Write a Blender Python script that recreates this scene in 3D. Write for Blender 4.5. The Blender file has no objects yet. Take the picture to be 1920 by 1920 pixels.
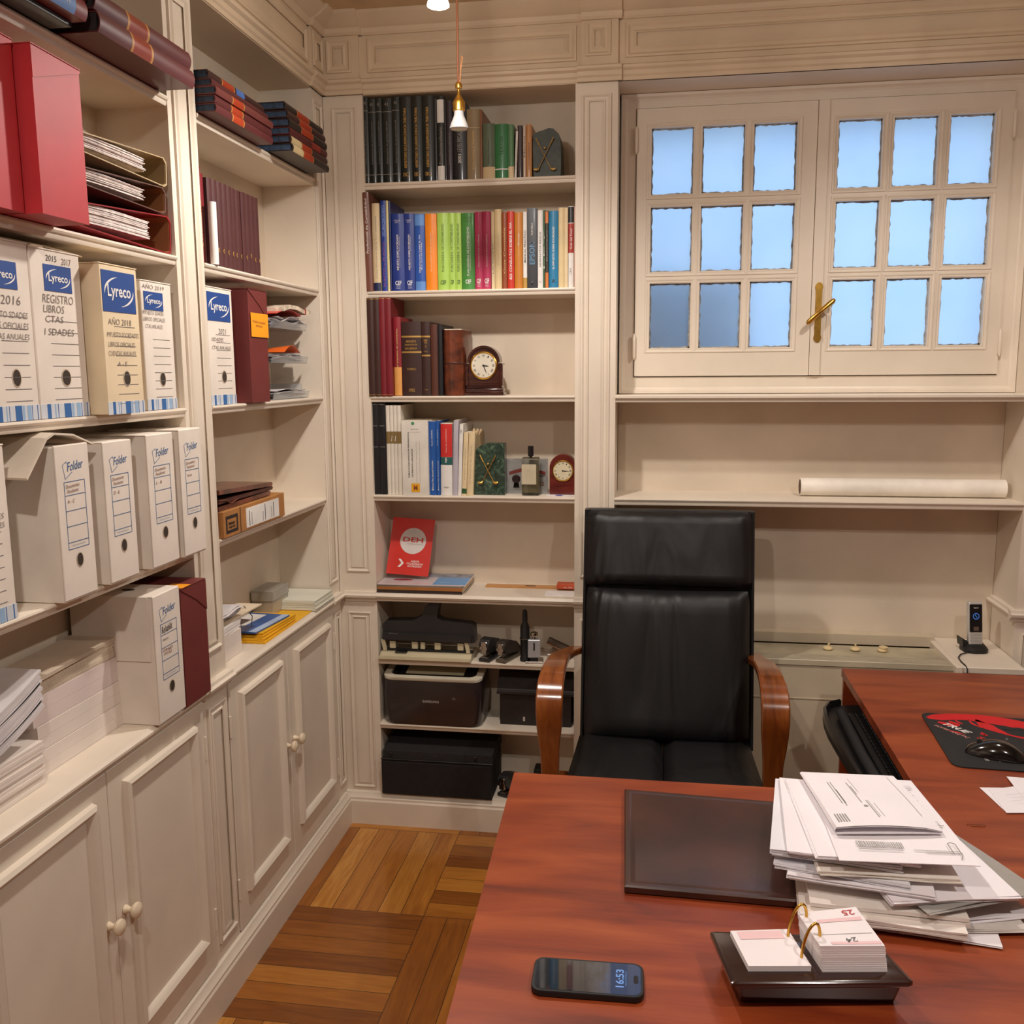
import bpy, bmesh, math, random
from mathutils import Vector, Matrix, Euler
random.seed(7)
C = bpy.context.scene.collection
R = math.radians
V = Vector

# ---------------------------------------------------------------- camera
cam_d = bpy.data.cameras.new('camera'); cam = bpy.data.objects.new('camera', cam_d); C.objects.link(cam)
cam_d.sensor_width = 36; cam_d.sensor_fit = 'HORIZONTAL'; cam_d.lens = 1755.0/1920*36; cam_d.clip_start = .02
_f = V((-.15149,.97719,-.14884)).normalized(); _r = V((.98834,.15212,-.00722)); _r = (_r-_f*_r.dot(_f)).normalized(); _u = _r.cross(_f)
cam.matrix_world = Matrix(((_r.x,_u.x,-_f.x,1.1238),(_r.y,_u.y,-_f.y,-3.1706),(_r.z,_u.z,-_f.z,1.66),(0,0,0,1)))
bpy.context.scene.camera = cam

# ---------------------------------------------------------------- world, lights, exposure
W = bpy.data.worlds.new('world'); bpy.context.scene.world = W; W.use_nodes = True
W.node_tree.nodes['Background'].inputs[0].default_value = (.47,.70,1,1)
W.node_tree.nodes['Background'].inputs[1].default_value = 1.33
VS = bpy.context.scene.view_settings
VS.view_transform = 'Standard'; VS.look = 'None'; VS.gamma = 1; VS.use_curve_mapping = False
VS.exposure = .10
WARM = (1,.93,.865)
def lamp(name, loc, power, size=.03, ang=165, rot=(0,0,0), col=WARM):
    l = bpy.data.lights.new(name, 'SPOT'); l.energy = power; l.shadow_soft_size = size; l.color = col
    l.spot_size = R(ang); l.spot_blend = .5
    g = bpy.data.lights.new(name, 'POINT'); g.energy = power*.19; g.shadow_soft_size = .03; g.color = col; go = bpy.data.objects.new(name, g); go.location = loc; C.objects.link(go)
    o = bpy.data.objects.new(name, l); o.location = loc; o.rotation_euler = rot; C.objects.link(o); return o
lamp('bulb_light', (.607,-.90,2.478), 38)
lamp('bulb_light', (1.95,-.80,2.535), 27)
lamp('bulb_light', (.62,-2.75,2.62), 44)
lamp('bulb_light', (2.05,-2.55,2.62), 42)

# ---------------------------------------------------------------- helpers
def lin(c): return tuple((x/255/12.92 if x/255 <= .04045 else ((x/255+.055)/1.055)**2.4) for x in c)
class NT:
    def __init__(s, m): s.t = m.node_tree; s.n = s.t.nodes
    def new(s, typ, **k):
        n = s.n.new(typ)
        for a, v in k.items(): setattr(n, a, v)
        return n
    def link(s, a, b): s.t.links.new(a, b)
    def math(s, op, a, b=None, c=None):
        n = s.n.new('ShaderNodeMath'); n.operation = op
        for i, x in enumerate((a, b, c)):
            if x is None: continue
            if isinstance(x, (int, float)): n.inputs[i].default_value = x
            else: s.t.links.new(x, n.inputs[i])
        return n.outputs[0]
    def ramp(s, fac, stops):
        n = s.n.new('ShaderNodeValToRGB'); e = n.color_ramp.elements
        while len(e) < len(stops): e.new(.5)
        for i, (p, c) in enumerate(stops): e[i].position = p; e[i].color = (*lin(c), 1)
        s.t.links.new(fac, n.inputs[0]); return n.outputs[0]
def bsdf(m): return m.node_tree.nodes['Principled BSDF']
MC = {}
def mat(name, rgb, rough=.5, metal=0, var=.06, vs=9, bump=0, bs=120, coat=0, spec=.5, trans=0, alpha=1, emit=0):
    k = name
    if k in MC: return MC[k]
    m = bpy.data.materials.new(name); m.use_nodes = True; MC[k] = m; t = NT(m); p = bsdf(m)
    c = lin(rgb); p.inputs['Roughness'].default_value = rough; p.inputs['Metallic'].default_value = metal
    p.inputs['Specular IOR Level'].default_value = spec; p.inputs['Coat Weight'].default_value = coat; p.inputs['Coat Roughness'].default_value = .1
    p.inputs['Transmission Weight'].default_value = trans; p.inputs['Alpha'].default_value = alpha
    if emit: p.inputs['Emission Color'].default_value = (*c,1); p.inputs['Emission Strength'].default_value = emit
    co = t.new('ShaderNodeTexCoord').outputs['Object']
    nz = t.new('ShaderNodeTexNoise'); nz.inputs['Scale'].default_value = vs; nz.inputs['Detail'].default_value = 4; t.link(co, nz.inputs['Vector'])
    a = tuple(min(255, x*(1-var)) for x in rgb); b_ = tuple(min(255, x*(1+var)) for x in rgb)
    t.link(t.ramp(nz.outputs['Fac'], [(.3, a), (.7, b_)]), p.inputs['Base Color'])
    if bump:
        n2 = t.new('ShaderNodeTexNoise'); n2.inputs['Scale'].default_value = bs; n2.inputs['Detail'].default_value = 3; t.link(co, n2.inputs['Vector'])
        bp = t.new('ShaderNodeBump'); bp.inputs['Strength'].default_value = bump; bp.inputs['Distance'].default_value = .002
        t.link(n2.outputs['Fac'], bp.inputs['Height']); t.link(bp.outputs[0], p.inputs['Normal'])
    return m
def wood(name, stops, scale=(1,12,12), rough=.35, coat=.3, bump=.05, ns=3.0, axis=None):
    m = bpy.data.materials.new(name); m.use_nodes = True; MC[name] = m; t = NT(m); p = bsdf(m)
    co = t.new('ShaderNodeTexCoord').outputs['Object']
    mp = t.new('ShaderNodeMapping'); mp.inputs['Scale'].default_value = scale; t.link(co, mp.inputs[0])
    n1 = t.new('ShaderNodeTexNoise'); n1.inputs['Scale'].default_value = ns; n1.inputs['Detail'].default_value = 6; n1.inputs['Distortion'].default_value = .8; t.link(mp.outputs[0], n1.inputs[0])
    t.link(t.ramp(n1.outputs['Fac'], stops), p.inputs['Base Color'])
    p.inputs['Roughness'].default_value = rough; p.inputs['Coat Weight'].default_value = coat; p.inputs['Coat Roughness'].default_value = .12
    if bump:
        bp = t.new('ShaderNodeBump'); bp.inputs['Strength'].default_value = bump; bp.inputs['Distance'].default_value = .001
        t.link(n1.outputs['Fac'], bp.inputs['Height']); t.link(bp.outputs[0], p.inputs['Normal'])
    return m

OFF = {}
class MB:
    def __init__(s): s.v = []; s.f = []; s.m = []; s.mi = 0
    def add(s, vs, fs):
        n = len(s.v); s.v += [tuple(x) for x in vs]; s.f += [tuple(i+n for i in f) for f in fs]; s.m += [s.mi]*len(fs); return s
    def box(s, x0,x1,y0,y1,z0,z1, bev=0, seg=2, M=None):
        vs = [V((x,y,z)) for x in (x0,x1) for y in (y0,y1) for z in (z0,z1)]
        fs = [(0,1,3,2),(4,6,7,5),(0,4,5,1),(2,3,7,6),(0,2,6,4),(1,5,7,3)]
        if bev:
            bm = bmesh.new(); bv = [bm.verts.new(x) for x in vs]
            for f in fs: bm.faces.new([bv[i] for i in f])
            bmesh.ops.bevel(bm, geom=bm.edges[:], offset=bev, segments=seg, affect='EDGES', profile=.5)
            bm.verts.index_update(); vs = [v.co.copy() for v in bm.verts]; fs = [tuple(v.index for v in f.verts) for f in bm.faces]; bm.free()
        if M: vs = [M @ x for x in vs]
        return s.add(vs, fs)
    def prism(s, pts, f, t0, t1):
        n = len(pts); vs = [f(a,b,t0) for a,b in pts]+[f(a,b,t1) for a,b in pts]
        return s.add(vs, [tuple(range(n))[::-1], tuple(range(n,2*n))]+[(i,(i+1)%n,n+(i+1)%n,n+i) for i in range(n)])
    def ring(s, f, u0,u1,v0,v1, prof, closed=False):
        vs = []; fs = []
        for i,h in prof: vs += [f(u0+i,v0+i,h), f(u1-i,v0+i,h), f(u1-i,v1-i,h), f(u0+i,v1-i,h)]
        for k in range(len(prof)-1):
            for j in range(4): a=4*k+j; b=4*k+(j+1)%4; fs.append((a,b,b+4,a+4))
        return s.add(vs, fs)
    def grid(s, rows, close=False):
        nr = len(rows); nc = len(rows[0]); vs = [p for r in rows for p in r]
        fs = [(r*nc+c, r*nc+(c+1)%nc, (r+1)*nc+(c+1)%nc, (r+1)*nc+c) for r in range(nr-1) for c in range(nc if close else nc-1)]
        return s.add(vs, fs)
    def caps(s, ring0, ring1): s.add(ring0, [tuple(range(len(ring0)))[::-1]]); return s.add(ring1, [tuple(range(len(ring1)))])
    def tube(s, pts, r, seg=8, cap=True):
        pts = [V(p) for p in pts]; rows = []
        up = V((0,0,1)); prev = None
        for i, p in enumerate(pts):
            d = (pts[min(i+1,len(pts)-1)]-pts[max(i-1,0)]).normalized()
            a = prev if prev is not None else (up if abs(d.z) < .9 else V((1,0,0)))
            x = (a-d*a.dot(d)).normalized(); y = d.cross(x); prev = x
            rr = r[i] if isinstance(r, (list,tuple)) else r
            rows.append([p+x*rr*math.cos(2*math.pi*k/seg)+y*rr*math.sin(2*math.pi*k/seg) for k in range(seg)])
        s.grid(rows, True)
        if cap: s.caps(rows[0], rows[-1])
        return s
    def lathe(s, prof, c=(0,0,0), seg=24, M=None):
        c = V(c); rows = []
        for r,z in prof: rows.append([c+V((r*math.cos(2*math.pi*k/seg), r*math.sin(2*math.pi*k/seg), z)) for k in range(seg)])
        if M: rows = [[M @ p for p in q] for q in rows]
        s.grid(rows, True); return s.caps(rows[0], rows[-1])
    def sweep(s, pts, wvec, th, wid=None):
        # rectangular section: width along wvec, thickness in the path plane
        pts = [V(p) for p in pts]; wv = V(wvec); rows = []
        for i,p in enumerate(pts):
            d = (pts[min(i+1,len(pts)-1)]-pts[max(i-1,0)]).normalized(); n = d.cross(wv).normalized()
            t = th[i] if isinstance(th,(list,tuple)) else th; w = (wid[i] if isinstance(wid,(list,tuple)) else (wid or wv.length))/2; wn = wv.normalized(); e = min(.004, t*.3)
            sec = [(-w,-t/2+e),(-w,t/2-e),(-w+e,t/2),(w-e,t/2),(w,t/2-e),(w,-t/2+e),(w-e,-t/2),(-w+e,-t/2)]
            rows.append([p+wn*a+n*b for a,b in sec])
        s.grid(rows, True); return s.caps(rows[0], rows[-1])
    def xf(s, M): s.v = [tuple(M @ V(x)) for x in s.v]; return s
    def build(s, name, m, parent=None, loc=None, smooth=None, rot=None, sub=0):
        off = OFF.get(parent, V((0,0,0))) if parent else V(loc or (0,0,0))
        if loc is not None and rot is not None: off = V((0,0,0))
        me = bpy.data.meshes.new(name)
        me.from_pydata([tuple(V(x)-off) for x in s.v], [], s.f)
        ms = m if isinstance(m, (list,tuple)) else [m]
        for x in ms: me.materials.append(x)
        if len(ms) > 1: me.polygons.foreach_set('material_index', s.m)
        bm = bmesh.new(); bm.from_mesh(me); bmesh.ops.remove_doubles(bm, verts=bm.verts, dist=1e-5); bmesh.ops.recalc_face_normals(bm, faces=bm.faces); bm.to_mesh(me); bm.free()
        if smooth is not None:
            me.polygons.foreach_set('use_smooth', [True]*len(me.polygons)); me.set_sharp_from_angle(angle=R(smooth))
        o = bpy.data.objects.new(name, me); C.objects.link(o)
        if parent: o.parent = parent; OFF[o] = off
        elif loc is not None:
            o.location = loc
            if rot is not None: o.rotation_euler = rot; OFF[o] = V((0,0,0))
            else: OFF[o] = V(loc)
        if sub:
            md = o.modifiers.new('subdivision', 'SUBSURF'); md.levels = sub; md.render_levels = sub
        return o
def tag(o, label=None, cat=None, group=None, kind=None):
    if label: o['label'] = label
    if cat: o['category'] = cat
    if group: o['group'] = group
    if kind: o['kind'] = kind
    return o
def thing(name, label, cat, loc=(0,0,0), rot=(0,0,0), group=None, local=False):
    o = bpy.data.objects.new(name, None); C.objects.link(o); o.location = loc; o.rotation_euler = rot; o.empty_display_size = .05
    OFF[o] = V((0,0,0)) if local else V(loc)
    return tag(o, label, cat, group)
TX = []
def text(body, parent, c, r, u, W=None, H=None, m=None, name='lettering', bold=0, shear=0):
    TX.append((body, parent, V(c)-OFF.get(parent, V((0,0,0))), V(r), V(u), W, H, m, name, bold, shear))
def flush_text():
    tmp = []
    for t in TX:
        key = (t[0], t[9], t[10])
        if key in [k for k,_ in tmp]: continue
        cu = bpy.data.curves.new('t', 'FONT'); cu.body = t[0]; cu.align_x = 'CENTER'; cu.resolution_u = 2; cu.offset = t[9]; cu.shear = t[10]; cu.space_line = .95
        o = bpy.data.objects.new('t', cu); C.objects.link(o); tmp.append((key, o))
    bpy.context.view_layer.update(); dg = bpy.context.evaluated_depsgraph_get(); got = {}
    for key, o in tmp:
        me = bpy.data.meshes.new_from_object(o.evaluated_get(dg)); got[key] = ([v.co.copy() for v in me.vertices], [tuple(p.vertices) for p in me.polygons])
        cu = o.data; bpy.data.objects.remove(o); bpy.data.curves.remove(cu); bpy.data.meshes.remove(me)
    for body, parent, c, r, u, Wd, Hd, m, name, bold, shear in TX:
        vs, fs = got[(body, bold, shear)]
        if not vs: continue
        x0 = min(v.x for v in vs); x1 = max(v.x for v in vs); y0 = min(v.y for v in vs); y1 = max(v.y for v in vs)
        sx = Wd/(x1-x0) if Wd else None; sy = Hd/(y1-y0) if Hd else None
        sx = sx or sy; sy = sy or sx; r_ = r.normalized(); u_ = u.normalized()
        me = bpy.data.meshes.new(name)
        me.from_pydata([tuple(c+r_*(v.x-(x0+x1)/2)*sx+u_*(v.y-(y0+y1)/2)*sy) for v in vs], [], fs); me.materials.append(m)
        o = bpy.data.objects.new(name, me); C.objects.link(o); o.parent = parent

# ---------------------------------------------------------------- shared materials
PAINT = mat('cream_paint', (226,213,195), .42, var=.025, vs=5, bump=.08, bs=35)
PAINT2 = mat('cream_paint_dull', (220,204,183), .6, var=.04, vs=4, bump=.05, bs=40)
FRIEZE = mat('cream_paint_frieze', (216,195,166), .5, var=.04, vs=4, bump=.08, bs=35)
BRASS = mat('brass', (205,160,75), .28, 1, var=.08, vs=40)
BLACKP = mat('black_plastic', (24,23,23), .42, var=.1)
WHITEPAPER = mat('white_paper', (236,230,226), .8, var=.02)
CARD = mat('white_cardboard', (226,215,202), .8, var=.03, vs=12, bump=.05, bs=90)
PAGES = mat('page_block', (226,214,190), .85, var=.06, vs=60)
GOLD = mat('gilt', (212,170,92), .4, .6, var=.05)
INKBLUE = mat('blue_ink', (70,105,150), .7)
INK = mat('dark_ink', (126,116,108), .8)
DARK = mat('dark_void', (18,14,12), .9)
CHROME = mat('chrome', (200,195,188), .2, 1)

def fb(u, v, h, y0=0): return (u, y0-h, v)          # on the back wall: u = x, v = z, h towards the room
def fl(u, v, h, x0=0): return (x0+h, u, v)          # on the left wall: u = y, v = z
MOULD = [(0,0),(.002,.009),(.008,.012),(.013,.009),(.017,.0045),(.019,0)]
def raised(mb, f, u0,u1,v0,v1, s=1.0):
    mb.ring(f, u0,u1,v0,v1, [(i*s, h*s) for i,h in MOULD])
def recess(mb, f, u0,u1,v0,v1, s=1.0):
    mb.ring(f, u0,u1,v0,v1, [(0,.0005),(.001*s,.005*s),(.006*s,.006*s),(.012*s,.001),(.020*s,.0005),(.026*s,.005*s),(.028*s,.005*s)])

# ================================================================ SETTING
ZA,ZB,ZC,ZD,ZE,ZF,ZG,ZH = 2.29,1.934,1.578,1.231,.877,.632,.387,.121
ZT = 2.57; ZCEIL = 2.815
XL,XR,XP = .138,.849,.985          # tall bookcase opening and pilaster
YQ,YP,YP2,YN = -.107,-.912,-1.050,-1.905   # bays of the side bookcase
DB,DL = .20,-.18; XE = 2.285       # depths, right end of the window alcove
def S(o): return tag(o, kind='structure')

# floor: basket-weave parquet
fm = bpy.data.materials.new('oak_parquet'); fm.use_nodes = True; t = NT(fm); p = bsdf(fm)
co = t.new('ShaderNodeTexCoord').outputs['Object']; sp = t.new('ShaderNodeSeparateXYZ'); t.link(co, sp.inputs[0])
SB = .518
bx = t.math('DIVIDE', t.math('SUBTRACT', sp.outputs[0], .437), SB); by = t.math('DIVIDE', t.math('SUBTRACT', sp.outputs[1], -.575), SB)
ix = t.math('FLOOR', bx); iy = t.math('FLOOR', by)
par = t.math('MODULO', t.math('ADD', t.math('ADD', ix, iy), 100), 2)
fx = t.math('FRACT', bx); fy = t.math('FRACT', by)
def mixf(a, b, k): return t.math('ADD', t.math('MULTIPLY', a, t.math('SUBTRACT', 1, k)), t.math('MULTIPLY', b, k))
across = mixf(fy, fx, par); along = mixf(fx, fy, par)
pl = t.math('MULTIPLY', across, 7); pi_ = t.math('FLOOR', pl); pf = t.math('FRACT', pl)
cv = t.new('ShaderNodeCombineXYZ'); t.link(t.math('ADD', ix, t.math('MULTIPLY', pi_, 13.7)), cv.inputs[0]); t.link(iy, cv.inputs[1]); t.link(pi_, cv.inputs[2])
wn = t.new('ShaderNodeTexWhiteNoise'); t.link(cv.outputs[0], wn.inputs[0])
gv = t.new('ShaderNodeCombineXYZ'); t.link(t.math('MULTIPLY', across, 26), gv.inputs[0]); t.link(t.math('MULTIPLY', along, 2.6), gv.inputs[1]); t.link(t.math('MULTIPLY', wn.outputs[0], 37), gv.inputs[2])
g1 = t.new('ShaderNodeTexNoise'); g1.inputs['Scale'].default_value = 1.0; g1.inputs['Detail'].default_value = 5; g1.inputs['Distortion'].default_value = 1.2; t.link(gv.outputs[0], g1.inputs[0])
tone = t.math('ADD', t.math('MULTIPLY', wn.outputs[0], .62), t.math('MULTIPLY', g1.outputs['Fac'], .5))
col = t.ramp(tone, [(.08,(100,52,14)), (.33,(134,76,24)), (.58,(160,96,32)), (.82,(188,124,48)), (1,(214,156,80))])
edge = t.math('MINIMUM', t.math('MINIMUM', pf, t.math('SUBTRACT', 1, pf)), t.math('MULTIPLY', t.math('MINIMUM', along, t.math('SUBTRACT', 1, along)), 7))
gap = t.math('LESS_THAN', edge, .014)
mx = t.new('ShaderNodeMix'); mx.data_type = 'RGBA'; t.link(gap, mx.inputs[0]); t.link(col, mx.inputs[6]); mx.inputs[7].default_value = (.04,.02,.008,1)
t.link(mx.outputs[2], p.inputs['Base Color']); p.inputs['Roughness'].default_value = .33; p.inputs['Coat Weight'].default_value = .25
bp = t.new('ShaderNodeBump'); bp.inputs['Strength'].default_value = .12; bp.inputs['Distance'].default_value = .002; t.link(g1.outputs['Fac'], bp.inputs['Height']); t.link(bp.outputs[0], p.inputs['Normal'])
S(MB().box(-.25,3.4,-4.4,.35,-.05,0).build('floor', fm))
S(MB().box(-.25,3.4,-4.4,.35,ZCEIL,ZCEIL+.05).build('ceiling', mat('ceiling_tan', (196,168,130), .7)))
S(MB().box(-.25,-.2,-4.4,.35,0,ZCEIL).build('wall_left', PAINT2))
w = MB(); w.box(-.2,1.02,.23,.35,0,ZCEIL); w.box(1.02,2.24,.23,.35,0,1.60); w.box(1.02,2.24,.23,.35,2.545,ZCEIL); w.box(2.24,3.4,.23,.35,0,ZCEIL)
S(w.build('wall_back', PAINT2))
S(MB().box(3.3,3.35,-4.4,.35,0,ZCEIL).build('wall_right', mat('wall_umber', (120,100,82), .7)))
S(MB().box(-.25,3.4,-4.4,-4.35,0,ZCEIL).build('wall_rear', mat('wall_umber', (120,100,82), .7)))

# skirting boards (mitred profile)
SK = [(0,0),(.026,0),(.026,.088),(.022,.094),(.022,.101),(.014,.108),(.010,.118),(0,.121)]
sk = MB(); sk.prism(SK, lambda a,b,t: (a, t, b), -4.3, -.02)
S(sk.build('baseboard_left', PAINT, smooth=30))
sk = MB(); sk.prism(SK, lambda a,b,t: (t, -a, b), .0, 1.20)
sk.prism(SK, lambda a,b,t: (t, -a, b), 2.285, 3.3)
S(sk.build('baseboard_back', PAINT, smooth=30))

# frieze and cornice over the shelving
def crown(mb, f, u0, u1, e=0):
    # f(depth, z, along)
    mb.prism([(-.02,2.755),(.006+e,2.755),(.012+e,2.762),(.014+e,2.775),(.030+e,2.782),(.045+e,2.795),(.055+e,2.800),(.062+e,2.806),(.062+e,ZCEIL),(-.02,ZCEIL)], f, u0, u1)
def archi(mb, f, u0, u1, e=0):
    mb.prism([(-.02,2.572),(.004+e,2.572),(.005+e,2.583),(.010+e,2.588),(.012+e,2.600),(.022+e,2.606),(.024+e,2.614),(.014+e,2.619),(-.02,2.619)], f, u0, u1)
FB = lambda a,b,t: (t, -a, b)
FL = lambda a,b,t: (a, t, b)
tb = MB(); tb.box(0,3.3,0,.24,2.57,ZCEIL)
crown(tb, FB, 0, 3.3); archi(tb, FB, 0, 3.3)
for u0,u1 in ((.0,.132),(.868,.985),(2.30,2.42)):
    tb.box(u0,u1,-.010,.01,2.60,2.77); crown(tb, FB, u0, u1+.012, .012); archi(tb, FB, u0-(.012 if u0 else 0), u1+.012, .010)
P1 = lambda u,v,h: fb(u,v,h,-.010)
recess(tb, P1, .022,.108,2.640,2.746); recess(tb, fb, .160,.852,2.638,2.746,1.2); recess(tb, P1, .882,.962,2.648,2.752); recess(tb, fb, 1.008,2.28,2.640,2.746,1.2); recess(tb, fb, 2.45,3.25,2.640,2.746,1.2)
S(tb.build('trim_1', FRIEZE, smooth=25))
tl = MB(); tl.box(-.2,0,-4.35,0,2.57,ZCEIL)
crown(tl, FL, -4.35, 0); archi(tl, FL, -4.35, 0)
P2 = lambda u,v,h: fl(u,v,h,.010)
for u0,u1 in ((-.115,0),(-1.045,-.918),(-2.04,-1.91)):
    tl.box(-.01,.010,u0,u1,2.60,2.77); crown(tl, FL, u0-.012, min(u1+.012,0), .012); archi(tl, FL, u0-.012, min(0,u1+.012), .010)
recess(tl, P2, -.105,-.018,2.640,2.746); recess(tl, fl, -.895,-.135,2.638,2.746,1.2); recess(tl, P2, -1.03,-.93,2.64,2.746); recess(tl, fl, -1.89,-1.07,2.638,2.746,1.2); recess(tl, fl, -4.2,-2.06,2.638,2.746,1.2)
S(tl.build('trim_2', FRIEZE, smooth=25))

# ================================================================ BUILT-IN SHELVING
def shelf_prof(th=.021): return [(-.22,0),(-.22,-th),(-.004,-th),(-.002,-th+.004),(-.002,-.011),(.002,-.009),(.004,-.005),(.003,-.001),(0,0)]
def pilaster(mb, f, u0, u1, z0, z1, zc=ZE):
    s = .75 if u1-u0 < .12 else .9
    for a,b in ((z0,zc-.045),(zc+.045,z1)):
        if b-a > .2:
            mb.ring(f, u0+.016,u1-.016,a+.03,b-.028, [(0,.0005),(.001,.0065*s),(.006*s,.0075*s),(.012*s,.0008),(.020*s,.0005),(.024*s,.0055*s),(.027*s,.0055*s)])
    return mb
def chair_rail(mb, f, u0, u1, e=0, z=ZE):
    mb.prism([(-.01,z-.034),(.004+e,z-.034),(.006+e,z-.026),(.012+e,z-.022),(.020+e,z-.016),(.022+e,z-.008),(.014+e,z-.004),(.012+e,z+.004),(-.01,z+.006)], f, u0, u1)

# --- tall bookcase on the back wall
bc = thing('built_in_bookcase', 'tall narrow cream painted built-in bookcase between the corner and the window, full of coloured books', 'bookcase', (.49,0,0))
m_ = MB(); m_.box(XL-.02,XR+.02,DB,DB+.02,.05,ZT); m_.build('back_panel', PAINT2, bc)
m_ = MB(); m_.box(.001,XL,0,DB,.1,ZT); pilaster(m_, fb, .014,.132,.105,2.565); chair_rail(m_, FB, .02, XL)
m_.build('pilaster', PAINT, bc, smooth=25)
m_ = MB(); m_.box(XR,XP,0,DB,.1,ZT); pilaster(m_, fb, XR+.004,XP-.004,.105,2.565); chair_rail(m_, FB, XR-.002, XP+.004)
m_.build('pilaster', PAINT, bc, smooth=25)
for z in (ZA,ZB,ZC,ZD,ZF,ZG):
    MB().prism([(a,b+z-.0006) for a,b in shelf_prof()], FB, XL, XR).build('shelf', PAINT, bc, smooth=30)
MB().prism([(-.22,ZE),(-.22,ZE-.03),(.004,ZE-.03),(.006,ZE-.022),(.014,ZE-.018),(.018,ZE-.010),(.014,ZE-.004),(.010,ZE)], FB, XL, XR).build('shelf', PAINT, bc, smooth=30)
MB().prism([(-.22,ZH),(-.22,ZH-.021),(.0,ZH-.021),(.004,ZH-.010),(0,ZH)], FB, XL, XR).build('shelf', PAINT, bc, smooth=30)

# --- window alcove shelving
al = thing('alcove_shelving', 'cream painted shelving with one wide open shelf below the window', 'shelving', (1.6,0,0))
MB().box(XP+.001,XE-.001,.215,.23,.05,1.56).build('back_panel', PAINT2, al)
m_ = MB(); m_.box(XE,2.42,0,.23,.0,ZT); pilaster(m_, fb, XE+.004,2.416,.12,2.565); chair_rail(m_, FB, XE-.02, 2.42)
m_.prism([(.0,ZE-.034),(.004,ZE-.034),(.006,ZE-.026),(.012,ZE-.022),(.020,ZE-.016),(.022,ZE-.008),(.014,ZE-.004),(.012,ZE+.004),(.0,ZE+.006)], lambda a,b,t: (XE-a,t,b), -.0, .215)
m_.build('side_pilaster', PAINT, al, smooth=25)
m_ = MB(); m_.box(2.42,3.3,0,.23,0,ZT); chair_rail(m_, FB, 2.42, 3.3); m_.ring(fb, 2.48,3.24,.96,2.5,[(0,.0005),(.001,.008),(.008,.010),(.018,.002),(.03,.001)]); m_.build('wall_panel', PAINT, al, smooth=25)
MB().prism([(a-.0,b+ZC) for a,b in [(-.22,0),(-.22,-.024),(-.004,-.024),(-.002,-.017),(.002,-.014),(.006,-.010),(.006,-.003),(.002,0)]], FB, XP, XE).build('window_board', PAINT, al, smooth=30)
MB().prism([(a,b+ZD) for a,b in shelf_prof(.024)], FB, XP, XE).build('shelf', PAINT, al, smooth=30)

# --- side bookcase (left wall), two bays in view
sb = thing('built_in_bookcase', 'long cream painted built-in bookcase along the left wall, loaded with archive boxes and ledgers', 'bookcase', (-.09,-1,ZE))
MB().box(DL-.018,DL,YN,0,ZE+.001,ZT).build('back_panel', PAINT2, sb)
for y0,y1 in ((YQ,-.001),(YP2,YP),(-2.04,YN)):
    m_ = MB(); m_.box(DL,0,y0,y1,ZE+.001,ZT)
    if y0 != YQ: pilaster(m_, fl, y0+.004,y1-.004,ZE,2.565)
    else: m_.ring(fl, -.100,-.020,.925,2.54, [(0,.0005),(.001,.005),(.005,.006),(.009,.0008),(.016,.0005),(.019,.004),(.021,.004)])
    m_.build('pilaster', PAINT, sb, smooth=25)
FLs = lambda a,b,t: (a, t, b)
for y0,y1 in ((YP,YQ),(YN,YP2)):
    for z in (ZA,ZB,ZC,ZD):
        pr_ = [(max(a,-.18),b+z-.0004) for a,b in shelf_prof()]
        o = MB().prism(pr_, FLs, y0, y1).build('shelf', PAINT, sb, smooth=30)
m_ = MB(); m_.prism([(a*1.0,b) for a,b in [(-.18,ZE),(-.18,ZE-.03),(.006,ZE-.03),(.008,ZE-.024),(.016,ZE-.020),(.022,ZE-.013),(.022,ZE-.008),(.016,ZE-.004),(.013,ZE)]], FLs, -4.3, -.001)
wt = tag(m_.build('worktop', PAINT, None, loc=(-.08,-1.5,ZE), smooth=30), 'long cream painted ledge running on top of the low cupboards', 'worktop')
m_ = MB(); chair_rail(m_, FL, -.12, -.022, .006); m_.build('moulding', PAINT, wt, smooth=25)
m_ = MB(); chair_rail(m_, FL, YP2-.004, YP+.004, .006); m_.build('moulding', PAINT, wt, smooth=25)

KNOB = mat('knob_paint', (232,214,186), .25, var=.02, coat=.4)
def cupboard(y0, y1, label, knobz=.518):
    ym = (y0+y1)/2 + (.0 if y0 < -1.2 else -.012)
    t_ = thing('low_cupboard', label, 'cupboard', (-.08,ym,.121))
    MB().box(DL,-.014,y0,y1,.121,ZE-.03).build('body', DARK, t_)
    for i,(a,b) in enumerate(((y0+.002,ym-.0012),(ym+.0012,y1-.002))):
        m = MB(); m.box(-.014,.005,a,b,.126,ZE-.034,.0015,1)
        raised(m, lambda u,v,h: fl(u,v,h,.005), a+.052, b-.052, .215, .800, 1.35)
        d = m.build('door', PAINT, t_, smooth=25)
        ky = ym-.034 if i == 0 else ym+.030
        k = MB(); Mx = Matrix.Translation((.005,ky,knobz)) @ Matrix.Rotation(R(90),4,'Y')
        k.lathe([(.003,0),(.010,.001),(.0085,.006),(.006,.012),(.0075,.018),(.015,.022),(.0175,.027),(.0165,.032),(.010,.036),(.002,.0375)], seg=20, M=Mx)
        k.build('knob', KNOB, d, smooth=40)
        for hz in (.25,.72):
            yy = a if i == 0 else b
            MB().tube([(.006,yy,hz-.03),(.006,yy,hz+.03)], .004).build('hinge', PAINT, d, smooth=40)
    return t_
cupboard(YP-.006, YQ+.012, 'cream painted two-door low cupboard in the corner, nearest the tall bookcase')
cupboard(YN, YP2-.006, 'cream painted two-door low cupboard under the stacks of white paper, closer to the desk')
cupboard(-2.95, -2.045, 'cream painted low cupboard at the edge of view, left of the other cupboards')
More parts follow.
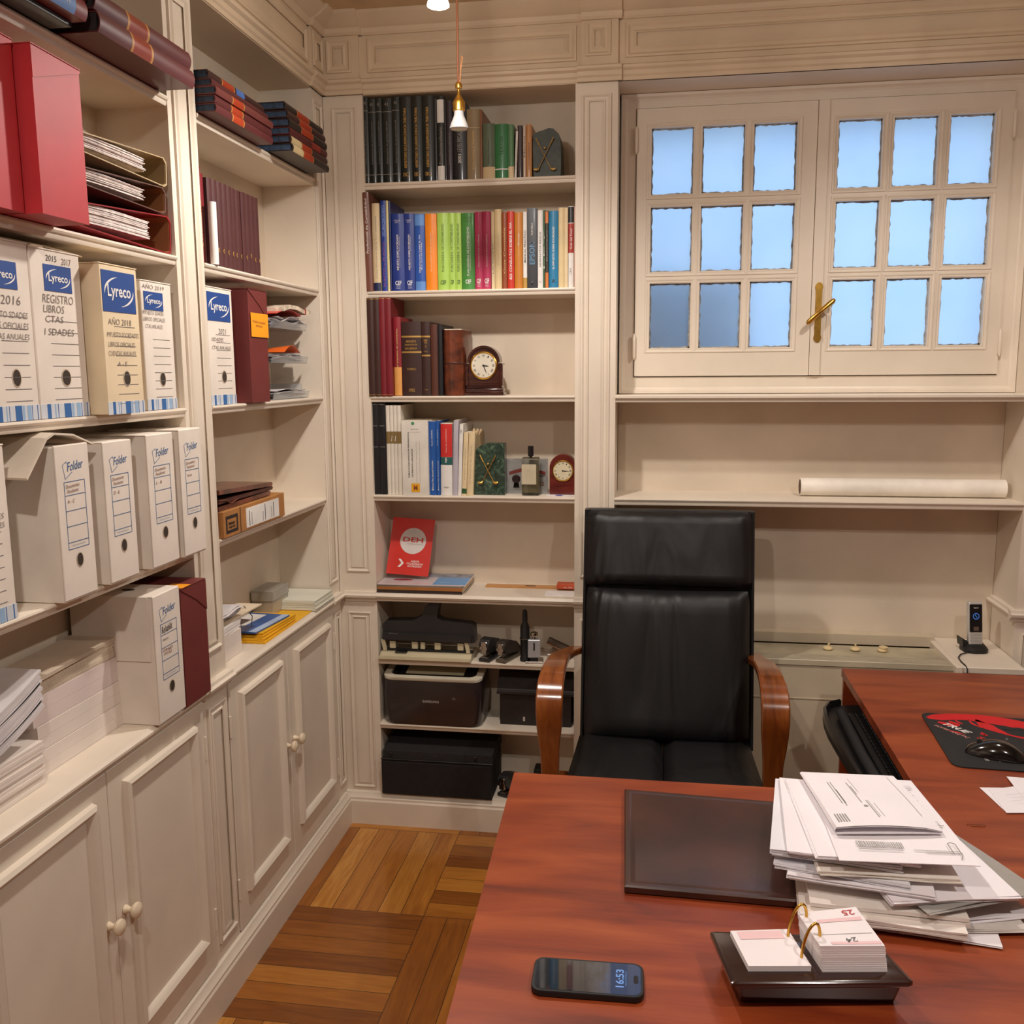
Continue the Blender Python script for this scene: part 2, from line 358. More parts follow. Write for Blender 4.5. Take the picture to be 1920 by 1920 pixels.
for y0,y1,lab in ((YQ+.013,-.001,'narrow cream lower pilaster filling the corner beside the far cupboard'),(YP2-.005,YP-.007,'cream lower pilaster between the two low cupboards'),(-2.044,YN-.001,'cream lower pilaster at the edge of view beside the near cupboard')):
    m = MB(); m.box(DL,.002,y0,y1,.121,ZE-.03); 
    m.ring(lambda u,v,h: fl(u,v,h,.002), y0+.018,y1-.016,.165,.815, [(0,.0005),(.001,.0065),(.006,.0075),(.011,.0008),(.018,.0005),(.022,.0055),(.026,.0055)])
    tag(m.build('plinth_pilaster', PAINT, None, loc=(-.08,(y0+y1)/2,.121), smooth=25), lab, 'pilaster')

# ================================================================ WINDOW
wi = thing('window_1', None, None, (1.63,.16,ZC)); S(wi)
WF = lambda u,v,h: fb(u,v,h,.150)
m_ = MB()
for a in ((.990,1.040,1.579,2.569),(2.226,2.284,1.579,2.569)): m_.box(a[0],a[1],.150,.215,a[2],a[3])
m_.box(1.04,2.226,.150,.215,1.579,1.636); m_.box(1.04,2.226,.150,.215,2.524,2.569)
m_.ring(WF, .990,2.284,1.579,2.569, [(0,.001),(.001,.010),(.010,.010),(.016,.003),(.022,.0005)])
for q_ in ((1.03,1.06,1.58,2.56),(2.21,2.24,1.58,2.56),(1.612,1.645,1.6,2.56),(1.03,2.24,1.60,1.655),(1.03,2.24,2.51,2.56)): m_.box(q_[0],q_[1],.1725,.20,q_[2],q_[3])
m_.build('window_frame', PAINT, wi, smooth=25)
GL = bpy.data.materials.new('frosted_glass'); GL.use_nodes = True; t = NT(GL); p = bsdf(GL)
p.inputs['Base Color'].default_value = (.80,.9,1,1); p.inputs['Roughness'].default_value = .62; p.inputs['Transmission Weight'].default_value = 1; p.inputs['IOR'].default_value = 1.2
tl_ = t.new('ShaderNodeBsdfTranslucent'); tl_.inputs[0].default_value = (.93,.96,1,1); mxs = t.new('ShaderNodeMixShader'); mxs.inputs[0].default_value = .35; t.link(p.outputs[0], mxs.inputs[1]); t.link(tl_.outputs[0], mxs.inputs[2]); t.link(mxs.outputs[0], t.n['Material Output'].inputs[0])
co = t.new('ShaderNodeTexCoord').outputs['Object']; nz = t.new('ShaderNodeTexNoise'); nz.inputs['Scale'].default_value = 5; t.link(co, nz.inputs[0])
t.link(t.ramp(nz.outputs['Fac'], [(.3,(228,240,255)),(.7,(246,250,255))]), p.inputs['Base Color'])
PUTTY = mat('smeared_putty', (150,150,148), .7, var=.2, vs=60)
PX_ = [(1.0925,1.2305),(1.2595,1.3970),(1.4260,1.5640)], [(1.693,1.830),(1.865,2.000),(2.036,2.170)]
PZ_ = [(2.244,2.458),(1.990,2.203),(1.734,1.952)]
for k in range(2):
    xs = PX_[k]; x0,x1 = ((1.043,1.626),(1.6275,2.224))[k]
    m_ = MB(); ya,yb = .142,.172
    cols = [x0]+[q for pr__ in xs for q in pr__]+[x1]; rows = [1.639]+sorted(q for r_ in PZ_ for q in r_)+[2.521]
    for i in range(0,8,2): m_.box(cols[i],cols[i+1],ya,yb,1.639,2.521)
    for j in range(0,8,2):
        for i in range(1,7,2): m_.box(cols[i],cols[i+1],ya,yb,rows[j],rows[j+1])
    for (a,b) in xs:
        for (c,d) in PZ_: m_.ring(lambda u,v,h: fb(u,v,h,.142), a-.016,b+.016,c-.016,d+.016, [(0,.0003),(.0015,.003),(.005,.003),(.010,.0005),(.013,.0015),(.016,-.002),(.0161,-.014)])
    if k == 1: m_.box(1.6275,1.662,.136,.142,1.639,2.521,.001,1)
    sash = m_.build('sash', PAINT, wi, smooth=25)
    for (a,b) in xs:
        for (c,d) in PZ_:
            g = MB(); g.box(a-.003,b+.003,.160,.163,c-.003,d+.003); pane = g.build('pane', GL, sash)
            g = MB(); rnd = random.Random(int(a*1000+c*100))
            for (p0,p1,vert) in (((a,c),(a,d),1),((b,c),(b,d),-1),((a,c),(b,c),2),((a,d),(b,d),-2)):
                n = 14; wv = [(.0025+rnd.random()*.0045) for _ in range(n+1)]; ra = []; rb = []
                for i in range(n+1):
                    f_ = i/n; X = p0[0]+(p1[0]-p0[0])*f_; Z = p0[1]+(p1[1]-p0[1])*f_
                    ra.append((X,.1592,Z)); o_ = wv[i]
                    rb.append((X+(o_ if vert==1 else -o_ if vert==-1 else 0), .1592, Z+(o_ if vert==2 else -o_ if vert==-2 else 0)))
                g.grid([ra,rb])
            g.build('putty_smear', PUTTY, pane)
    hx = 1.0415 if k == 0 else 2.2255
    for hz in (1.74,2.42):
        h = MB(); h.tube([(hx,.136,hz-.045),(hx,.136,hz-.035),(hx,.136,hz+.035),(hx,.136,hz+.045)], [.001,.006,.006,.001], 10); h.build('hinge', PAINT, sash, smooth=40)
h = MB(); hc = 1.650
outl = [(-.010,-.092),(-.004,-.098),(.004,-.098),(.010,-.092),(.013,-.083),(.010,-.072),(.010,.072),(.013,.083),(.010,.092),(.004,.098),(-.004,.098),(-.010,.092),(-.013,.083),(-.010,.072),(-.010,-.072),(-.013,-.083)]
h.prism(outl, lambda a,b,t: (hc+a, t, 1.846+b), .136, .132); hp = h.build('handle_plate', BRASS, wi)
h = MB(); h.tube([(hc,.132,1.846),(hc,.105,1.846)], .008, 12); h.tube([(hc-.040,.104,1.808),(hc-.034,.104,1.814),(hc,.100,1.846),(hc+.040,.104,1.880),(hc+.046,.104,1.886)], [.004,.009,.0075,.009,.005], 12); h.build('handle', BRASS, hp, smooth=40)
# the outside: a grey structure right behind the two lowest left panes
ow = MB(); ow.box(.6,1.455,.52,.80,0,1.985,.02,2); ow.box(.58,1.47,.50,.82,1.985,2.0)
tag(ow.build('outdoor_unit', mat('grey_blue_metal', (152,168,196), .6), None, loc=(.97,.7,0)), 'dim grey-blue block outside, seen through the two lowest left window panes', 'outdoor unit')
sh_ = MB(); sh_.box(.9,2.4,.36,.62,2.535,2.80); S(sh_.build('outer_shade_block', mat('shade_block_grey', (120,122,126), .8)))  # block added outside to darken the tops of the upper panes
# window reveal in cream paint
m_ = MB(); m_.box(XP,XE,.0,.23,2.5695,2.575); S(m_.build('trim_3', PAINT))

# radiator cover below the shelf
RC = mat('radiator_enamel', (206,190,164), .4, var=.03)
rc = thing('radiator_cover', 'cream metal radiator cover with a slotted top grille under the window shelf', 'radiator cover', (1.55,.05,0))
m_ = MB(); m_.box(XP+.02,2.09,-.10,-.085,.0,.700,.003,1); m_.box(XP+.02,2.09,-.102,-.1,.585,.588); m_.build('front_panel', RC, rc)
m_ = MB()
for i in range(7): m_.box(XP+.02,2.085,-.0980+i*.0095,-.0932+i*.0095,.706,.7162)
m_.box(XP+.02,2.085,-.104,-.100,.700,.719,.001,1); m_.build('grille', mat('grille_metal', (196,184,158), .35), rc)
MB().box(XP+.02,2.085,-.099,-.031,.702,.7152).build('gap_shade_strip', mat('grille_gap_shade', (58,50,40), .7), rc)  # gap shade between the slats, put into the colour of this strip
m_ = MB(); m_.box(XP+.02,2.085,-.030,.120,.690,.708,.002,1); m_.build('top_plate', mat('worn_grey_enamel', (176,165,138), .4, var=.15, vs=7), rc)
m_ = MB(); m_.box(XP+.02,2.085,.165,.214,.700,.735); m_.build('rear_strip', RC, rc)
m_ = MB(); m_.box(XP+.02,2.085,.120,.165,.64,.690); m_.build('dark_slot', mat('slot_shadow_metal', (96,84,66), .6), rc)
m_ = MB(); m_.box(2.075,2.095,-.13,.19,.694,.722,.002,1); m_.build('end_strip', PAINT, rc)
m_ = MB(); m_.box(2.097,XE-.003,-.125,.21,.700,.722,.003,1); m_.box(2.10,2.15,-.12,-.1,.0,.700); m_.box(2.15,XE-.004,-.12,-.105,.66,.700); m_.box(2.262,XE-.004,-.12,.2,.0,.700)
tag(m_.build('corner_ledge', PAINT, None, loc=(2.18,.04,.0)), 'small cream painted corner ledge carrying the cordless phone', 'ledge')
VK = mat('ivory_plastic', (222,198,150), .4)
for i,(x,lab,a) in enumerate(((1.715,'leftmost of the three ivory valve knobs on the radiator cover',.5),(1.805,'middle ivory valve knob on the radiator cover, stem upright',0),(1.893,'rightmost of the three ivory valve knobs on the radiator cover, flattest',9))):
    t_ = thing('valve_knob', lab, 'valve knob', (x,.06,.709), group='valve knobs on the radiator cover')
    MB().lathe([(.013,0),(.0165,.003),(.0165,.006),(.012,.010),(.004,.012)], (x,.06,.709), 20).build('cap', VK, t_, smooth=40)
    if a < 5: MB().tube([(x,.06,.719),(x+(.004 if a else 0),.06,.732)], .0035, 8).build('stem', VK, t_, smooth=40)
    else: MB().lathe([(.012,.008),(.015,.012),(.015,.016),(.010,.018)], (x+.003,.06,.709), 20).build('stem', VK, t_, smooth=40)

# ================================================================ BOOKS ON THE TALL BOOKCASE
def bm_(name, rgb, rough=.45, coat=.15, **k): return mat(name, rgb, rough, coat=coat, **k)
GREENBLACK = bm_('bottle_green_cloth', (22,28,25), .42, .2); NAVYBLACK = bm_('black_cloth', (24,24,28), .42, .2)
PAPW = mat('cover_white', (230,226,220), .5); CREAM = mat('cover_cream', (224,202,160), .55)
RED = mat('cover_red', (196,44,34), .45); INKW = mat('print_white', (232,228,222), .6, var=0); INKK = mat('print_black', (36,32,32), .6, var=0)
INKR = mat('print_red', (190,60,60), .6, var=0); INKY = mat('print_yellow', (226,196,120), .6, var=0); INKG = mat('print_grey', (150,146,140), .6, var=0)
def book(lab, x0, x1, h, z, col, d=.165, y=.012, hard=False, lean=0, txt=(), bands=(), rotz=0, loc=None, rot=None, group=None, name='book', cat='book', square=False, pm=None):
    w = x1-x0-.0006
    loc = loc or ((x0+x1)/2, y, z); rot = rot or (0, lean, rotz)
    b = thing(name, lab, cat, loc, rot, group, local=True)
    th = .0025 if hard else .0009; ins = .004 if hard else .0006; bow = min(.006, w*.16) if not square else .0008
    m = MB(); hw = w/2
    ns = 7; out = []; inn = []
    for i in range(ns):
        a = -1+2*i/(ns-1); out.append((a*hw, bow*(a*a))); inn.append((a*(hw-th), bow*(a*a)+th))
    prof = [(-hw,d)]+out+[(hw,d),(hw-th,d)]+inn[::-1]+[(-hw+th,d)]
    m.prism(prof, lambda a,b_,t: (a,b_,t), 0, h); m.build('cover', col, b, smooth=35)
    MB().box(-hw+th, hw-th, bow+th+.0002, d-ins, ins*.5+.0001, h-ins).build('pages', pm or PAGES, b)
    for (z0,z1,bc_) in bands:
        m = MB(); sl = [(a, q-.0003) for a,q in out]; m.grid([[(a,q,z0*h) for a,q in sl],[(a,q,z1*h) for a,q in sl]]); m.build('spine_label', bc_, b, smooth=40)
    for t_ in txt:
        body, zc, ln, tw, tm, o_ = t_[:6]; bo = t_[6] if len(t_) > 6 else 0; xo = t_[7] if len(t_) > 7 else 0
        if o_ == 'v': text(body, b, (xo*hw,-.0006,zc*h), (0,0,1), (-1,0,0), ln*h, tw*w, tm, bold=bo)
        elif o_ == 'd': text(body, b, (xo*hw,-.0006,zc*h), (0,0,-1), (1,0,0), ln*h, tw*w, tm, bold=bo)
        else: text(body, b, (xo*hw,-.0006,zc*h), (1,0,0), (0,0,1), tw*w, ln*h, tm, bold=bo)
    return b
# top shelf: case-law reports
ordn = ['first','second','third','fourth','fifth','sixth','seventh','eighth']
for i,(bx_) in enumerate(((0.1329,0.1521,0.2778),(0.1522,0.1773,0.2716),(0.1773,0.1997,0.2721),(0.1997,0.2334,0.2708),(0.2335,0.2608,0.2743),(0.2608,0.2999,0.2727),(0.2999,0.3367,0.2725),(0.3367,0.3769,0.2723))):
    big = i > 4
    tx = [('REPERTORIO DE JURISPRUDENCIA TRIBUTARIA' if big else 'Repertorio de Jurisprudencia', .52 if big else .48, .70 if big else .5, .30 if big else .2, GOLD if big else INKG, 'v', .01 if big else 0)]
    if big: tx += [('IIC', .09, .05, .5, GOLD, 'h')]
    else: tx += [(str(40+i), .93, .04, .35, INKG, 'h')]
    book(f'{ordn[i]} of the dark green gilt case-law volumes counted from the left on the top shelf', bx_[0], bx_[1], bx_[2], ZA, GREENBLACK, hard=True, txt=tx, bands=[] if big else [(.10,.106,INKG),(.84,.846,INKG)])
book('thin plain black volume between the gilt volumes and the white-labelled spine, top shelf', 0.377,0.3879,0.2627, ZA, NAVYBLACK, hard=True)
book('black volume with a white label strip at the top of its spine, top shelf', 0.3879,0.4116,0.2685, ZA, GREENBLACK, hard=True, txt=[('Procedimientos tributarios', .42, .44, .5, INKG, 'v')], bands=[(.69,.96,PAPW),(.01,.18,PAPW)])
book('slim black-green volume right of the white-labelled spine, top shelf', 0.4116,0.4189,0.2578, ZA, GREENBLACK, hard=True)
book('dull purple-black volume behind the hanging bulb, top shelf', 0.4189,0.4398,0.2537, ZA, bm_('aubergine_cloth', (50,40,50)), txt=[('Legislacion tributaria', .4, .4, .2, INKG, 'v')])
book('thick black volume with silver lettering directly behind the hanging bulb, top shelf', 0.4398,0.4869,0.2438, ZA, NAVYBLACK, hard=True, txt=[('LEYES FISCALES', .52, .30, .30, INKG, 'v', .01), ('2001', .28, .12, .22, INKW, 'v', .01)])
book('khaki-beige thick paperback with pale lettering, top shelf', 0.4878,0.5329,0.2232, ZA, bm_('khaki_cover', (150,130,98)), txt=[('Comentarios al Impuesto', .42, .55, .25, INKY, 'v')], bands=[(.735,.742,CREAM)])
book('very tall thin book with a cream and rust edge rising above its neighbours, top shelf', 0.5329,0.5401,0.2203, ZA, bm_('rust_cover', (140,92,64)), d=.19)
book('grey-green paperback with a tan foot, widest of the green books, top shelf', 0.5401,0.5814,0.1759, ZA, bm_('sage_cover', (96,112,90)), txt=[('Derecho Financiero', .5, .45, .12, INKK, 'v')], bands=[(.004,.22,CREAM)])
book('bright green cloth book with a white ring band near its foot, top shelf', 0.5814,0.6261,0.1723, ZA, bm_('bright_green_cloth', (44,118,66)), txt=[('TEXTOS', .6, .35, .25, mat('print_green', (24,72,40), .6), 'v')], bands=[(.165,.185,INKW)])
book('thin grey-green paperback with a tan foot right of the bright green book, top shelf', 0.6261,0.6448,0.1692, ZA, bm_('moss_cover', (84,128,84)), bands=[(.004,.22,CREAM)])
book('narrow white booklet leaning beside the thin green paperback, top shelf', 0.6466,0.6537,0.1469, ZA, PAPW, lean=R(2.2), txt=[('MEMENTO', .5, .6, .5, INKG, 'v')])
book('dark plum book between the leaning white booklet and the pale pink spine, top shelf', 0.6573,0.6741,0.1645, ZA, bm_('plum_cover', (60,46,48)))
book('pale pink-grey slim paperback, top shelf near the stone bookend', 0.6759,0.6848,0.1622, ZA, bm_('pale_pink_cover', (206,184,166)), txt=[('Manual', .6, .4, .5, INKK, 'v')])
book('orange-brown paperback touching the upper golf-club bookend, top shelf', 0.6857,0.7043,0.1666, ZA, bm_('tan_orange_cover', (186,130,78)), txt=[('Contabilidad', .4, .5, .2, INKK, 'v')])
# second shelf: the coloured row
CB = mat('publisher_mark', (214,214,220), .6, var=0)
book('tall leaning brown book with white cursive lettering, far left of the coloured row', 0.1349,0.1575,0.3257, ZB, bm_('brown_leather_cover', (118,72,58)), d=.18, y=-.006, lean=R(-1.1), txt=[('Profesional de Contabilidad', .66, .55, .35, INKW, 'v', .008)], name='book')
book('ivory paperback with a dark blue foot logo, second spine of the coloured row', 0.1548,0.1813,0.2917, ZB, CREAM, txt=[('Caso Practico de la Contabilidad', .5, .7, .22, INKG, 'v')], bands=[(.004,.10,bm_('navy_patch', (30,40,80)))])
book('blue and violet PUNTO a PUNTO paperback in the coloured row', 0.1861,0.205,0.2995, ZB, bm_('cobalt_cover', (28,58,150)), txt=[('PUNTO a PUNTO', .30, .50, .40, mat('print_mauve', (140,80,130), .6), 'v', .02), ('DECLARACION DE RENTA', .78, .34, .5, mat('print_lightblue', (150,180,230), .6), 'v')])
book('thin pale yellow spine between the two darkest blue books', 0.2055,0.214,0.299, ZB, bm_('pale_yellow_cover', (224,210,150)))
book('large navy book whose front board shows above the shorter blue volumes', 0.2144,0.221,0.297, ZB, bm_('deep_navy_cover', (28,40,98)), d=.185, hard=True)
for i,(bx_,lab) in enumerate((((0.2216,0.2652,0.2553),'left one of the two royal blue corporate-tax volumes'),((0.2652,0.3023,0.2549),'right one of the two royal blue corporate-tax volumes'))):
    book(lab, *bx_, ZB, bm_('royal_blue_cover', (26,52,132)), txt=[('IMPUESTO SOBRE SOCIEDADES', .50, .46, .16, INKW, 'v', .01), ('Comentarios y casos practicos', .5, .40, .08, INKW, 'v', 0, .3), ('CEF', .105, .055, .5, CB, 'h', .03), ('xxxx\nxxxx', .05, .04, .36, CB, 'h'), ('TODO\nSOC', .9, .04, .5, CB, 'h')])
book('mid blue volume with light blue head and foot patches', 0.3033,0.3382,0.252, ZB, bm_('mid_blue_cover', (36,84,170)), txt=[('TRIBUTACION SOBRE EL IVA', .48, .5, .16, INKW, 'v'), ('Economia', .45, .35, .1, INKW, 'v', 0, .35)], bands=[(.004,.12,mat('patch_lightblue', (96,144,210), .5)),(.85,.992,mat('patch_lightblue', (96,144,210), .5))])
book('bright orange thick volume in the coloured row', 0.3393,0.3797,0.2516, ZB, bm_('vivid_orange_cover', (244,138,20)), txt=[('La fiscalidad de la empresa', .5, .5, .10, INKW, 'v')])
LG = bm_('lime_cover', (172,210,92)); IG = mat('print_dkgreen', (70,104,44), .6, var=0)
for bx_,lab,wd in (((0.381,0.4199,0.2529),'widest lime green accounting-plan volume',.22),((0.4199,0.443,0.252),'middle lime green accounting-plan volume',.4),((0.443,0.4642,0.2513),'narrowest lime green accounting-plan volume beside the dark green one',.4)):
    book(lab, *bx_, ZB, LG, txt=[('PLAN GENERAL DE CONTABILIDAD', .55, .62, wd, IG, 'v'), ('CEF', .10, .055, .5, IG, 'h', .03)])
book('mid green accounting-plan volume with white title, right of the lime ones', 0.4651,0.5092,0.2502, ZB, bm_('leaf_green_cover', (70,140,58)), txt=[('PLAN GENERAL DE CONTABILIDAD', .50, .64, .16, INKW, 'v', .01), ('Comentarios y Casos Practicos', .50, .5, .10, INKW, 'v', 0, .35), ('CEF', .105, .055, .45, INKW, 'h', .03), ('Roberto\nAlonso', .92, .07, .6, IG, 'h')])
for bx_,lab in (((0.5102,0.5367,0.2525),'left one of the pair of raspberry pink volumes'),((0.5367,0.565,0.2533),'right one of the pair of raspberry pink volumes')):
    book(lab, *bx_, ZB, bm_('raspberry_cover', (190,54,96)), txt=[('Contabilidad analitica', .5, .42, .16, INKW, 'v'), ('CEF', .11, .055, .55, INKW, 'h', .03), ('xxx\nxxx', .055, .04, .4, INKW, 'h')])
book('slim cream spine immediately right of the pink pair', 0.5663,0.5778,0.2509, ZB, CREAM, txt=[('LA FICHA', .4, .4, .5, INKG, 'v')])
book('taller cream paperback between the slim cream spine and the brown one', 0.5778,0.6015,0.2589, ZB, bm_('cream_cover', (220,196,148)), txt=[('El cierre contable', .5, .4, .15, INKG, 'v')])
book('rust brown paperback just left of the red 825 book', 0.6024,0.62,0.248, ZB, bm_('rust_brown_cover', (146,72,34)), txt=[('Guia Contable', .5, .6, .3, INKY, 'v')])
book('red paperback titled 825 CONSULTAS SOBRE EL IVA', 0.6207,0.6441,0.2507, ZB, bm_('vermilion_cover', (198,48,30)), txt=[('825 CONSULTAS SOBRE EL IVA', .49, .74, .38, INKW, 'v', .012)])
book('amber book fading to brown at the top, right of the red 825 book', 0.645,0.673,0.2465, ZB, bm_('amber_cover', (196,122,38)), txt=[('Casos resueltos', .55, .25, .12, INKY, 'v'), ('Finanzas', .65, .15, .2, INKW, 'v')])
book('white paperback squeezed between the amber book and the black binder', 0.6739,0.6875,0.2475, ZB, PAPW, txt=[('MANUAL PRACTICO', .55, .42, .5, INKK, 'v', .01)], bands=[(.004,.14,bm_('ochre_patch', (190,150,70)))])
eb = book('black plastic EPSON manual binder standing in the coloured row', 0.688,0.7208,0.2586, ZB, mat('binder_black', (30,30,34), .4, coat=.2), square=True, name='binder', cat='binder', txt=[('EPSON', .44, .28, .56, mat('print_steel_blue', (92,140,176), .6), 'v', .01), ('FLEXIBLE', .74, .15, .15, INKW, 'v')])
for zz in (.016,.140):
    MB().lathe([(.0045,0),(.0045,.001),(.002,.0016)], seg=14, M=Matrix.Translation((0,-.0005,zz*1.06+.0)) @ Matrix.Rotation(R(90),4,'X')).build('rivet', BLACKP, eb, smooth=40)
book('white paperback right of the EPSON binder', 0.7226,0.7411,0.2509, ZB, PAPW, txt=[('NORMATIVA BASICA', .5, .45, .3, INKK, 'v'), ('N', .08, .03, .3, INKG, 'h')])
book('thin green and cream spine between the white and the black-orange paperbacks', 0.7414,0.7477,0.2505, ZB, bm_('forest_cover', (48,88,52)), txt=[('LEY', .5, .5, .4, INKW, 'v')])
book('narrow black paperback with orange head and foot', 0.7482,0.7594,0.2485, ZB, bm_('dark_brown_cover', (58,48,36)), txt=[('Balances', .55, .4, .4, INKG, 'v')], bands=[(.004,.2,bm_('orange_patch', (210,120,60))),(.84,.99,bm_('orange_patch', (210,120,60)))])
book('turquoise blue paperback near the right end of the coloured row', 0.7602,0.7915,0.2478, ZB, bm_('turquoise_cover', (34,124,168)), txt=[('EL IMPUESTO SOBRE SOCIEDADES', .52, .55, .2, INKW, 'v', .01), ('A', .09, .05, .35, INKK, 'h', .03)])
book('left one of the two plain cream paperbacks right of the turquoise book', 0.7924,0.8117,0.2572, ZB, bm_('cream_cover', (220,196,148)))
book('right, narrower one of the two plain cream paperbacks right of the turquoise book', 0.8117,0.8241,0.2566, ZB, CREAM)
book('paperback with black head, red middle and white foot, near the pilaster', 0.8249,0.843,0.2603, ZB, PAPW, txt=[('Guia del Fiscal', .6, .25, .4, INKW, 'v'), ('R', .2, .08, .4, INKG, 'h')], bands=[(.43,.79,bm_('brick_cover', (168,50,40))),(.80,.992,NAVYBLACK)])
book('last very thin pinkish spine pressed against the right pilaster', 0.8437,0.8501,0.2591, ZB, bm_('dusty_pink_cover', (190,150,134)))
# third shelf
BR1 = bm_('dark_brown_leather', (62,34,28)); BR2 = bm_('oxblood_leather', (120,22,34))
for bx_,lab,cc in (((0.1334,0.1566,0.3337),'outer left dark brown tall leather volume on the clock shelf',BR1),((0.1566,0.1768,0.3333),'inner dark brown tall leather volume beside the crimson pair on the clock shelf',BR1),((0.1768,0.197,0.3347),'left one of the two tall crimson volumes on the clock shelf',BR2),((0.197,0.219,0.3343),'right one of the two tall crimson volumes, its board showing above the shorter books',BR2)):
    book(lab, *bx_, ZC, cc, d=.18, y=-.008, hard=True, bands=[(.01,.014,GOLD),(.985,.989,GOLD)])
book('crimson paperback with an orange-yellow foot on the clock shelf', 0.22,0.2468,0.2693, ZC, bm_('crimson_cover', (138,34,44)), txt=[('Nueva ley del impuesto de sociedades', .5, .7, .28, INKY, 'v')], bands=[(.004,.365,bm_('apricot_patch', (226,160,84)))])
book('thick dark brown ARCHIVO volume with gilt bands, TOMO I, 1992', 0.2475,0.3178,0.2524, ZC, bm_('espresso_cloth', (58,34,30)), hard=True, txt=[('ARCHIVO', .735, .030, .52, GOLD, 'h', .01), ('LEGISLATIVO DE', .690, .022, .62, GOLD, 'h', .01), ('HACIENDA', .640, .030, .60, GOLD, 'h', .01), ('TOMO I', .36, .032, .46, GOLD, 'h', .01), ('1992', .075, .045, .30, GOLD, 'h', .01)], bands=[(.79,.812,GOLD),(.58,.602,GOLD)])
book('slimmer dark brown gilt-banded companion volume right of the ARCHIVO volume', 0.3186,0.35,0.2517, ZC, bm_('espresso_cloth', (58,34,30)), hard=True, txt=[('INDI\nCES', .735, .055, .4, GOLD, 'h', .01), ('A\nZ', .67, .04, .2, GOLD, 'h'), ('TOM. 1', .60, .02, .45, GOLD, 'h'), ('1992', .08, .015, .35, GOLD, 'h')], bands=[(.79,.812,GOLD),(.535,.556,GOLD)])
book('plain chestnut brown volume just left of the strapped leather album', 0.3514,0.3759,0.2423, ZC, bm_('chestnut_leather', (86,46,34)), hard=True)
book('near-black volume in the shadow left of the strapped leather album', 0.3759,0.3929,0.242, ZC, NAVYBLACK, d=.185, hard=True)
# strapped leather album
z0 = ZC; ab = thing('leather_album', 'thick brown leather album closed with a thin strap, left of the mantel clock', 'album', (0.4271,.02,z0))
ALB = mat('album_leather', (92,44,26), .32, var=.35, vs=30, bump=.15, bs=60, coat=.5)
ax0,ax1 = 0.3934,0.4649; ah = 0.227
m = MB(); ns = 12; pr0 = []
for i in range(ns+1):
    a = -1+2*i/ns; pr0.append(((ax0+ax1)/2+a*(ax1-ax0)/2, .004+.022*(abs(a)**2.6)))
m.prism(pr0+[(ax1,.17),(ax0,.17)], lambda a,b_,t: (a,b_,t), z0, z0+ah-.004); m.build('cover', ALB, ab, smooth=40)
MB().box(ax0+.006,ax1-.006,.02,.165,z0+ah-.0045,z0+ah-.001).build('pages', PAGES, ab)
m = MB(); m.grid([[(a,b_-.002,z0+ah*.475) for a,b_ in pr0],[(a,b_-.003,z0+ah*.487) for a,b_ in pr0],[(a,b_-.002,z0+ah*.499) for a,b_ in pr0]]); m.build('strap', bm_('strap_leather', (70,36,26)), ab, smooth=60)
# mantel clock
DW = wood('dark_mahogany', [(.25,(38,16,14)),(.55,(66,28,22)),(.8,(88,42,30))], scale=(2,2,16), rough=.22, coat=.6)
def arch(cx, w, zb, zt, n=16):
    r_ = w/2; return [(cx-r_,zb)]+[(cx-r_*math.cos(math.pi*i/n), zt-r_+r_*math.sin(math.pi*i/n)) for i in range(n+1)]+[(cx+r_,zb)]
FR = lambda y: (lambda a,b_,t: (a, t, b_))
cx = 0.5321; k_ = (0.6012-0.4625)
ck = thing('mantel_clock', 'dark wood mantel clock with a round arch and white Roman dial', 'clock', (cx,.06,ZC))
H_ = 0.1692
m = MB(); m.box(cx-.5*k_,cx+.5*k_,.028,.092,ZC,ZC+.010,.002,1); m.box(cx-.48*k_,cx+.48*k_,.031,.088,ZC+.010,ZC+.024,.004,2); m.box(cx-.455*k_,cx+.455*k_,.035,.085,ZC+.024,ZC+.032,.002,1); m.build('base', DW, ck, smooth=30)
m = MB(); m.box(cx-.43*k_,cx+.43*k_,.038,.082,ZC+.032,ZC+H_*.64,.001,1)
m.prism(arch(cx,.74*k_,ZC+.04,ZC+H_*.975,20), FR(0), .036,.084)
m.build('case', DW, ck, smooth=30)
m = MB(); ao = arch(cx,.82*k_,ZC+H_*.6,ZC+H_,20); ai = arch(cx,.70*k_,ZC+H_*.6,ZC+H_*.955,20); m.prism(ao[1:-1]+ai[1:-1][::-1], FR(0), .030,.086)
for s_ in (-1,1): m.box(cx+s_*.44*k_-.009,cx+s_*.44*k_+.005,.030,.086,ZC+H_*.615,ZC+H_*.645,.002,1); m.box(cx+s_*.43*k_-.006,cx+s_*.43*k_+.006,.033,.045,ZC+.032,ZC+H_*.62,.002,1)
m.build('moulding', DW, ck, smooth=30)
dz = ZC+H_*.60; dr = .305*k_
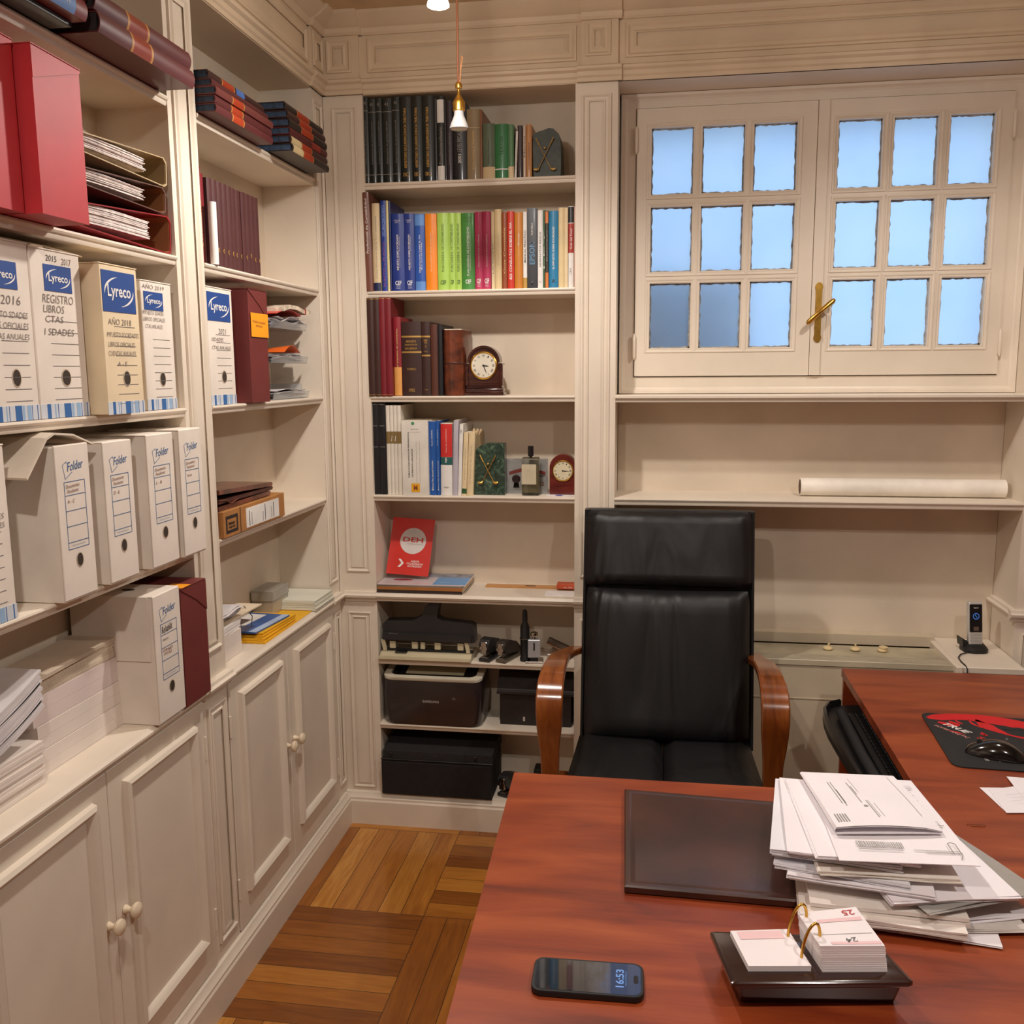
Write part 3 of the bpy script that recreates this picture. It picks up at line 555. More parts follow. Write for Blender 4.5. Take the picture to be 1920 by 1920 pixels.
def dial(parent, cx, y, dz, dr, face, hands, hh=(0,0), rim=BRASS, numerals=True, ink=INKK):
    Mx = Matrix.Translation((cx,y,dz)) @ Matrix.Rotation(R(90),4,'X')
    o = MB().lathe([(dr*1.0,0),(dr*1.13,.002),(dr*1.13,.005),(dr*1.04,.0075),(dr*.99,.004)], seg=40, M=Mx).build('bezel', rim, parent, smooth=40)
    f_ = MB().lathe([(dr*.99,.002),(dr*.98,.0045)], seg=40, M=Mx).build('dial', face, parent)
    if numerals:
        for i,nm in enumerate(['XII','I','II','III','IIII','V','VI','VII','VIII','IX','X','XI']):
            a = R(30*i); u_ = V((math.sin(a),0,math.cos(a))); r_ = V((math.cos(a),0,-math.sin(a)))
            text(nm, f_, V((cx,y-.0049,dz))+u_*dr*.80, r_, u_, dr*(.05+.05*len(nm)), dr*.17, ink, name='numeral', bold=.012)
    for nm,a,l,w_ in (('hour_hand',hh[0],.45,.05),('minute_hand',hh[1],.72,.03)):
        u_ = V((math.sin(R(a)),0,math.cos(R(a)))); r_ = V((math.cos(R(a)),0,-math.sin(R(a)))); c0 = V((cx,y-.0054-(.0003 if l > .5 else 0),dz)); e_ = V((0,-.0004,0))
        q = [c0-r_*dr*w_-u_*dr*.1, c0+r_*dr*w_-u_*dr*.1, c0+r_*dr*w_+u_*dr*l*.6, c0+u_*dr*l, c0-r_*dr*w_+u_*dr*l*.6]
        m = MB(); m.add(q+[p_+e_ for p_ in q], [(0,1,2,3,4),(9,8,7,6,5)]+[(i,(i+1)%5,5+(i+1)%5,5+i) for i in range(5)]); m.build(nm, hands, f_)
    MB().lathe([(dr*.07,.0045),(dr*.07,.0065),(dr*.02,.007)], seg=14, M=Mx).build('hub', hands, f_)
dial(ck, cx, .036, dz, dr, mat('ivory_dial', (226,218,198), .4), INKK, (98,158))
# fourth shelf
for bx_,lab in (((0.1326,0.1588,0.3214),'left black thin binder at the far left of the fourth shelf'),((0.1588,0.1844,0.3213),'right black thin binder beside the white set on the fourth shelf')):
    book(lab, *bx_, ZD, NAVYBLACK, hard=True, name='binder', cat='binder', d=.18, txt=[('SOCIEDAD', .755, .012, .7, INKG, 'h'), ('ACTAS', .525, .012, .7, INKG, 'h')], bands=[(.985,.99,INKG)])
OLIVE = bm_('olive_gold_patch', (128,104,56))
for i,bx_ in enumerate(((0.1854,0.1988,0.3139),(0.1992,0.2119,0.3139),(0.2123,0.2247,0.3138),(0.2251,0.2395,0.3138))):
    book(['leftmost','second','third','rightmost'][i]+' of four white volumes whose olive bands line up, fourth shelf', *bx_, ZD, bm_('ivory_cover', (226,218,204)), txt=[('/', .63, .06, .35, INKW, 'h', .03)] if i in (1,2) else (), bands=[(.575,.71,OLIVE)], d=.18)
book('thick white prevention manual with a yellow emblem at the foot, fourth shelf', 0.2437,0.3387,0.2617, ZD, bm_('offwhite_cover', (222,216,204)), y=0, square=True, d=.17, txt=[('PUBLICACION BASICA DE PREVENCION', .54, .60, .05, INKK, 'v', .015, -.48), ('DE RIESGOS LABORALES', .435, .38, .05, INKK, 'v', .015, -.22), ('Revision general de las condiciones de trabajo', .45, .56, .035, INKG, 'v', 0, .1), ('para la accion preventiva y de seguridad', .45, .56, .035, INKG, 'v', 0, .35), ('xxxxxxxxxx', .845, .006, .5, INKG, 'h'), ('xxx', .885, .012, .3, INKG, 'h')])
em = [o for o in C.objects if o.name.startswith('book') and o.get('label','').startswith('thick white prevention')][0]
ew = .5*(0.3389-0.2439)
MB().box(-ew*.32,ew*.32,-.0010,-.0004,.012,.042).build('emblem', mat('emblem_yellow', (232,170,40), .5), em)
text('M', em, (0,-.0014,.027), (1,0,0), (0,0,1), .014, .017, mat('print_brown', (150,70,30), .6), bold=.05)
MB().lathe([(.006,0),(.006,.0004)], seg=6, M=Matrix.Translation((-ew*.12,-.0006,.252)) @ Matrix.Rotation(R(90),4,'X')).build('emblem', mat('emblem_green', (60,140,96), .5), em)
BL = bm_('azure_cover', (28,84,160))
for bx_,lab in (((0.3369,0.3629,0.2583),'wider one of the two azure accounting-plan paperbacks'),((0.3633,0.3765,0.2602),'narrower azure accounting-plan paperback touching the red-headed one')):
    book(lab, *bx_, ZD, BL, txt=[('Nuevo Plan General Contable', .28, .38, .22, INKW, 'v', .01), ('PLAN GENERAL', .78, .22, .18, INKW, 'v'), ('o', .075, .02, .3, INKW, 'h', .05)])
book('paperback with red upper half, green band and white foot reading sage', 0.3773,0.419,0.251, ZD, PAPW, txt=[('Guia de contabilidad', .76, .32, .08, INKW, 'v'), ('sage', .49, .07, .18, INKW, 'v', .01), ('sage', .11, .022, .42, INKG, 'h', .01)], bands=[(.535,.995,bm_('signal_red_cover', (204,48,44))),(.425,.533,bm_('teal_patch', (40,92,88)))], lean=R(.6))
book('translucent lilac-grey plastic folder leaning right of the red-headed paperback', 0.4196,0.4377,0.2621, ZD, mat('lilac_plastic', (186,180,190), .25, coat=.5), lean=R(1.8), name='folder', cat='folder')
book('glossy white paperback leaning between the lilac folder and the cream one', 0.4381,0.4514,0.2492, ZD, PAPW, lean=R(2.4), txt=[('sage', .9, .06, .35, INKK, 'v')])
book('cream paperback with a small dark green foot mark, leaning', 0.452,0.4691,0.2198, ZD, CREAM, lean=R(2.8), txt=[('La letra de cambio', .5, .5, .2, INKG, 'v')], bands=[(.03,.11,bm_('forest_cover', (48,88,52)))])
book('wider cream paperback full of paper slips, leaning next to the green stone', 0.4697,0.4921,0.2198, ZD, CREAM, lean=R(2.9), txt=[('El Recurso de Alzada', .5, .6, .15, INKG, 'v')])
for i,(dx,a) in enumerate(((0,.1),(.006,.35),(.012,.6))):
    m = MB(); m.box(-.004,.004,-.0003,.0003,0,.022,M=Matrix.Translation((0.4945+dx,.03+.01*i,1.4479-.006)) @ Matrix.Rotation(a,4,'Y') @ Matrix.Rotation(.3,4,'Z'))
    tag(m.build('paper_slip', mat('slip_buff', (206,180,140), .8), None, loc=(0.4945+dx,.03+.01*i,1.4479-.006)), ['left','middle','right'][i]+' buff paper slip sticking out of the leaning cream paperback', 'paper slip', 'paper slips in the leaning cream paperback')
# stone golf bookends
STONE = bpy.data.materials.new('green_marble'); STONE.use_nodes = True; t = NT(STONE); p = bsdf(STONE)
co = t.new('ShaderNodeTexCoord').outputs['Object']; nz = t.new('ShaderNodeTexNoise'); nz.inputs['Scale'].default_value = 28; nz.inputs['Detail'].default_value = 8; nz.inputs['Distortion'].default_value = 2.5; t.link(co, nz.inputs[0])
t.link(t.ramp(nz.outputs['Fac'], [(.3,(28,40,34)),(.5,(46,66,54)),(.62,(66,92,74)),(.72,(128,146,124))]), p.inputs['Base Color']); p.inputs['Roughness'].default_value = .25; p.inputs['Coat Weight'].default_value = .4
STONE2 = mat('dark_stone', (44,50,38), .5, var=.35, vs=40)
def club(parent, x, y, z, s, side, m):
    # a shaft running from the upper outside to the lower inside and a small iron head
    top = V((x-side*.24*s, y, z+.42*s)); bot = V((x+side*.15*s, y, z-.34*s))
    MB().tube([top, top.lerp(bot,.25)], .020*s, 8).build('club_grip', m, parent, smooth=40)
    MB().tube([top.lerp(bot,.2), bot], .012*s, 8).build('club_shaft', m, parent, smooth=40)
    h = MB(); h.tube([bot, bot+V((side*.02*s,-.01*s,-.045*s)), bot+V((side*.08*s,-.02*s,-.06*s)), bot+V((side*.15*s,-.02*s,-.045*s))], [.015*s,.035*s,.042*s,.030*s], 10); h.build('club_head', m, parent, smooth=50)
def golf(lab, x0, x1, z, h, d, y, outline, stone, gm, cxf, sc, czf):
    t_ = thing('golf_bookend', lab, 'bookend', ((x0+x1)/2,y+d/2,z))
    m = MB(); w = x1-x0; m.prism([(x0+a*w, z+b_*h) for a,b_ in outline], FR(0), y, y+d); m.build('stone_block', stone, t_, smooth=30)
    c = V((x0+cxf*w, y-.0055, z+czf*h))
    club(t_, c.x, c.y, c.z, sc, 1, gm); club(t_, c.x, c.y-.0035, c.z, sc, -1, gm)
    MB().lathe([(.0005,.0),(.0035,.001),(.0048,.004),(.0035,.008),(.0005,.009)], seg=14, M=Matrix.Translation((c.x,c.y+.004,c.z+sc*.16)) @ Matrix.Rotation(R(90),4,'X')).build('golf_ball', gm, t_, smooth=50)
GC = mat('polished_gilt', (222,178,90), .25, .8, var=.04)
golf('green marble bookend with crossed golf clubs, square right shoulder, on the fourth shelf', 0.4928, 0.602, ZD, 0.1815, .045, .035, [(0,0),(1,0),(1,1),(.45,1),(.28,.97),(.12,.9),(0,.80)], STONE, GC, .47, .118, .50)
golf('dark stone bookend with crossed golf clubs and an irregular rounded top, on the top shelf', 0.7055, 0.7975, ZA, 0.1568, .10, .03, [(.03,0),(1,0),(1.02,.3),(1,.72),(.93,.88),(.74,.985),(.58,1),(.40,.965),(.18,.93),(.06,.90),(0,.72),(.01,.3)], STONE2, mat('aged_brass', (178,148,90), .4, .5), .44, .122, .47)
# acrylic picture block
AC = mat('clear_acrylic', (245,248,248), .04, trans=1, var=0)
x0,x1 = 0.5977,0.7462; hh = 0.1218
t_ = thing('acrylic_frame', 'clear acrylic block holding a picture with a dark rosette, behind the perfume bottle', 'picture frame', ((x0+x1)/2,.1,ZD))
MB().box(x0,x1,.092,.094,ZD,ZD+hh).build('picture', mat('picture_paper', (206,200,196), .6, var=.08, vs=30), t_)
q = MB(); rows = []; 
for i in range(11):
    a = i/10; X = x0+.012+a*(x1-x0-.02); Z = ZD+hh*.58+.014*math.sin(a*3.1); rows.append((X,.0912,Z))
q.grid([[(a,b_,c-.006) for a,b_,c in rows],[(a,b_,c+.006) for a,b_,c in rows]]); q.build('painted_ribbon', mat('ribbon_red', (168,60,48), .6), t_)
rx = 0.6346; rz = ZD+hh*.42
MB().lathe([(.014,0),(.0155,.001),(.011,.0025),(.006,.002)], seg=12, M=Matrix.Translation((rx,.0915,rz)) @ Matrix.Rotation(R(90),4,'X')).build('rosette', mat('rosette_dark', (60,30,32), .5, var=.3, vs=80), t_)
for s_ in (-1,1):
    m = MB(); m.prism([(rx-.004+s_*.003,rz-.008),(rx+.004+s_*.003,rz-.008),(rx+.005+s_*.006,rz-.033),(rx+s_*.006-.0,rz-.030),(rx-.005+s_*.006,rz-.033)], FR(0), .0905,.0915); m.build('ribbon_tail', mat('ribbon_navy', (40,36,54), .5), t_)
text('CIO', t_, (0.7278,.0908,1.2944), (1,0,0), (0,0,1), .019, .008, INKK, bold=.02)
text('22', t_, (0.7239,.0908,1.266), (1,0,0), (0,0,1), .021, .014, mat('print_brown', (150,90,60), .6), bold=.02)
MB().box(x0-.001,x1+.001,.086,.0905,ZD,ZD+hh+.003,.0008,1).build('acrylic_front', AC, t_)
# perfume bottle
x0,x1 = 0.6618,0.7225; hb = 0.1322; hcap = 0.1718; xm = (x0+x1)/2; wr = (x1-x0)/2
t_ = thing('perfume_bottle', 'clear glass perfume bottle with black cap and pale label, standing before the acrylic block', 'perfume bottle', (xm,.05,ZD))
def rrect(cx_, cy_, hx_, hy_, r_, n=5):
    o = []
    for sx,sy,a0 in ((1,1,0),(-1,1,90),(-1,-1,180),(1,-1,270)):
        for i in range(n+1): a = R(a0+90*i/n); o.append((cx_+sx*(hx_-r_)+r_*math.cos(a), cy_+sy*(hy_-r_)+r_*math.sin(a)))
    return o
def loft(mb, secs):
    rows = [[(x,y,z) for x,y in s] for s,z in secs]; mb.grid(rows, True); mb.caps(rows[0], rows[-1]); return mb
m = MB(); loft(m, [(rrect(xm,.05,wr-.002,.020,.009),ZD+.0005),(rrect(xm,.05,wr,.022,.010),ZD+.003),(rrect(xm,.05,wr,.022,.010),ZD+hb-.003),(rrect(xm,.05,wr-.003,.019,.008),ZD+hb),(rrect(xm,.05,.006,.006,.005),ZD+hb+.001)])
m.build('glass_body', mat('bottle_glass', (238,240,228), .03, trans=1, var=0), t_, smooth=35)
m = MB(); loft(m, [(rrect(xm,.05,wr-.004,.018,.008),ZD+.010),(rrect(xm,.05,wr-.004,.018,.008),ZD+hb*.80)]); m.build('perfume', mat('perfume_liquid', (190,176,140), .1, trans=.6, var=0), t_, smooth=35)
MB().box(x0+.001,x1-.009,.0272,.0276,ZD+hb*.30,ZD+hb*.83).build('paper_label', mat('label_buff', (196,184,156), .7), t_)
text('xxxxxx\nxxxxxx', t_, (xm-.004,.0268,ZD+hb*.66), (1,0,0), (0,0,1), .012, .004, INKG)
MB().lathe([(.0055,hb-.001),(.0055,hb+.004),(.0098,hb+.0045),(.0102,hb+.006),(.0102,hcap-.001),(.0092,hcap)], (xm,.05,ZD), 20).build('cap', mat('cap_black', (20,20,24), .25, coat=.5), t_, smooth=35)
# small mahogany clock
x0,x1 = 0.7566,0.8491; hh = 0.1418; xm = (x0+x1)/2
t_ = thing('desk_clock', 'small arched mahogany clock with a brass rim on the fourth shelf beside the pilaster', 'clock', (xm,.08,ZD))
m = MB(); m.prism(arch(xm,x1-x0,ZD,ZD+hh,20), FR(0), .06,.105); m.build('case', wood('reddish_mahogany', [(.3,(84,26,22)),(.6,(112,42,34)),(.8,(130,58,44))], scale=(2,2,14), rough=.25, coat=.5), t_, smooth=30)
dial(t_, xm+.0005, .060, ZD+hh*.60, (x1-x0)*.355, mat('cream_dial', (226,216,184), .4), INKK, (97,92))
m = MB(); m.box(0.7491,0.8488,.018,.058,ZD,ZD+.0012)
o = tag(m.build('business_card', WHITEPAPER, None, loc=(0.7972,.04,ZD)), 'white card with a blue oval mark lying in front of the small clock', 'card')
MB().lathe([(.014,.0013),(.013,.0016)], (0.7925,.036,ZD), 20).build('printed_mark', mat('print_cobalt', (50,70,170), .6), o)
# ---- fifth shelf: magazines, leaflet, ruler
mags = [('bottom magazine of the shelf pile, dark cover', (52,40,38), .0, .012, 0, .004), ('orange-brown thick magazine second from the bottom of the shelf pile', (172,112,58), .002, .012, .012, -.003), ('grey magazine third from the bottom of the shelf pile', (136,124,112), .0, .006, .024, .0)]
mx0,mx1 = 0.1396, 0.4506
for lab,c_,dx,th,zo,ry in mags:
    t_ = thing('magazine', lab, 'magazine', ((mx0+mx1)/2+dx,.092,ZE+zo), (0,0,ry*2), 'magazines piled on the fifth shelf', local=True)
    w = (mx1-mx0)/2-.001*abs(dx)*10; m = MB(); m.box(-w,w,-.092,.095,0,.0008); m.box(-w,w,-.092,.095,th-.0008,th); m.box(-w,w,-.0925,-.0915,0,th); m.build('cover', mat('magazine_%d'%c_[0], c_, .35, coat=.3), t_)
    MB().box(-w+.001,w-.002,-.0912,.094,.001,th-.001).build('pages', PAGES, t_)
zt = ZE+.030
t_ = thing('magazine', 'top glossy magazine of the shelf pile, white and pink with a sky blue panel', 'magazine', ((mx0+mx1)/2+.006,.09,zt), (0,0,.02), 'magazines piled on the fifth shelf', local=True)
w = (mx1-mx0)/2+.004; m = MB(); m.box(-w,w,-.09,.095,0,.004); m.build('cover', mat('magazine_white', (220,206,208), .25, coat=.4), t_)
MB().box(w*.25,w-.001,-.088,.03,.0042,.0046).build('printed_panel', mat('panel_skyblue', (96,160,216), .3, coat=.4), t_)
MB().box(-w*.12,w-.001,.03,.094,.0042,.0046).build('printed_panel', mat('panel_greyphoto', (110,112,126), .3, coat=.4, var=.5, vs=25), t_)
text('Seguros', t_, (w*.5,-.055,.0048), (1,0,0), (0,1,0), .04, .01, INKW, bold=.02)
m = MB(); 
for k in range(14):
    a = k/13; 
m.lathe([(.030,.0042),(.028,.0047)], seg=24, M=Matrix.Translation((-w*.52,-.02,0)) @ Matrix.Diagonal((1.25,.42,1,1))); m.build('printed_lips', mat('print_lips', (170,50,66), .3, coat=.4), t_)
# leaning red leaflet
DR = mat('leaflet_red', (206,44,34), .35, coat=.2, var=.03); 
lo = V((0.231,0.075,0.9272)); up_ = V((0.2427,0.155,1.1237))
wl = 0.3109-0.1516
lf = thing('leaflet', 'red leaflet with a white DEH roundel leaning against the back of the shelf', 'leaflet', tuple(lo), (0,0,0), local=True)
ud = (up_-lo); Lh = ud.length; ud.normalize(); rd = V((1,0,0)); rd = (rd-ud*rd.dot(ud)).normalized(); nd = rd.cross(ud)
def lp(a,b_,h=0): return rd*a*wl+ud*b_*Lh+nd*h
m = MB(); m.add([lp(-.5,0),lp(.5,0),lp(.5,1),lp(-.5,1),lp(-.5,0,-.0012),lp(.5,0,-.0012),lp(.5,1,-.0012),lp(-.5,1,-.0012)], [(0,1,2,3),(4,7,6,5),(0,4,5,1),(1,5,6,2),(2,6,7,3),(3,7,4,0)]); m.build('sheet', DR, lf)
m = MB(); cc_ = lp(.04,.60,.0004); m.add([cc_+rd*.049*math.cos(2*math.pi*i/40)+ud*.049*math.sin(2*math.pi*i/40) for i in range(40)], [tuple(range(40))]); m.build('roundel', mat('roundel_grey', (214,206,200), .5), lf)
text('DEH', lf, lp(.04,.62,.0008), rd, ud, .076, .018, RED, bold=.02); text('Empresas Asesoras', lf, lp(.10,.545,.0008), rd, ud, .058, .005, INKG)
text('AGENTE\nCOLABORADOR\nAUTORIZADO', lf, lp(.15,.20,.0006), rd, ud, .062, .025, INKW, bold=.015)
m = MB(); ch = [(-.25,.27),(-.17,.20),(-.25,.13)]; m.grid([[lp(a,b_,.0005) for a,b_ in ch],[lp(a+.06,b_,.0005) for a,b_ in ch]]); m.build('chevron', INKW, lf)
# ruler and small things at the right end of that shelf
rl = thing('ruler', 'long wooden ruler lying flat on the fifth shelf', 'ruler', (0.6678,0.14,0.8927,))
OFF[rl] = V(rl.location)
rz_ = ZE; m = MB(); m.box(0.5113, XR-.003, .128,.165, ZE, ZE+.006,.001,1); m.build('body', wood('ruler_wood', [(.3,(176,116,52)),(.7,(206,146,76))], scale=(1,20,20), rough=.4), rl)
MB().box(0.658,0.6953,.140,.150,ZE+.006,ZE+.0065).build('printed_scale', INKK, rl)
rl.location.z = ZE; OFF[rl] = V(rl.location)
for c_ in rl.children:
    for v_ in c_.data.vertices: v_.co.z += 0.8927-ZE
m = MB(); m.box(0.7764, XR-.004, .105,.150, ZE+.0062, ZE+.024,.001,1); o = tag(m.build('staple_box', mat('orange_red_card', (196,84,50), .5), None, loc=(.815,.13,ZE+.006)), 'small orange-red cardboard box on the end of the wooden ruler', 'box')
text('No. 24/6', o, (.818,.1046,ZE+.013), (1,0,0), (0,0,1), .03, .005, INKW)
m = MB(); m.box(0.7418, XR-.003, .02,.09, ZE, ZE+.0025); m.box(0.7759, XR-.012, .03,.07, ZE+.0025, ZE+.004); tag(m.build('card_pad', WHITEPAPER, None, loc=(.8,.05,ZE)), 'thin white card pad in front of the ruler at the right end of the shelf', 'card pad')

# ================================================================ SIDE BOOKCASE CONTENTS
LAND = (R(90))
LBLUE = mat('logo_blue', (34,72,140), .5, var=.03); STR1 = mat('stripe_blue', (52,104,166), .5); STR2 = mat('stripe_pale', (150,182,214), .5); STRB = mat('stripe_base', (206,210,216), .6)
SEPIA = mat('brown_ink', (128,74,52), .8, var=0); RULE = mat('rule_grey', (110,104,104), .8, var=0)
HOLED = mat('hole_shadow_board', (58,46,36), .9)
def hole(root, x, z, rx, rz, y=0, extra=None):
    m = MB(); n = 20; o = [(x+rx*math.cos(2*math.pi*i/n), z+rz*math.sin(2*math.pi*i/n)) for i in range(n)]
    m.grid([[(a*1.0,y-.0006,b) for a,b in o],[(x+(a-x)*.86,y-.0008,z+(b-z)*.86) for a,b in o]], True); m.build('hole_rim', mat('cut_card_edge', (190,170,146), .8), root)
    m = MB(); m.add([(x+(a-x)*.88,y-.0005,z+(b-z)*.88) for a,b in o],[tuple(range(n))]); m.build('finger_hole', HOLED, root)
def abox(lab, y0, y1, xf, z, h, depth, m_body, tilt=0, group=None, top=True):
    w = y1-y0; t_ = thing('archive_box', lab, 'archive box', (xf,(y0+y1)/2,z+.0006), (0,0,LAND), group, local=True)
    hw = w/2-.001; m = MB()
    m.box(-hw,hw,.0,depth,0,h-.003,.0015,1); m.build('body', m_body, t_)
    if top:
        m = MB(); m.box(-hw-.0008,hw+.0008,-.0012,depth,h-.003,h,.001,1)
        m.build('lid_flap', m_body, t_)
    return t_, hw
def lyreco(lab, y0, y1, xf, z, h, lines, logo=(.09,.245,.25,.80), hole_c=.76, z_lines=(.42,.89), nl=8, logo_small=1, bodyc=None, depth=.17):
    t_, hw = abox(lab, y0, y1, xf, z, h, depth, bodyc or CARD)
    def px(a): return -hw+a*2*hw
    def pz(b): return h*(1-b)
    m = MB(); m.box(px(.0),px(1.0),-.0006,0,0,h*.085); m.build('printed_foot', STRB, t_)
    m = MB(); rnd = random.Random(int(abs(y0)*1000))
    for a0,a1,k in ((.12,.19,0),(.27,.29,1),(.33,.34,0),(.46,.60,0),(.62,.66,1),(.72,.80,1),(.82,.83,0),(.94,.955,0)):
        m.mi = k; m.box(px(a0),px(a1),-.0010,-.0004,0,h*.085)
    m.build('printed_stripes', [STR1,STR2], t_)
    lx0,lx1 = px(logo[2]),px(logo[3]); lz1,lz0 = pz(logo[0]),pz(logo[1])
    lg = MB().box(lx0,lx1,-.0010,-.0002,lz0,lz1).build('logo_patch', LBLUE, t_)
    cx_,cz_ = (lx0+lx1)/2,(lz0+lz1)/2; lw,lh = lx1-lx0,lz1-lz0
    text('Lyreco', lg, (cx_,-.0016,cz_-lh*.02), (1,0,0), (0,0,1), lw*.70, lh*.40, PAPW, bold=.018)
    for s_ in (-1,1):
        m = MB(); ra = []; rb = []
        for i in range(13):
            a = i/12; ang = R(95+a*95) if s_ < 0 else R(-85+a*95); tk = math.sin(math.pi*a)*.045+.004
            ex,ez = lw*.44,lh*.36
            ra.append((cx_+ex*math.cos(ang),-.0014,cz_+ez*math.sin(ang))); rb.append((cx_+(ex-lw*tk)*math.cos(ang),-.0014,cz_+(ez-lh*tk)*math.sin(ang)))
        m.grid([ra,rb]); m.build('logo_swoosh', PAPW, lg)
    for i in range(nl):
        zz = pz(z_lines[0]+(z_lines[1]-z_lines[0])*i/(nl-1)); MB().box(px(.30),px(.86),-.0006,-.0001,zz-.0005,zz+.0005).build('ruled_line', RULE, t_)
    for body,a,b,W_,H_,mm in lines: text(body, t_, (px(a),-.0008,pz(b)), (1,0,0), (0,0,1), W_*2*hw, H_*h, mm, name='handwriting', shear=.15, bold=-.006)
    hole(t_, px(.55), pz(hole_c), hw*.20, .017)
    return t_
lyreco('white archive box with blue logo dated 2016, cut off by the left picture edge', -1.7161, -1.589, .0, ZC, .315, [('2016',.55,.33,.42,.05,INK),('IMPUESTO SDADES',.42,.41,.95,.035,INK),('LIBROS OFICIALES',.42,.47,.95,.035,INK),('CTAS ANUALES',.5,.53,.8,.032,INK)], logo=(.12,.27,.1,.72))
lyreco('white archive box with blue logo, handwritten REGISTRO LIBROS CTAS', -1.5875, -1.4349, .0, ZC, .312, [('2015',.42,.052,.22,.035,INKK),('2017',.72,.06,.20,.04,INK),('REGISTRO',.50,.29,.62,.05,INK),('LIBROS',.40,.35,.42,.045,INK),('CTAS',.40,.41,.36,.04,INK),('I SDADES',.48,.485,.6,.04,INK)])
lyreco('yellowed archive box with the largest blue logo, handwritten 2018, jutting out', -1.4274, -1.2897, .035, ZC, .300, [('AÑO 2018',.45,.375,.62,.05,INK),('IMPUESTO SOCIEDADES',.52,.465,.86,.032,INK),('LIBROS OFICIALES',.47,.53,.72,.032,INK),('CUENTAS ANUALES',.47,.59,.74,.032,INK),('A - E',.45,.66,.26,.03,INK)], logo=(.045,.315,.04,.92), z_lines=(.41,.93), nl=9, bodyc=mat('yellowed_cardboard', (224,204,170), .8, var=.03, vs=12), depth=.20)
lyreco('white archive box with a small blue logo, handwritten 2019, last one before the post', -1.2181, -1.085, .0, ZC, .287, [('AÑO 2019',.40,.045,.72,.04,INK),('IMPUESTO SDADES',.36,.245,.68,.03,INK),('LIBROS OFICIALES',.38,.295,.72,.03,INK),('CTAS ANUALES',.36,.35,.56,.03,INK)], logo=(.085,.225,.08,.70), z_lines=(.45,.9), nl=8)
lyreco('white archive box with blue logo dated 2021, beside the maroon box with the orange note', YP+.003, -0.762, -.002, ZC, .300, [('2021',.55,.37,.30,.045,INK),('ISDADES',.36,.44,.45,.03,INK),('CTAS ANUALES',.5,.51,.75,.03,INK)], logo=(.045,.285,.02,.90), z_lines=(.40,.86), nl=8)
lyreco('white archive box with a striped foot at the left picture edge, fourth shelf', -1.86, -1.6969, .0, ZD, .31, [('SDADES',.72,.40,.4,.03,INK),('ANUALES',.72,.45,.4,.03,INK)], logo=(.09,.22,.1,.5))
def folder_box(lab, y0, y1, xf, z, h, l1, l2, depth=.175, topflap=True, inkc=None, l3=''):
    t_, hw = abox(lab, y0, y1, xf, z, h, depth, CARD, top=topflap)
    def px(a): return -hw+a*2*hw
    def pz(b): return h*(1-b)
    if not topflap:
        m = MB(); m.box(-hw,hw,0,.002,h-.003,h); m.build('front_edge', CARD, t_)
    m = MB(); m.box(-hw-.002,hw+.0005,-.0028,-.0002,.004,h-.001,.001,1); fr = m.build('front_panel', CARD, t_); y_ = -.0034
    m = MB()
    for a,b,c,d in ((.18,.125,.30,.105),(.18,.125,.24,.215),(.24,.215,.46,.175),(.30,.105,.30,.12)):
        p0 = V((px(a),y_,pz(b))); p1 = V((px(c),y_,pz(d))); dd = (p1-p0).normalized(); n_ = dd.cross(V((0,1,0)))*.0006
        m.add([p0-n_,p0+n_,p1+n_,p1-n_],[(0,1,2,3)])
    m.build('page_icon', INKBLUE, fr)
    text('Folder', fr, (px(.56),y_,pz(.135)), (1,0,.08), (-.04,0,1), .50*2*hw, .058*h, mat('logo_steel_blue', (56,100,150), .6, var=0), bold=.004, shear=.25)
    m = MB(); T0,T1 = .235,.665; bw = .0011
    for f_ in (0,.20,.43,.66,.90,1.0): zz = pz(T0+(T1-T0)*f_); m.box(px(.19),px(.82),y_,y_+.0004,zz-bw/2,zz+bw/2)
    for a in (.19,.82): m.box(px(a)-bw/2,px(a)+bw/2,y_,y_+.0004,pz(T1),pz(T0))
    m.build('printed_table', INKBLUE, fr)
    text('FOLIO PROLONGADO', fr, (px(.5),y_,pz(T0+(T1-T0)*.95)), (1,0,0), (0,0,1), .42*2*hw, .009*h, mat('print_pale_blue', (120,150,180), .6, var=0))
    ic = inkc or SEPIA
    text(l1, fr, (px(.44),y_-.0002,pz(T0+(T1-T0)*.10)), (1,0,.05), (0,0,1), .42*2*hw, .055*h, ic, name='handwriting', shear=.3)
    text(l2, fr, (px(.36),y_-.0002,pz(T0+(T1-T0)*.29)), (1,0,0), (0,0,1), .22*2*hw, .022*h, ic, name='handwriting', shear=.2)
    if l3: text(l3, fr, (px(.42),y_-.0002,pz(T0+(T1-T0)*.52)), (1,0,0), (0,0,1), .38*2*hw, .05*h, SEPIA, name='handwriting', shear=.2)
    hole(t_, px(.50), pz(.745), hw*.22, .0145, y=-.0030)
    return t_
f1 = folder_box('white folio box with its lid flap hanging open to the left, marked A-C', -1.599, -1.496, .026, ZD, .298, 'Documentos\nPendientes', 'A - C', topflap=False)
folder_box('white folio box marked D-K, second of the four on the fourth shelf', -1.443, -1.340, .024, ZD, .293, 'Documentos\nPendientes', 'D - K')
folder_box('white folio box marked L-B, third of the four on the fourth shelf', -1.290, -1.178, .030, ZD, .297, 'Documentos\nPendientes', 'L - B')
folder_box('white folio box marked varios, fourth one, in front of the post', -1.156, -1.052, .034, ZD, .300, 'Documentos\nPendientes', 'Varios', l3='')
f5 = folder_box('white folio box standing on the ledge with black handwriting, left of the maroon box', -1.3085, -1.194, .032, ZE, .297, 'Rehabilit.', 'Import', inkc=INKK, l3='ITPAJD\nPTAS', depth=.20)
MB().box(-.0595,-.0560,.010,.198,.297*.50,.2965,.0008,1).build('lid_side', CARD, f5)
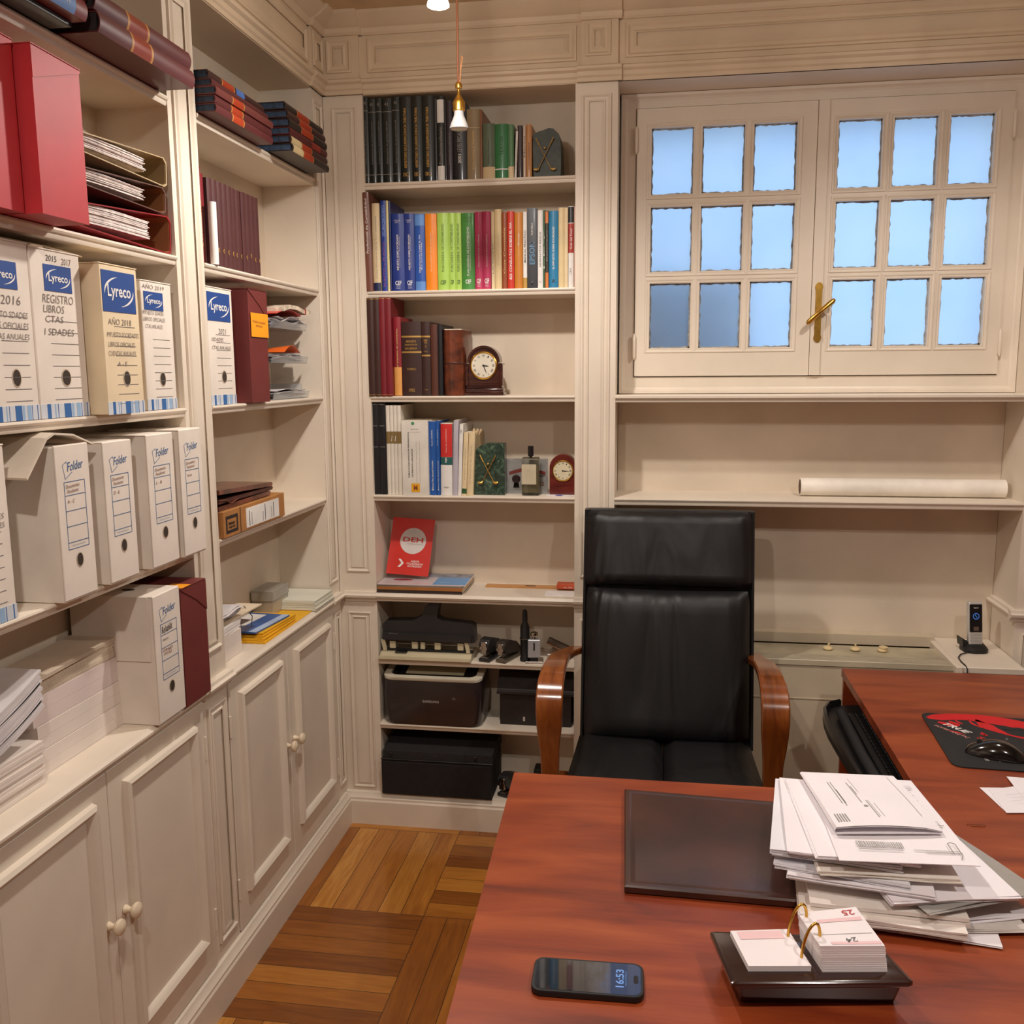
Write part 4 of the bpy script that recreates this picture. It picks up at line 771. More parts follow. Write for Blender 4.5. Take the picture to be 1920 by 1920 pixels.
m = MB(); m.tube([(-.0605,.125,.146),(-.0615,.120,.150),(-.0605,.112,.147)], .0022, 6); m.tube([(-.0600,.19,.147),(-.0600,.125,.147)], .0008, 5); m.build('string_tie', mat('dark_string', (60,48,40), .8), f5)
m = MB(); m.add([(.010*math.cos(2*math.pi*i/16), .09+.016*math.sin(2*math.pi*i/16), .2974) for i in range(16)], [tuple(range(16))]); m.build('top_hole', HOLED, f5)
# raised lid of the open box: bent cardboard
m = MB(); pa = [(-1.4682,1.5261),(-1.53,1.548),(-1.5873,1.5535),(-1.61,1.545),(-1.6724,1.4783)]
o_ = [(a,b-.004) for a,b in pa[::-1]]; m.prism([(a,b) for a,b in pa]+[(a+.002,b-.004) for a,b in pa[::-1]], lambda a,b,t: (t-.28*(0), a+(0 if t > 0 else .015), b+(0 if t > 0 else .002)), .022, -.15)
lid = m.build('open_lid', mat('corrugated_card', (218,204,186), .85, var=.05, bump=.2, bs=30), None, loc=None)
for v_ in lid.data.vertices:   # into the frame of its box
    p_ = v_.co.copy(); q_ = f1.matrix_basis.inverted() @ p_; v_.co = q_
lid.parent = f1
# grey-brown board lying on the first two logo boxes
m = MB(); a0 = (-1.70,1.897); pts = [(-1.70,1.897),(-1.53,1.899),(-1.512,1.901),(-1.393,1.894)]
m.prism(pts+[(a,b-.003) for a,b in pts[::-1]], lambda a,b,t: (t, a, b), -.16, -.02); m.box(-.022,-.0195,-1.70,-1.515,1.893,1.9)
tag(m.build('cardboard_sheet', mat('grey_brown_board', (150,128,100), .8), None, loc=(-.09,-1.55,1.893)), 'bent grey-brown cardboard sheet lying across the tops of the 2016 and REGISTRO boxes', 'cardboard')
# coloured archive boxes with slanting side flaps
def flapbox(lab, y0, y1, xf, z, h, depth, m_, drop=0.0, mir=False):
    w = y1-y0; t_ = thing('archive_box', lab, 'archive box', (xf,(y0+y1)/2,z+.0006), (0,0,LAND), None, local=True); hw = w/2-.001
    m = MB(); m.prism([(-hw,0),(hw,0),(hw,h-drop),(-hw,h)], lambda a,b,t: (a,t,b), 0, depth); m.build('body', m_, t_)
    m = MB(); zt1 = h-drop; sl = [(-hw-.001,-.0018,h-.002),(hw+.001,-.0018,zt1-.002),(hw+.001,-.0018,zt1-w*.62),(hw*.2,-.0018,zt1-w*.33)]
    if mir: sl = [(-hw-.001,-.0018,h-.002),(hw+.001,-.0018,zt1-.002),(hw+.001,-.0018,zt1-.006),(-hw-.001,-.0018,h-w*.40)]
    back = [(a,b+.0014,c) for a,b,c in sl]; m.add(sl+back, [(0,1,2,3),(7,6,5,4)]+[(i,(i+1)%4,4+(i+1)%4,4+i) for i in range(4)])
    m.prism([(-hw-.001,h),(hw+.001,zt1),(hw+.001,zt1+.0015),(-hw-.001,h+.0015)], lambda a,b,t: (a,t,b), -.0018, depth); m.build('folding_lid', m_, t_)
    return t_, hw
RB = mat('red_board', (184,44,50), .55, var=.05, bump=.05); MB_ = mat('maroon_board', (110,44,42), .55, var=.05)
flapbox('bright red archive box at the left picture edge, the set-back one of the pair', -1.80, -1.650, .045, ZB, .285, .20, RB, .005, True)
flapbox('bright red archive box beside the lying lever-arch files, the foremost one of the pair', -1.644, -1.507, .074, ZB, .276, .22, RB, .004, True)
mb_, hw_ = flapbox('maroon archive box with an orange sticky note on its front', -0.7161, -0.5924, .022, ZC, .308, .20, MB_)
m = MB(); m.box(-hw_*.85,hw_*1.02,-.0032,-.0024,.180,.245); nt_ = tag(m.build('sticky_note', mat('sticky_orange', (244,158,20), .7, var=.02), None, loc=mb_.location, rot=mb_.rotation_euler), 'orange sticky note with two handwritten lines on the maroon archive box', 'sticky note')
text('Modelo sociedad\nintracom', nt_, (0,-.0036,.216), (1,0,-.03), (.0,0,1), hw_*1.4, .018, SEPIA, name='handwriting', shear=.2)
mc_, hw_ = flapbox('maroon archive box on the ledge right of the handwritten folio box, by the post', -1.189, -1.066, .034, ZE, .285, .20, MB_)
m = MB(); m.box(-.055,-.012,-.002,.045,.2871,.2876); tag(m.build('sticky_note', mat('sticky_orange', (244,158,20), .7, var=.02), None, loc=mc_.location, rot=mc_.rotation_euler), 'orange sticky note lying on top of the maroon box on the ledge', 'sticky note')

# flat-lying ledgers
def lying(lab, y0, y1, xf, z0, th, col, bands=(), txt=(), d=.24, group=None, cat='ledger', name='ledger', pages=None, skew=0):
    M = Matrix(((0,-1,0),(0,0,1),(-1,0,0))).transposed()   # columns: local x, y, z in the world
    M = Matrix(((0,-1,0),(0,0,1),(-1,0,0)))
    M = Matrix([[0,-1,0],[0,0,1],[-1,0,0]])
    rot = (Matrix.Rotation(skew,3,'Z') @ M).to_euler()
    return book(lab, -th/2, th/2, y1-y0, 0, col, d=d, hard=True, txt=txt, bands=bands, loc=(xf,y0,z0+th/2+.0008), rot=rot, group=group, name=name, cat=cat, pm=pages)
MAR = bm_('maroon_cloth', (96,40,42), .5); MAR2 = bm_('dark_maroon_cloth', (66,36,34), .5); MAR3 = bm_('blackish_cloth', (48,36,32), .5); ORL = bm_('orange_title_label', (178,62,30), .5); GLO = mat('gold_line', (196,140,70), .5)
NAVYP = mat('blue_sprinkled_edge', (50,66,88), .8, var=.35, vs=60); BLKP = mat('blackened_edge', (44,42,44), .8, var=.3, vs=50)
BLB = mat('blue_sticker', (110,150,210), .6)
L1 = 'lying ledgers on the top shelf'
lying('lower maroon ledger of the pair with copper labels, jutting out above the lever-arch files', -1.451, -1.086, .089, 2.29, .038, MAR, bands=[(.30,.32,GLO),(.32,.50,bm_('copper_label', (150,62,46), .3)),(.50,.52,GLO)], group=L1, pages=BLKP)
lying('upper maroon ledger of the pair with copper labels, by the top left post', -1.455, -1.090, .085, 2.3295, .036, MAR, bands=[(.30,.32,GLO),(.32,.50,bm_('copper_label', (150,62,46), .3)),(.50,.52,GLO)], group=L1, pages=BLKP)
lying('lower red-maroon ledger with a blue sticker at the top left corner of the view', -1.83, -1.473, .079, 2.300, .036, bm_('red_maroon_cloth', (124,46,46), .5), bands=[(.66,.90,BLB)], txt=[('AÑO 1999', .78, .14, .3, INKW, 'v')], group=L1, pages=BLKP)
lying('upper maroon ledger right at the top left corner of the view', -1.83, -1.462, .074, 2.3385, .034, MAR, group=L1, pages=BLKP)
tag(MB().box(-.15,.05,-1.80,-1.48,2.2905,2.3,.001,1).build('dark_folder', NAVYBLACK, None, loc=(-.05,-1.64,2.29)), 'thin black folder under the red-maroon ledger with the blue sticker', 'folder')
zz = ZA; nn = ['bottom','second from bottom','middle','second from top','top']
for i,(c_,th,dx,bl) in enumerate(((MAR,.0205,0,1),(MAR,.0185,-.002,1),(bm_('rose_maroon_cloth', (120,60,56), .5),.0195,.002,1),(MAR,.0175,-.010,0),(MAR2,.021,-.020,2))):
    bands = [] if bl == 0 else [(.26,.275,GLO),(.275,.45,ORL),(.45,.465,GLO)]
    if bl == 2: bands = [(.22,.235,GLO),(.235,.43,ORL),(.43,.445,GLO),(.47,.62,mat('blue_tape', (88,130,210), .5))]
    lying(f'{nn[i]} one of the five orange-labelled ledgers lying in the left stack', -.907+abs(dx)*.4, -0.5634+dx*.3, .052+dx, zz, th, c_, bands=bands, d=.2, pages=NAVYP, group='five ledgers stacked left of the six'); zz += th+.0012
tp = MB(); tp.box(-.012,.012,-.02,.02,0,.003,.001,1); tag(tp.build('tape_scrap', mat('pale_tape', (216,200,170), .5), None, loc=(.005,-.87,zz+.0005), rot=(0,0,.4)), 'torn scrap of pale tape on top of the left ledger stack', 'tape')
zz = ZA; nn = ['bottom','second from bottom','third from bottom','third from top','second from top','top']
for i,(c_,th,dx,bl) in enumerate(((MAR3,.0215,0,1),(MAR2,.021,-.004,1),(bm_('wine_cloth', (92,34,36), .5),.0215,-.004,3),(MAR3,.0215,-.004,1),(MAR2,.021,-.008,1),(MAR3,.0215,-.014,1))):
    bands = [(.29,.30,GLO),(.30,.56 if i < 2 else .60,ORL),(.60,.61,GLO)] if bl == 1 else [(.56,.80,bm_('brick_label', (150,50,38), .5))]
    if i < 2: bands = [(.29,.30,GLO),(.30,.55,ORL),(.55,.56,GLO),(.03,.285,mat('torn_pale_label', (214,192,146), .7))]
    lying(f'{nn[i]} one of the six dark ledgers lying in the corner stack', -.486+dx*.5, -.179+dx*.3, .078+dx, zz, th, c_, bands=bands, d=.2, pages=NAVYP, group='six ledgers stacked in the corner'); zz += th+.0012

# lever-arch files lying on their sides
def leaves(name, m_, parent, x0,x1, y0,y1, z0, z1, n, jx=.004, jy=.004, seed=1, skew=0, wave=0):
    rnd = random.Random(seed); m = MB(); dz = (z1-z0)/n
    for i in range(n):
        ax,ay = rnd.uniform(-jx,jx),rnd.uniform(-jy,jy); zz_ = z0+i*dz
        if not wave: m.box(x0+ax,x1+ax,y0+ay,y1+ay,zz_,zz_+dz*.93)
        else:
            k = 6; pts = [(y0+ay+(y1-y0)*j/k, zz_+wave*math.sin(math.pi*(j/k))*rnd.uniform(.7,1.2)) for j in range(k+1)]
            m.prism(pts+[(a,b+dz*.8) for a,b in pts[::-1]], lambda a,b,t: (t,a,b), x0+ax, x1+ax)
    return m.build(name, m_, parent)
def lever(lab, z0, z1, ym, ys, cout, cin, zl=0):
    # file lying flat; its spine is towards the post, the open mouth towards the room and the left
    t_ = thing('lever_arch_file', lab, 'ring binder', (-.06,(ym+ys)/2,z0))
    m = MB(); th = .0025; zc_ = (z0+z1)/2; pinch = (z1-z0)*.30
    outer = [(ym,zc_-(zc_-z0)*.15-zl),(ys-.012,z0),(ys,z0+.006),(ys+.004,z1-.010),(ys-.008,z1),(ym,z1-pinch)]
    inner = [(a-(.004 if a > ys-.02 else 0), b+(th if b < zc_ else -th)) for a,b in outer]
    outer[0] = (ym, z0+pinch*.6); inner[0] = (ym, z0+pinch*.6+th)
    m.prism(outer+inner[::-1], lambda a,b,t: (t,a,b), -.15, -.004); m.build('cover', cout, t_, smooth=30)
    m = MB(); m.prism([(a,b) for a,b in inner[1:5]]+[(a-.001,b) for a,b in inner[1:5]][::-1], lambda a,b,t: (t,a,b), -.149, -.006); m.build('lining', cin, t_)
    leaves('paper_sheaf', mat('sheaf_paper', (216,204,198), .85, var=.12, vs=70), t_, -.145, -.012, ym+.005, ys-.085, z0+pinch*.8+.004, z1-pinch*.9, 20, .004, .007, seed=int(z0*100), wave=.002)
    m = MB(); m.tube([(-.08,ym+.1,z0+.02),(-.08,ym+.1,z1-.02)], .0015, 6); m.build('ring', CHROME, t_)
    return t_
lever('bottom lever-arch file, red outside, of the three lying behind the red boxes', 1.9346, 2.020, -1.45, -1.064, mat('file_red', (138,26,34), .4), mat('file_brown_lining', (150,98,56), .6))
lever('middle lever-arch file with a dark brown back, between the red and the khaki one', 2.0225, 2.082, -1.45, -1.078, mat('file_brown', (92,64,56), .4), mat('file_brown_lining', (150,98,56), .6))
lever('top lever-arch file, khaki, its mouth wide open with white papers', 2.0845, 2.150, -1.45, -1.066, mat('file_khaki', (170,148,112), .5), mat('file_khaki_lining', (150,126,88), .6))
# upright maroon annual volumes on the third shelf
y_ = -.8225; n_ = 11; yw = (-.5077-y_)/n_
VOL = bm_('umber_cloth', (74,34,34), .55)
proto = book('maroon annual volume with a small gilt crescent near the foot, in the upright row', y_, y_+yw, .222, ZB, VOL, d=.14, hard=True, rotz=LAND, loc=(-.022,y_+yw/2,ZB+.0008), group='upright maroon annual volumes', name='annual_volume', cat='book')
text('(', proto, (0,-.0009,.046), (1,0,0), (0,0,1), .009, .012, GOLD, name='gilt_mark', bold=.05); text('C', proto, (.001,-.0009,.046), (1,0,0), (0,0,1), .006, .008, GOLD, name='gilt_mark', bold=.02)
ANNUAL = (proto, y_, yw, n_)
book('brighter oxblood volume with gilt lettering at the left end of the upright maroon row', 0, .026, .238, 0, BR2, d=.15, hard=True, rotz=LAND, loc=(-.018,-.876,ZB+.0008), txt=[('Memorias', .45, .4, .2, GOLD, 'v', .01), ('V', .2, .05, .4, GOLD, 'h', .02)], cat='book')
book('oxblood volume squeezed behind the white paper tube', 0, .022, .225, 0, BR2, d=.14, hard=True, rotz=LAND, loc=(-.024,-.850,ZB+.0008), cat='book')
m = MB(); m.tube([(.0,-.852,ZB+.001),(.0,-.852,ZB+.155)], .0105, 16); tb_ = tag(m.build('paper_tube', PAPW, None, loc=(.0,-.852,ZB), smooth=40), 'short white paper tube standing in front of the oxblood volumes', 'paper tube')

# letter trays with loose papers
CP = mat('clear_tray_plastic', (232,236,240), .12, trans=.85, alpha=1, var=0)
def sheets(parent, name, m_, x0,x1,y0,y1,z, n, amp, seed, dz=.0016, jx=.01, jy=.01):
    rnd = random.Random(seed); m = MB()
    for i in range(n):
        ax,ay,ph,am = rnd.uniform(-jx,jx),rnd.uniform(-jy,jy),rnd.uniform(0,6),amp*rnd.uniform(.3,1); rows = []
        for a in range(6):
            rows.append([(x0+ax+(x1-x0)*a/5, y0+ay+(y1-y0)*b/8, z+i*dz+am*(.5+.5*math.sin(ph+b*.9+a*.4))*(.3+a/5)) for b in range(9)])
        low = [[(p_[0],p_[1],p_[2]-.0005) for p_ in r_] for r_ in rows]
        m.grid(rows); m.grid(low); m.grid([rows[-1],low[-1]]); m.grid([[r_[0] for r_ in rows],[r_[0] for r_ in low]])
    return m.build(name, m_, parent, smooth=60)
trn = ['lowest','middle','uppermost']
LP_ = mat('loose_paper', (222,216,216), .8, var=.05, vs=14)
for i,z_ in enumerate((ZC+.001,1.690,1.795)):
    t_ = thing('letter_tray', trn[i]+' clear plastic letter tray in the stack beside the maroon box', 'letter tray', (-.10,-.30,z_), group='stacked letter trays')
    m = MB(); m.box(-.172,-.03,-.455,-.165,z_,z_+.0025); m.box(-.172,-.05,-.457,-.4545,z_,z_+.045); m.box(-.172,-.05,-.1655,-.163,z_,z_+.045); m.box(-.175,-.172,-.457,-.163,z_,z_+.045); m.prism([(-.03,z_),(-.0275,z_),(-.022,z_+.022),(-.0245,z_+.022)], lambda a,b,t: (a,t,b), -.455, -.165)
    m.build('tray_body', CP, t_)
    for yy in (-.45,-.17):
        if i < 2: MB().tube([(-.165,yy,z_+.002),(-.165,yy,(1.690,1.795)[i]+.002)], .003, 8).build('support_post', CP, t_)
    s_ = sheets(None, 'loose_papers', LP_, -.155,-.03,-.438,-.182,z_+.005, (9,7,7)[i], (.008,.014,.018)[i], 11+i, dz=.0026, jx=.008, jy=.012)
    tag(s_, ['loose papers curling out of the lowest letter tray','crumpled white papers sagging over the middle letter tray','white papers heaped in the uppermost letter tray under the red leaflet'][i], 'papers', kind='stuff')
m = MB(); pr_l = []
for j in range(9):
    a = j/8; pr_l.append((-.44+.20*a, 1.838+.016*math.sin(a*3.0)))
m.prism(pr_l+[(a,b-.002) for a,b in pr_l[::-1]], lambda a,b,t: (t,a,b), -.15, -.012)
tag(m.build('magazine', mat('magazine_red', (206,44,34), .35, coat=.3), None, loc=(-.08,-.34,1.836), smooth=50), 'curled red magazine on top of the letter trays', 'magazine')
m = MB(); pts = [(-.40,1.858),(-.35,1.868),(-.29,1.868),(-.22,1.858),(-.175,1.862)]
m.prism(pts+[(a,b-.012) for a,b in pts[::-1]], lambda a,b,t: (t,a,b), -.13, -.004); o = tag(m.build('newspaper_roll', mat('newsprint', (206,192,170), .85, var=.2, vs=50), None, loc=(-.07,-.29,1.85), smooth=60), 'folded beige newspaper roll held by a red band above the red magazine', 'newspaper')
MB().box(-.132,-.002,-.226,-.221,1.845,1.863).build('rubber_band', mat('band_red', (150,30,34), .5), o)
m = MB(); 
rows = [[(-.12+.10*a/5, -.37+.13*b/8, 1.724+.022*math.sin(math.pi*b/8)*(.5+a/10)) for b in range(9)] for a in range(6)]; m.grid(rows); m.grid([[(p_[0],p_[1],p_[2]-.001) for p_ in r_] for r_ in rows]); m.grid([rows[-1],[(p_[0],p_[1],p_[2]-.001) for p_ in rows[-1]]])
tag(m.build('leaflet', mat('leaflet_orange', (228,104,34), .5), None, loc=(-.07,-.30,1.72), smooth=60), 'bright orange bent leaflet peeking out of the middle letter tray', 'leaflet')

# fourth shelf: parcel and leather portfolio
KR = mat('kraft_cardboard', (170,116,62), .75, var=.06, vs=14, bump=.05)
pc = thing('cardboard_parcel', 'brown cardboard parcel with a white address label and black printed square', 'box', (0.03,-0.8413,1.2359,))
OFF[pc] = V(pc.location)
py0,py1 = -.832,-.500; pz0 = ZD+.001; ph = .070
M = Matrix.Translation((.018,(py0+py1)/2,pz0))
def pw(a,b,c): return (.012+a, b, pz0+c)
m = MB(); m.box(-.166,.012,-.905,-.500,pz0,pz0+ph,.001,1); m.build('carton', KR, pc)
m = MB(); m.box(.012,.0132,-.77,-.545,pz0+.006,pz0+.060); m.build('address_label', PAPW, pc)
m = MB(); m.box(.012,.0126,-.905+.098,-.905+.1,pz0,pz0+ph); m.box(.012,.0126,-.805,-.8035,pz0,pz0+ph); m.build('tape_seam', mat('dark_seam', (60,34,20), .8), pc)
for yy,hh in ((-.75,.046),(-.735,.040),(-.66,.030),(-.645,.052),(-.60,.036),(-.585,.048)):
    m = MB(); m.box(.0133,.0136,yy-.0016,yy+.0016,pz0+.010,pz0+.010+hh*.9); m.build('printed_line', INKG if hh < .045 else INKK, pc)
m = MB(); m.ring(lambda u,v,h: (.0124+h, u, v), -.893,-.822,pz0+.010,pz0+.056, [(0,0),(0,.0003),(.008,.0003),(.008,0)]); m.build('printed_square', INKK, pc)
text('Inter', pc, (.0128,-.858,pz0+.036), (0,1,0), (0,0,1), .038, .010, INKK, bold=.03); text('express', pc, (.0128,-.858,pz0+.024), (0,1,0), (0,0,1), .038, .008, INKK, bold=.02)
pf = thing('leather_portfolio', 'worn brown leather document wallet lying on the cardboard parcel', 'document wallet', (-.07,-.72,pz0+ph+.001))
LW = mat('worn_brown_leather', (96,50,34), .3, var=.35, vs=22, bump=.25, bs=50, coat=.4)
z_ = pz0+ph+.001
def slab(y0,y1,za,zb,th,x0=-.15,x1=.0): 
    m = MB(); pts = []
    for j in range(11):
        a = j/10; pts.append((y0+(y1-y0)*a, za+(zb-za)*a))
    up = [(a,b+th) for a,b in pts]; n_e = (y1+.006,(pts[-1][1]+up[-1][1])/2)
    return m.prism(pts+[n_e]+up[::-1], lambda a,b,t: (t,a,b), x0, x1)
slab(-.905,-.575,z_,z_+.002,.012).build('lower_panel', LW, pf, smooth=40)
slab(-.905,-.562,z_+.019,z_+.016,.010,-.148,.002).build('gusset', mat('leather_gusset', (70,34,26), .4, var=.3, vs=30), pf, smooth=40)
slab(-.905,-.568,z_+.044,z_+.027,.012,-.15,.004).build('upper_panel', LW, pf, smooth=40)
m = MB(); m.sweep([(.002,-.905,z_+.030),(.004,-.87,z_+.026),(.004,-.84,z_+.014),(.002,-.80,z_+.020)], (1,0,0), .003, .006); m.build('strap', LW, pf)

# the ledge: piles of paper
def ream(lab, y0, y1, x0, x1, z0, z1, mm, wrap=False, skew=0, n=10, seed=3):
    t_ = thing('paper_ream' if wrap else 'paper_stack', lab, 'paper', ((x0+x1)/2,(y0+y1)/2,z0), (0,0,skew), None, local=True)
    w,d,h = (x1-x0)/2,(y1-y0)/2,z1-z0; rnd = random.Random(seed); m = MB(); n = 2 if wrap else n
    dz = h/n
    for i in range(n):
        a,b = rnd.uniform(-.002,.002)*(0 if wrap else 1),rnd.uniform(-.003,.003)*(0 if wrap else 1); m.box(-w+a,w+a,-d+b,d+b,i*dz,(i+1)*dz-(.0003 if wrap else .0006))
    m.build('sheets', mm, t_)
    return t_
PW2 = mat('ream_paper', (228,216,206), .8, var=.03); WRAP = mat('cellophane', (226,228,236), .12, trans=.75, var=0, bump=.5, bs=35)
z_ = ZE+.0008
ream('lower cellophane-wrapped paper ream in the tall white pile on the ledge', -1.592,-1.302,-.168,-.058,z_,z_+.050,PW2,True,seed=4)
ream('second cellophane-wrapped paper ream in the tall white pile on the ledge', -1.592,-1.300,-.168,-.060,z_+.0510,z_+.101,PW2,True,seed=5)
ream('third block of paper, pinkish, in the tall white pile on the ledge', -1.600,-1.305,-.168,-.062,z_+.1020,z_+.158,mat('pinkish_paper', (222,206,200), .8, var=.03),True,seed=6)
ream('loose cream sheets and envelopes topping the tall white pile on the ledge', -1.640,-1.312,-.165,-.064,z_+.159,z_+.196,mat('cream_sheets', (222,208,186), .8, var=.06, vs=30),n=9,seed=7)
ream('thin pale sheets sticking out at the very top of the tall white pile', -1.620,-1.295,-.160,-.050,z_+.197,z_+.204,mat('pale_envelope', (204,186,164), .8, var=.05),n=3,seed=8,skew=.06)
# pile of bent brochures, left edge
def curved(name, m_, parent, y0, y1, x0, x1, zf, th, n, dip):
    m = MB()
    for i in range(n):
        pts = []
        for j in range(11):
            a = j/10; pts.append((y0+(y1-y0)*a-.003*(i%3), zf+i*th+dip*(a**2)*(1-.03*(i%2))))
        m.prism(pts+[(a,b+th*.92) for a,b in pts[::-1]], lambda a,b,t: (t,a,b), x0, x1)
    return m.build(name, m_, parent, smooth=50)
t_ = thing('paper_stack', 'low white paper block at the lower left edge, under the curved brochures', 'paper', (-.07,-1.76,z_)); leaves('sheets', PW2, t_, -.165,-.035,-1.90,-1.612,z_,z_+.085,12,.003,.004,seed=9)
t_ = thing('brochure_stack', 'pile of glossy plastic-wrapped brochures curling upward at the left edge of the ledge', 'brochures', (-.07,-1.76,z_+.086)); curved('brochures', mat('glossy_paper', (226,220,220), .25, coat=.5, var=.05), t_, -1.90,-1.610,-.16,-.028,z_+.087,.0058,13,.065)
MB().prism([(-1.90,z_+.168),(-1.70,z_+.186),(-1.66,z_+.20),(-1.66,z_+.201),(-1.70,z_+.187),(-1.90,z_+.169)], lambda a,b,t: (t,a,b), -.15,-.045).build('printed_cover', mat('grey_print', (196,188,184), .4), t_)
# far bay of the ledge
t_ = ream('block of white paper standing just right of the post on the ledge, lower part', -.909,-.745,-.165,-.032,z_,z_+.070,PW2,True,seed=14)
ream('crumpled white sheets heaped on the paper block right of the post', -.909,-.735,-.162,-.035,z_+.0712,z_+.098,WHITEPAPER,n=6,seed=15,skew=.05)
s_ = sheets(None, 'loose_papers', LP_, -.15,-.03,-.905,-.735,z_+.112, 7, .010, 21, dz=.003); tag(s_, 'creased white sheets lying loosely on top of the paper heap right of the post', 'papers', kind='stuff')
ream('pale folder jutting out of the paper block right of the post', -.905,-.60,-.160,-.034,z_+.0995,z_+.1035,mat('buff_folder', (226,208,180), .7),n=2,seed=16,skew=-.03)
YE = mat('yellow_card', (236,178,34), .6, var=.04)
ye = ['lowest','second','third','topmost']
for i in range(4):
    t_ = ream(ye[i]+' yellow card folder in the fanned pile on the ledge', -.668+.010*i,-.425+.004*i,-.155,.004-.004*i,z_+.0065*i,z_+.0065*i+.0058,YE,n=2,seed=30+i,skew=-.02*i)
ream('single yellow sheet sliding out towards the corner on the ledge', -.43,-.262,-.150,.004,z_,z_+.0016,YE,n=1,seed=35,skew=.0)
bf = thing('brochure', 'blue and white brochure with a small dark photo on the yellow folders', 'brochure', (-.075,-.548,z_+.0262), (0,0,-.10), local=True)
MB().box(-.078,.058,-.105,.102,0,.0045).build('cover', mat('brochure_blue', (40,92,164), .3, coat=.3), bf)
MB().box(-.078,-.012,-.055,.085,.0046,.0049).build('white_panel', PAPW, bf)
MB().box(-.066,-.028,-.040,.020,.0050,.0053).build('photo_panel', mat('photo_dark', (70,58,56), .4, var=.5, vs=60), bf)
MB().box(.034,.0585,-.105,.102,.0046,.0049).build('pale_edge', mat('pale_blue_edge', (176,196,226), .4), bf)
m = MB(); m.tube([(-.10,-.70,z_+.118),(-.06,-.66,z_+.110),(-.035,-.66,z_+.080),(-.03,-.68,z_+.055)], .0014, 6); tag(m.build('elastic_cord', BLACKP, None, loc=(-.06,-.67,z_+.1), smooth=60), 'thin black elastic cord hanging over the yellow folders', 'cord')
GW = mat('greenish_white_paper', (222,220,204), .7, var=.03)
ws = ['bottom','middle','top']
for i in range(3):
    ream(ws[i]+' one of the three white brochure bundles in the corner of the ledge', -.292+.004*i,-.118,-.150,.020-.003*i,z_+.0115*i,z_+.0115*i+.011,GW,n=3,seed=40+i,skew=0)
tr = thing('plastic_box', 'clear plastic box half full of business cards on the white brochures in the corner', 'box', (-.13,-.26,z_+.035))
z2_ = z_+.0352; by0,by1 = -.392,-.232
m = MB(); m.box(-.172,-.100,by0+.03,by1,z2_-.035,z2_+.040,.002,1); m.build('box_body', mat('box_plastic', (230,226,214), .15, trans=.7, var=0), tr)
m = MB(); m.box(-.174,-.098,by0+.028,by1+.002,z2_+.012,z2_+.046,.002,1); m.build('lid', mat('box_plastic', (230,226,214), .15, trans=.7, var=0), tr)
m = MB(); m.box(-.165,-.106,by0+.04,by1-.008,z2_-.032,z2_+.004); m.build('cards', CREAM, tr)

# ================================================================ LOWER COMPARTMENTS
CHAR = mat('charcoal_plastic', (38,37,38), .45, var=.08, coat=.15); BEI = mat('beige_metal', (196,184,152), .4, var=.03); GRM = mat('grey_metal', (120,112,98), .35, .6)
# four-hole punch
z0 = ZF; hx0,hx1 = 0.1461,0.4912; bx1 = 0.4816
t_ = thing('hole_punch', 'large black four-hole punch with a beige base and upright lever', 'hole punch', ((hx0+hx1)/2,.05,z0))
m = MB(); m.prism([(-.012,z0+.001),(-.012,z0+.012),(.004,z0+.024),(.10,z0+.024),(.10,z0+.001)], lambda a,b,t: (t,a,b), hx0,bx1); m.prism([(-.016,z0+.001),(-.0185,z0+.004),(-.0165,z0+.014),(-.0115,z0+.014)], lambda a,b,t: (t,a,b), hx0-.003,bx1-.002); m.build('base', BEI, t_)
m = MB(); m.box(hx0+.012,hx1-.008,.020,.034,z0+.025,z0+.033); m.build('slot_rail', BLACKP, t_)
hx = hx1-hx0
def X_(f): return hx0+f*hx
for a in (.115,.355,.44,.60,.845):
    m = MB(); wd = .011 if a != .44 else .008; m.box(X_(a)-wd,X_(a)+wd,.020,.040,z0+.034,z0+.060,.001,1); m.build('punch_block', BEI, t_)
for a in (.035,.93):
    m = MB(); m.prism([(X_(a)-.007,z0+.026),(X_(a)+.007,z0+.026),(X_(a)+(.0),z0+.066),(X_(a)-.014,z0+.066)], FR(0), .016,.024); m.build('side_bracket', BEI, t_)
for a,b in ((.14,.33),(.46,.58),(.63,.82)):
    m = MB(); m.tube([(X_(a),.034,z0+.049),(X_(b),.034,z0+.049)], .003, 8); m.tube([(X_(a),.034,z0+.058),(X_(b),.034,z0+.058)], .0022, 8); m.build('cross_rod', GRM, t_)
hzt = lambda v: 0
ZB_ = z0+.062; ZT_ = 0.7709
m = MB(); m.prism([(X_(0),ZB_+.002),(X_(.02),ZT_-.014),(X_(.045),ZT_-.004),(X_(.34),ZT_),(X_(.435),ZT_+.018),(X_(.475),ZT_+.052),(X_(.52),ZE-.034),(X_(.635),ZE-.034),(X_(.61),ZT_+.045),(X_(.60),ZT_+.012),(X_(.66),ZT_+.002),(X_(.95),ZT_-.006),(X_(.99),ZT_-.014),(X_(1.0),ZB_+.003),(X_(.97),ZB_)], FR(0), .022,.072); 
m.build('lever_housing', CHAR, t_)
m = MB(); m.prism([(X_(.02),ZB_+.006),(X_(.03),ZB_+.032),(X_(.97),ZB_+.028),(X_(.965),ZB_+.004)], FR(0), .012,.023); m.build('front_panel', CHAR, t_)
text('SIGMA 4 hole', t_, (X_(.13),.0112,ZB_+.030), (1,0,0), (0,0,1), .034, .004, INKG)
m = MB(); m.box(X_(.155),X_(.285),-.004,.016,z0+.0245,z0+.0285,.002,1); m.build('paper_stop', BLACKP, t_)
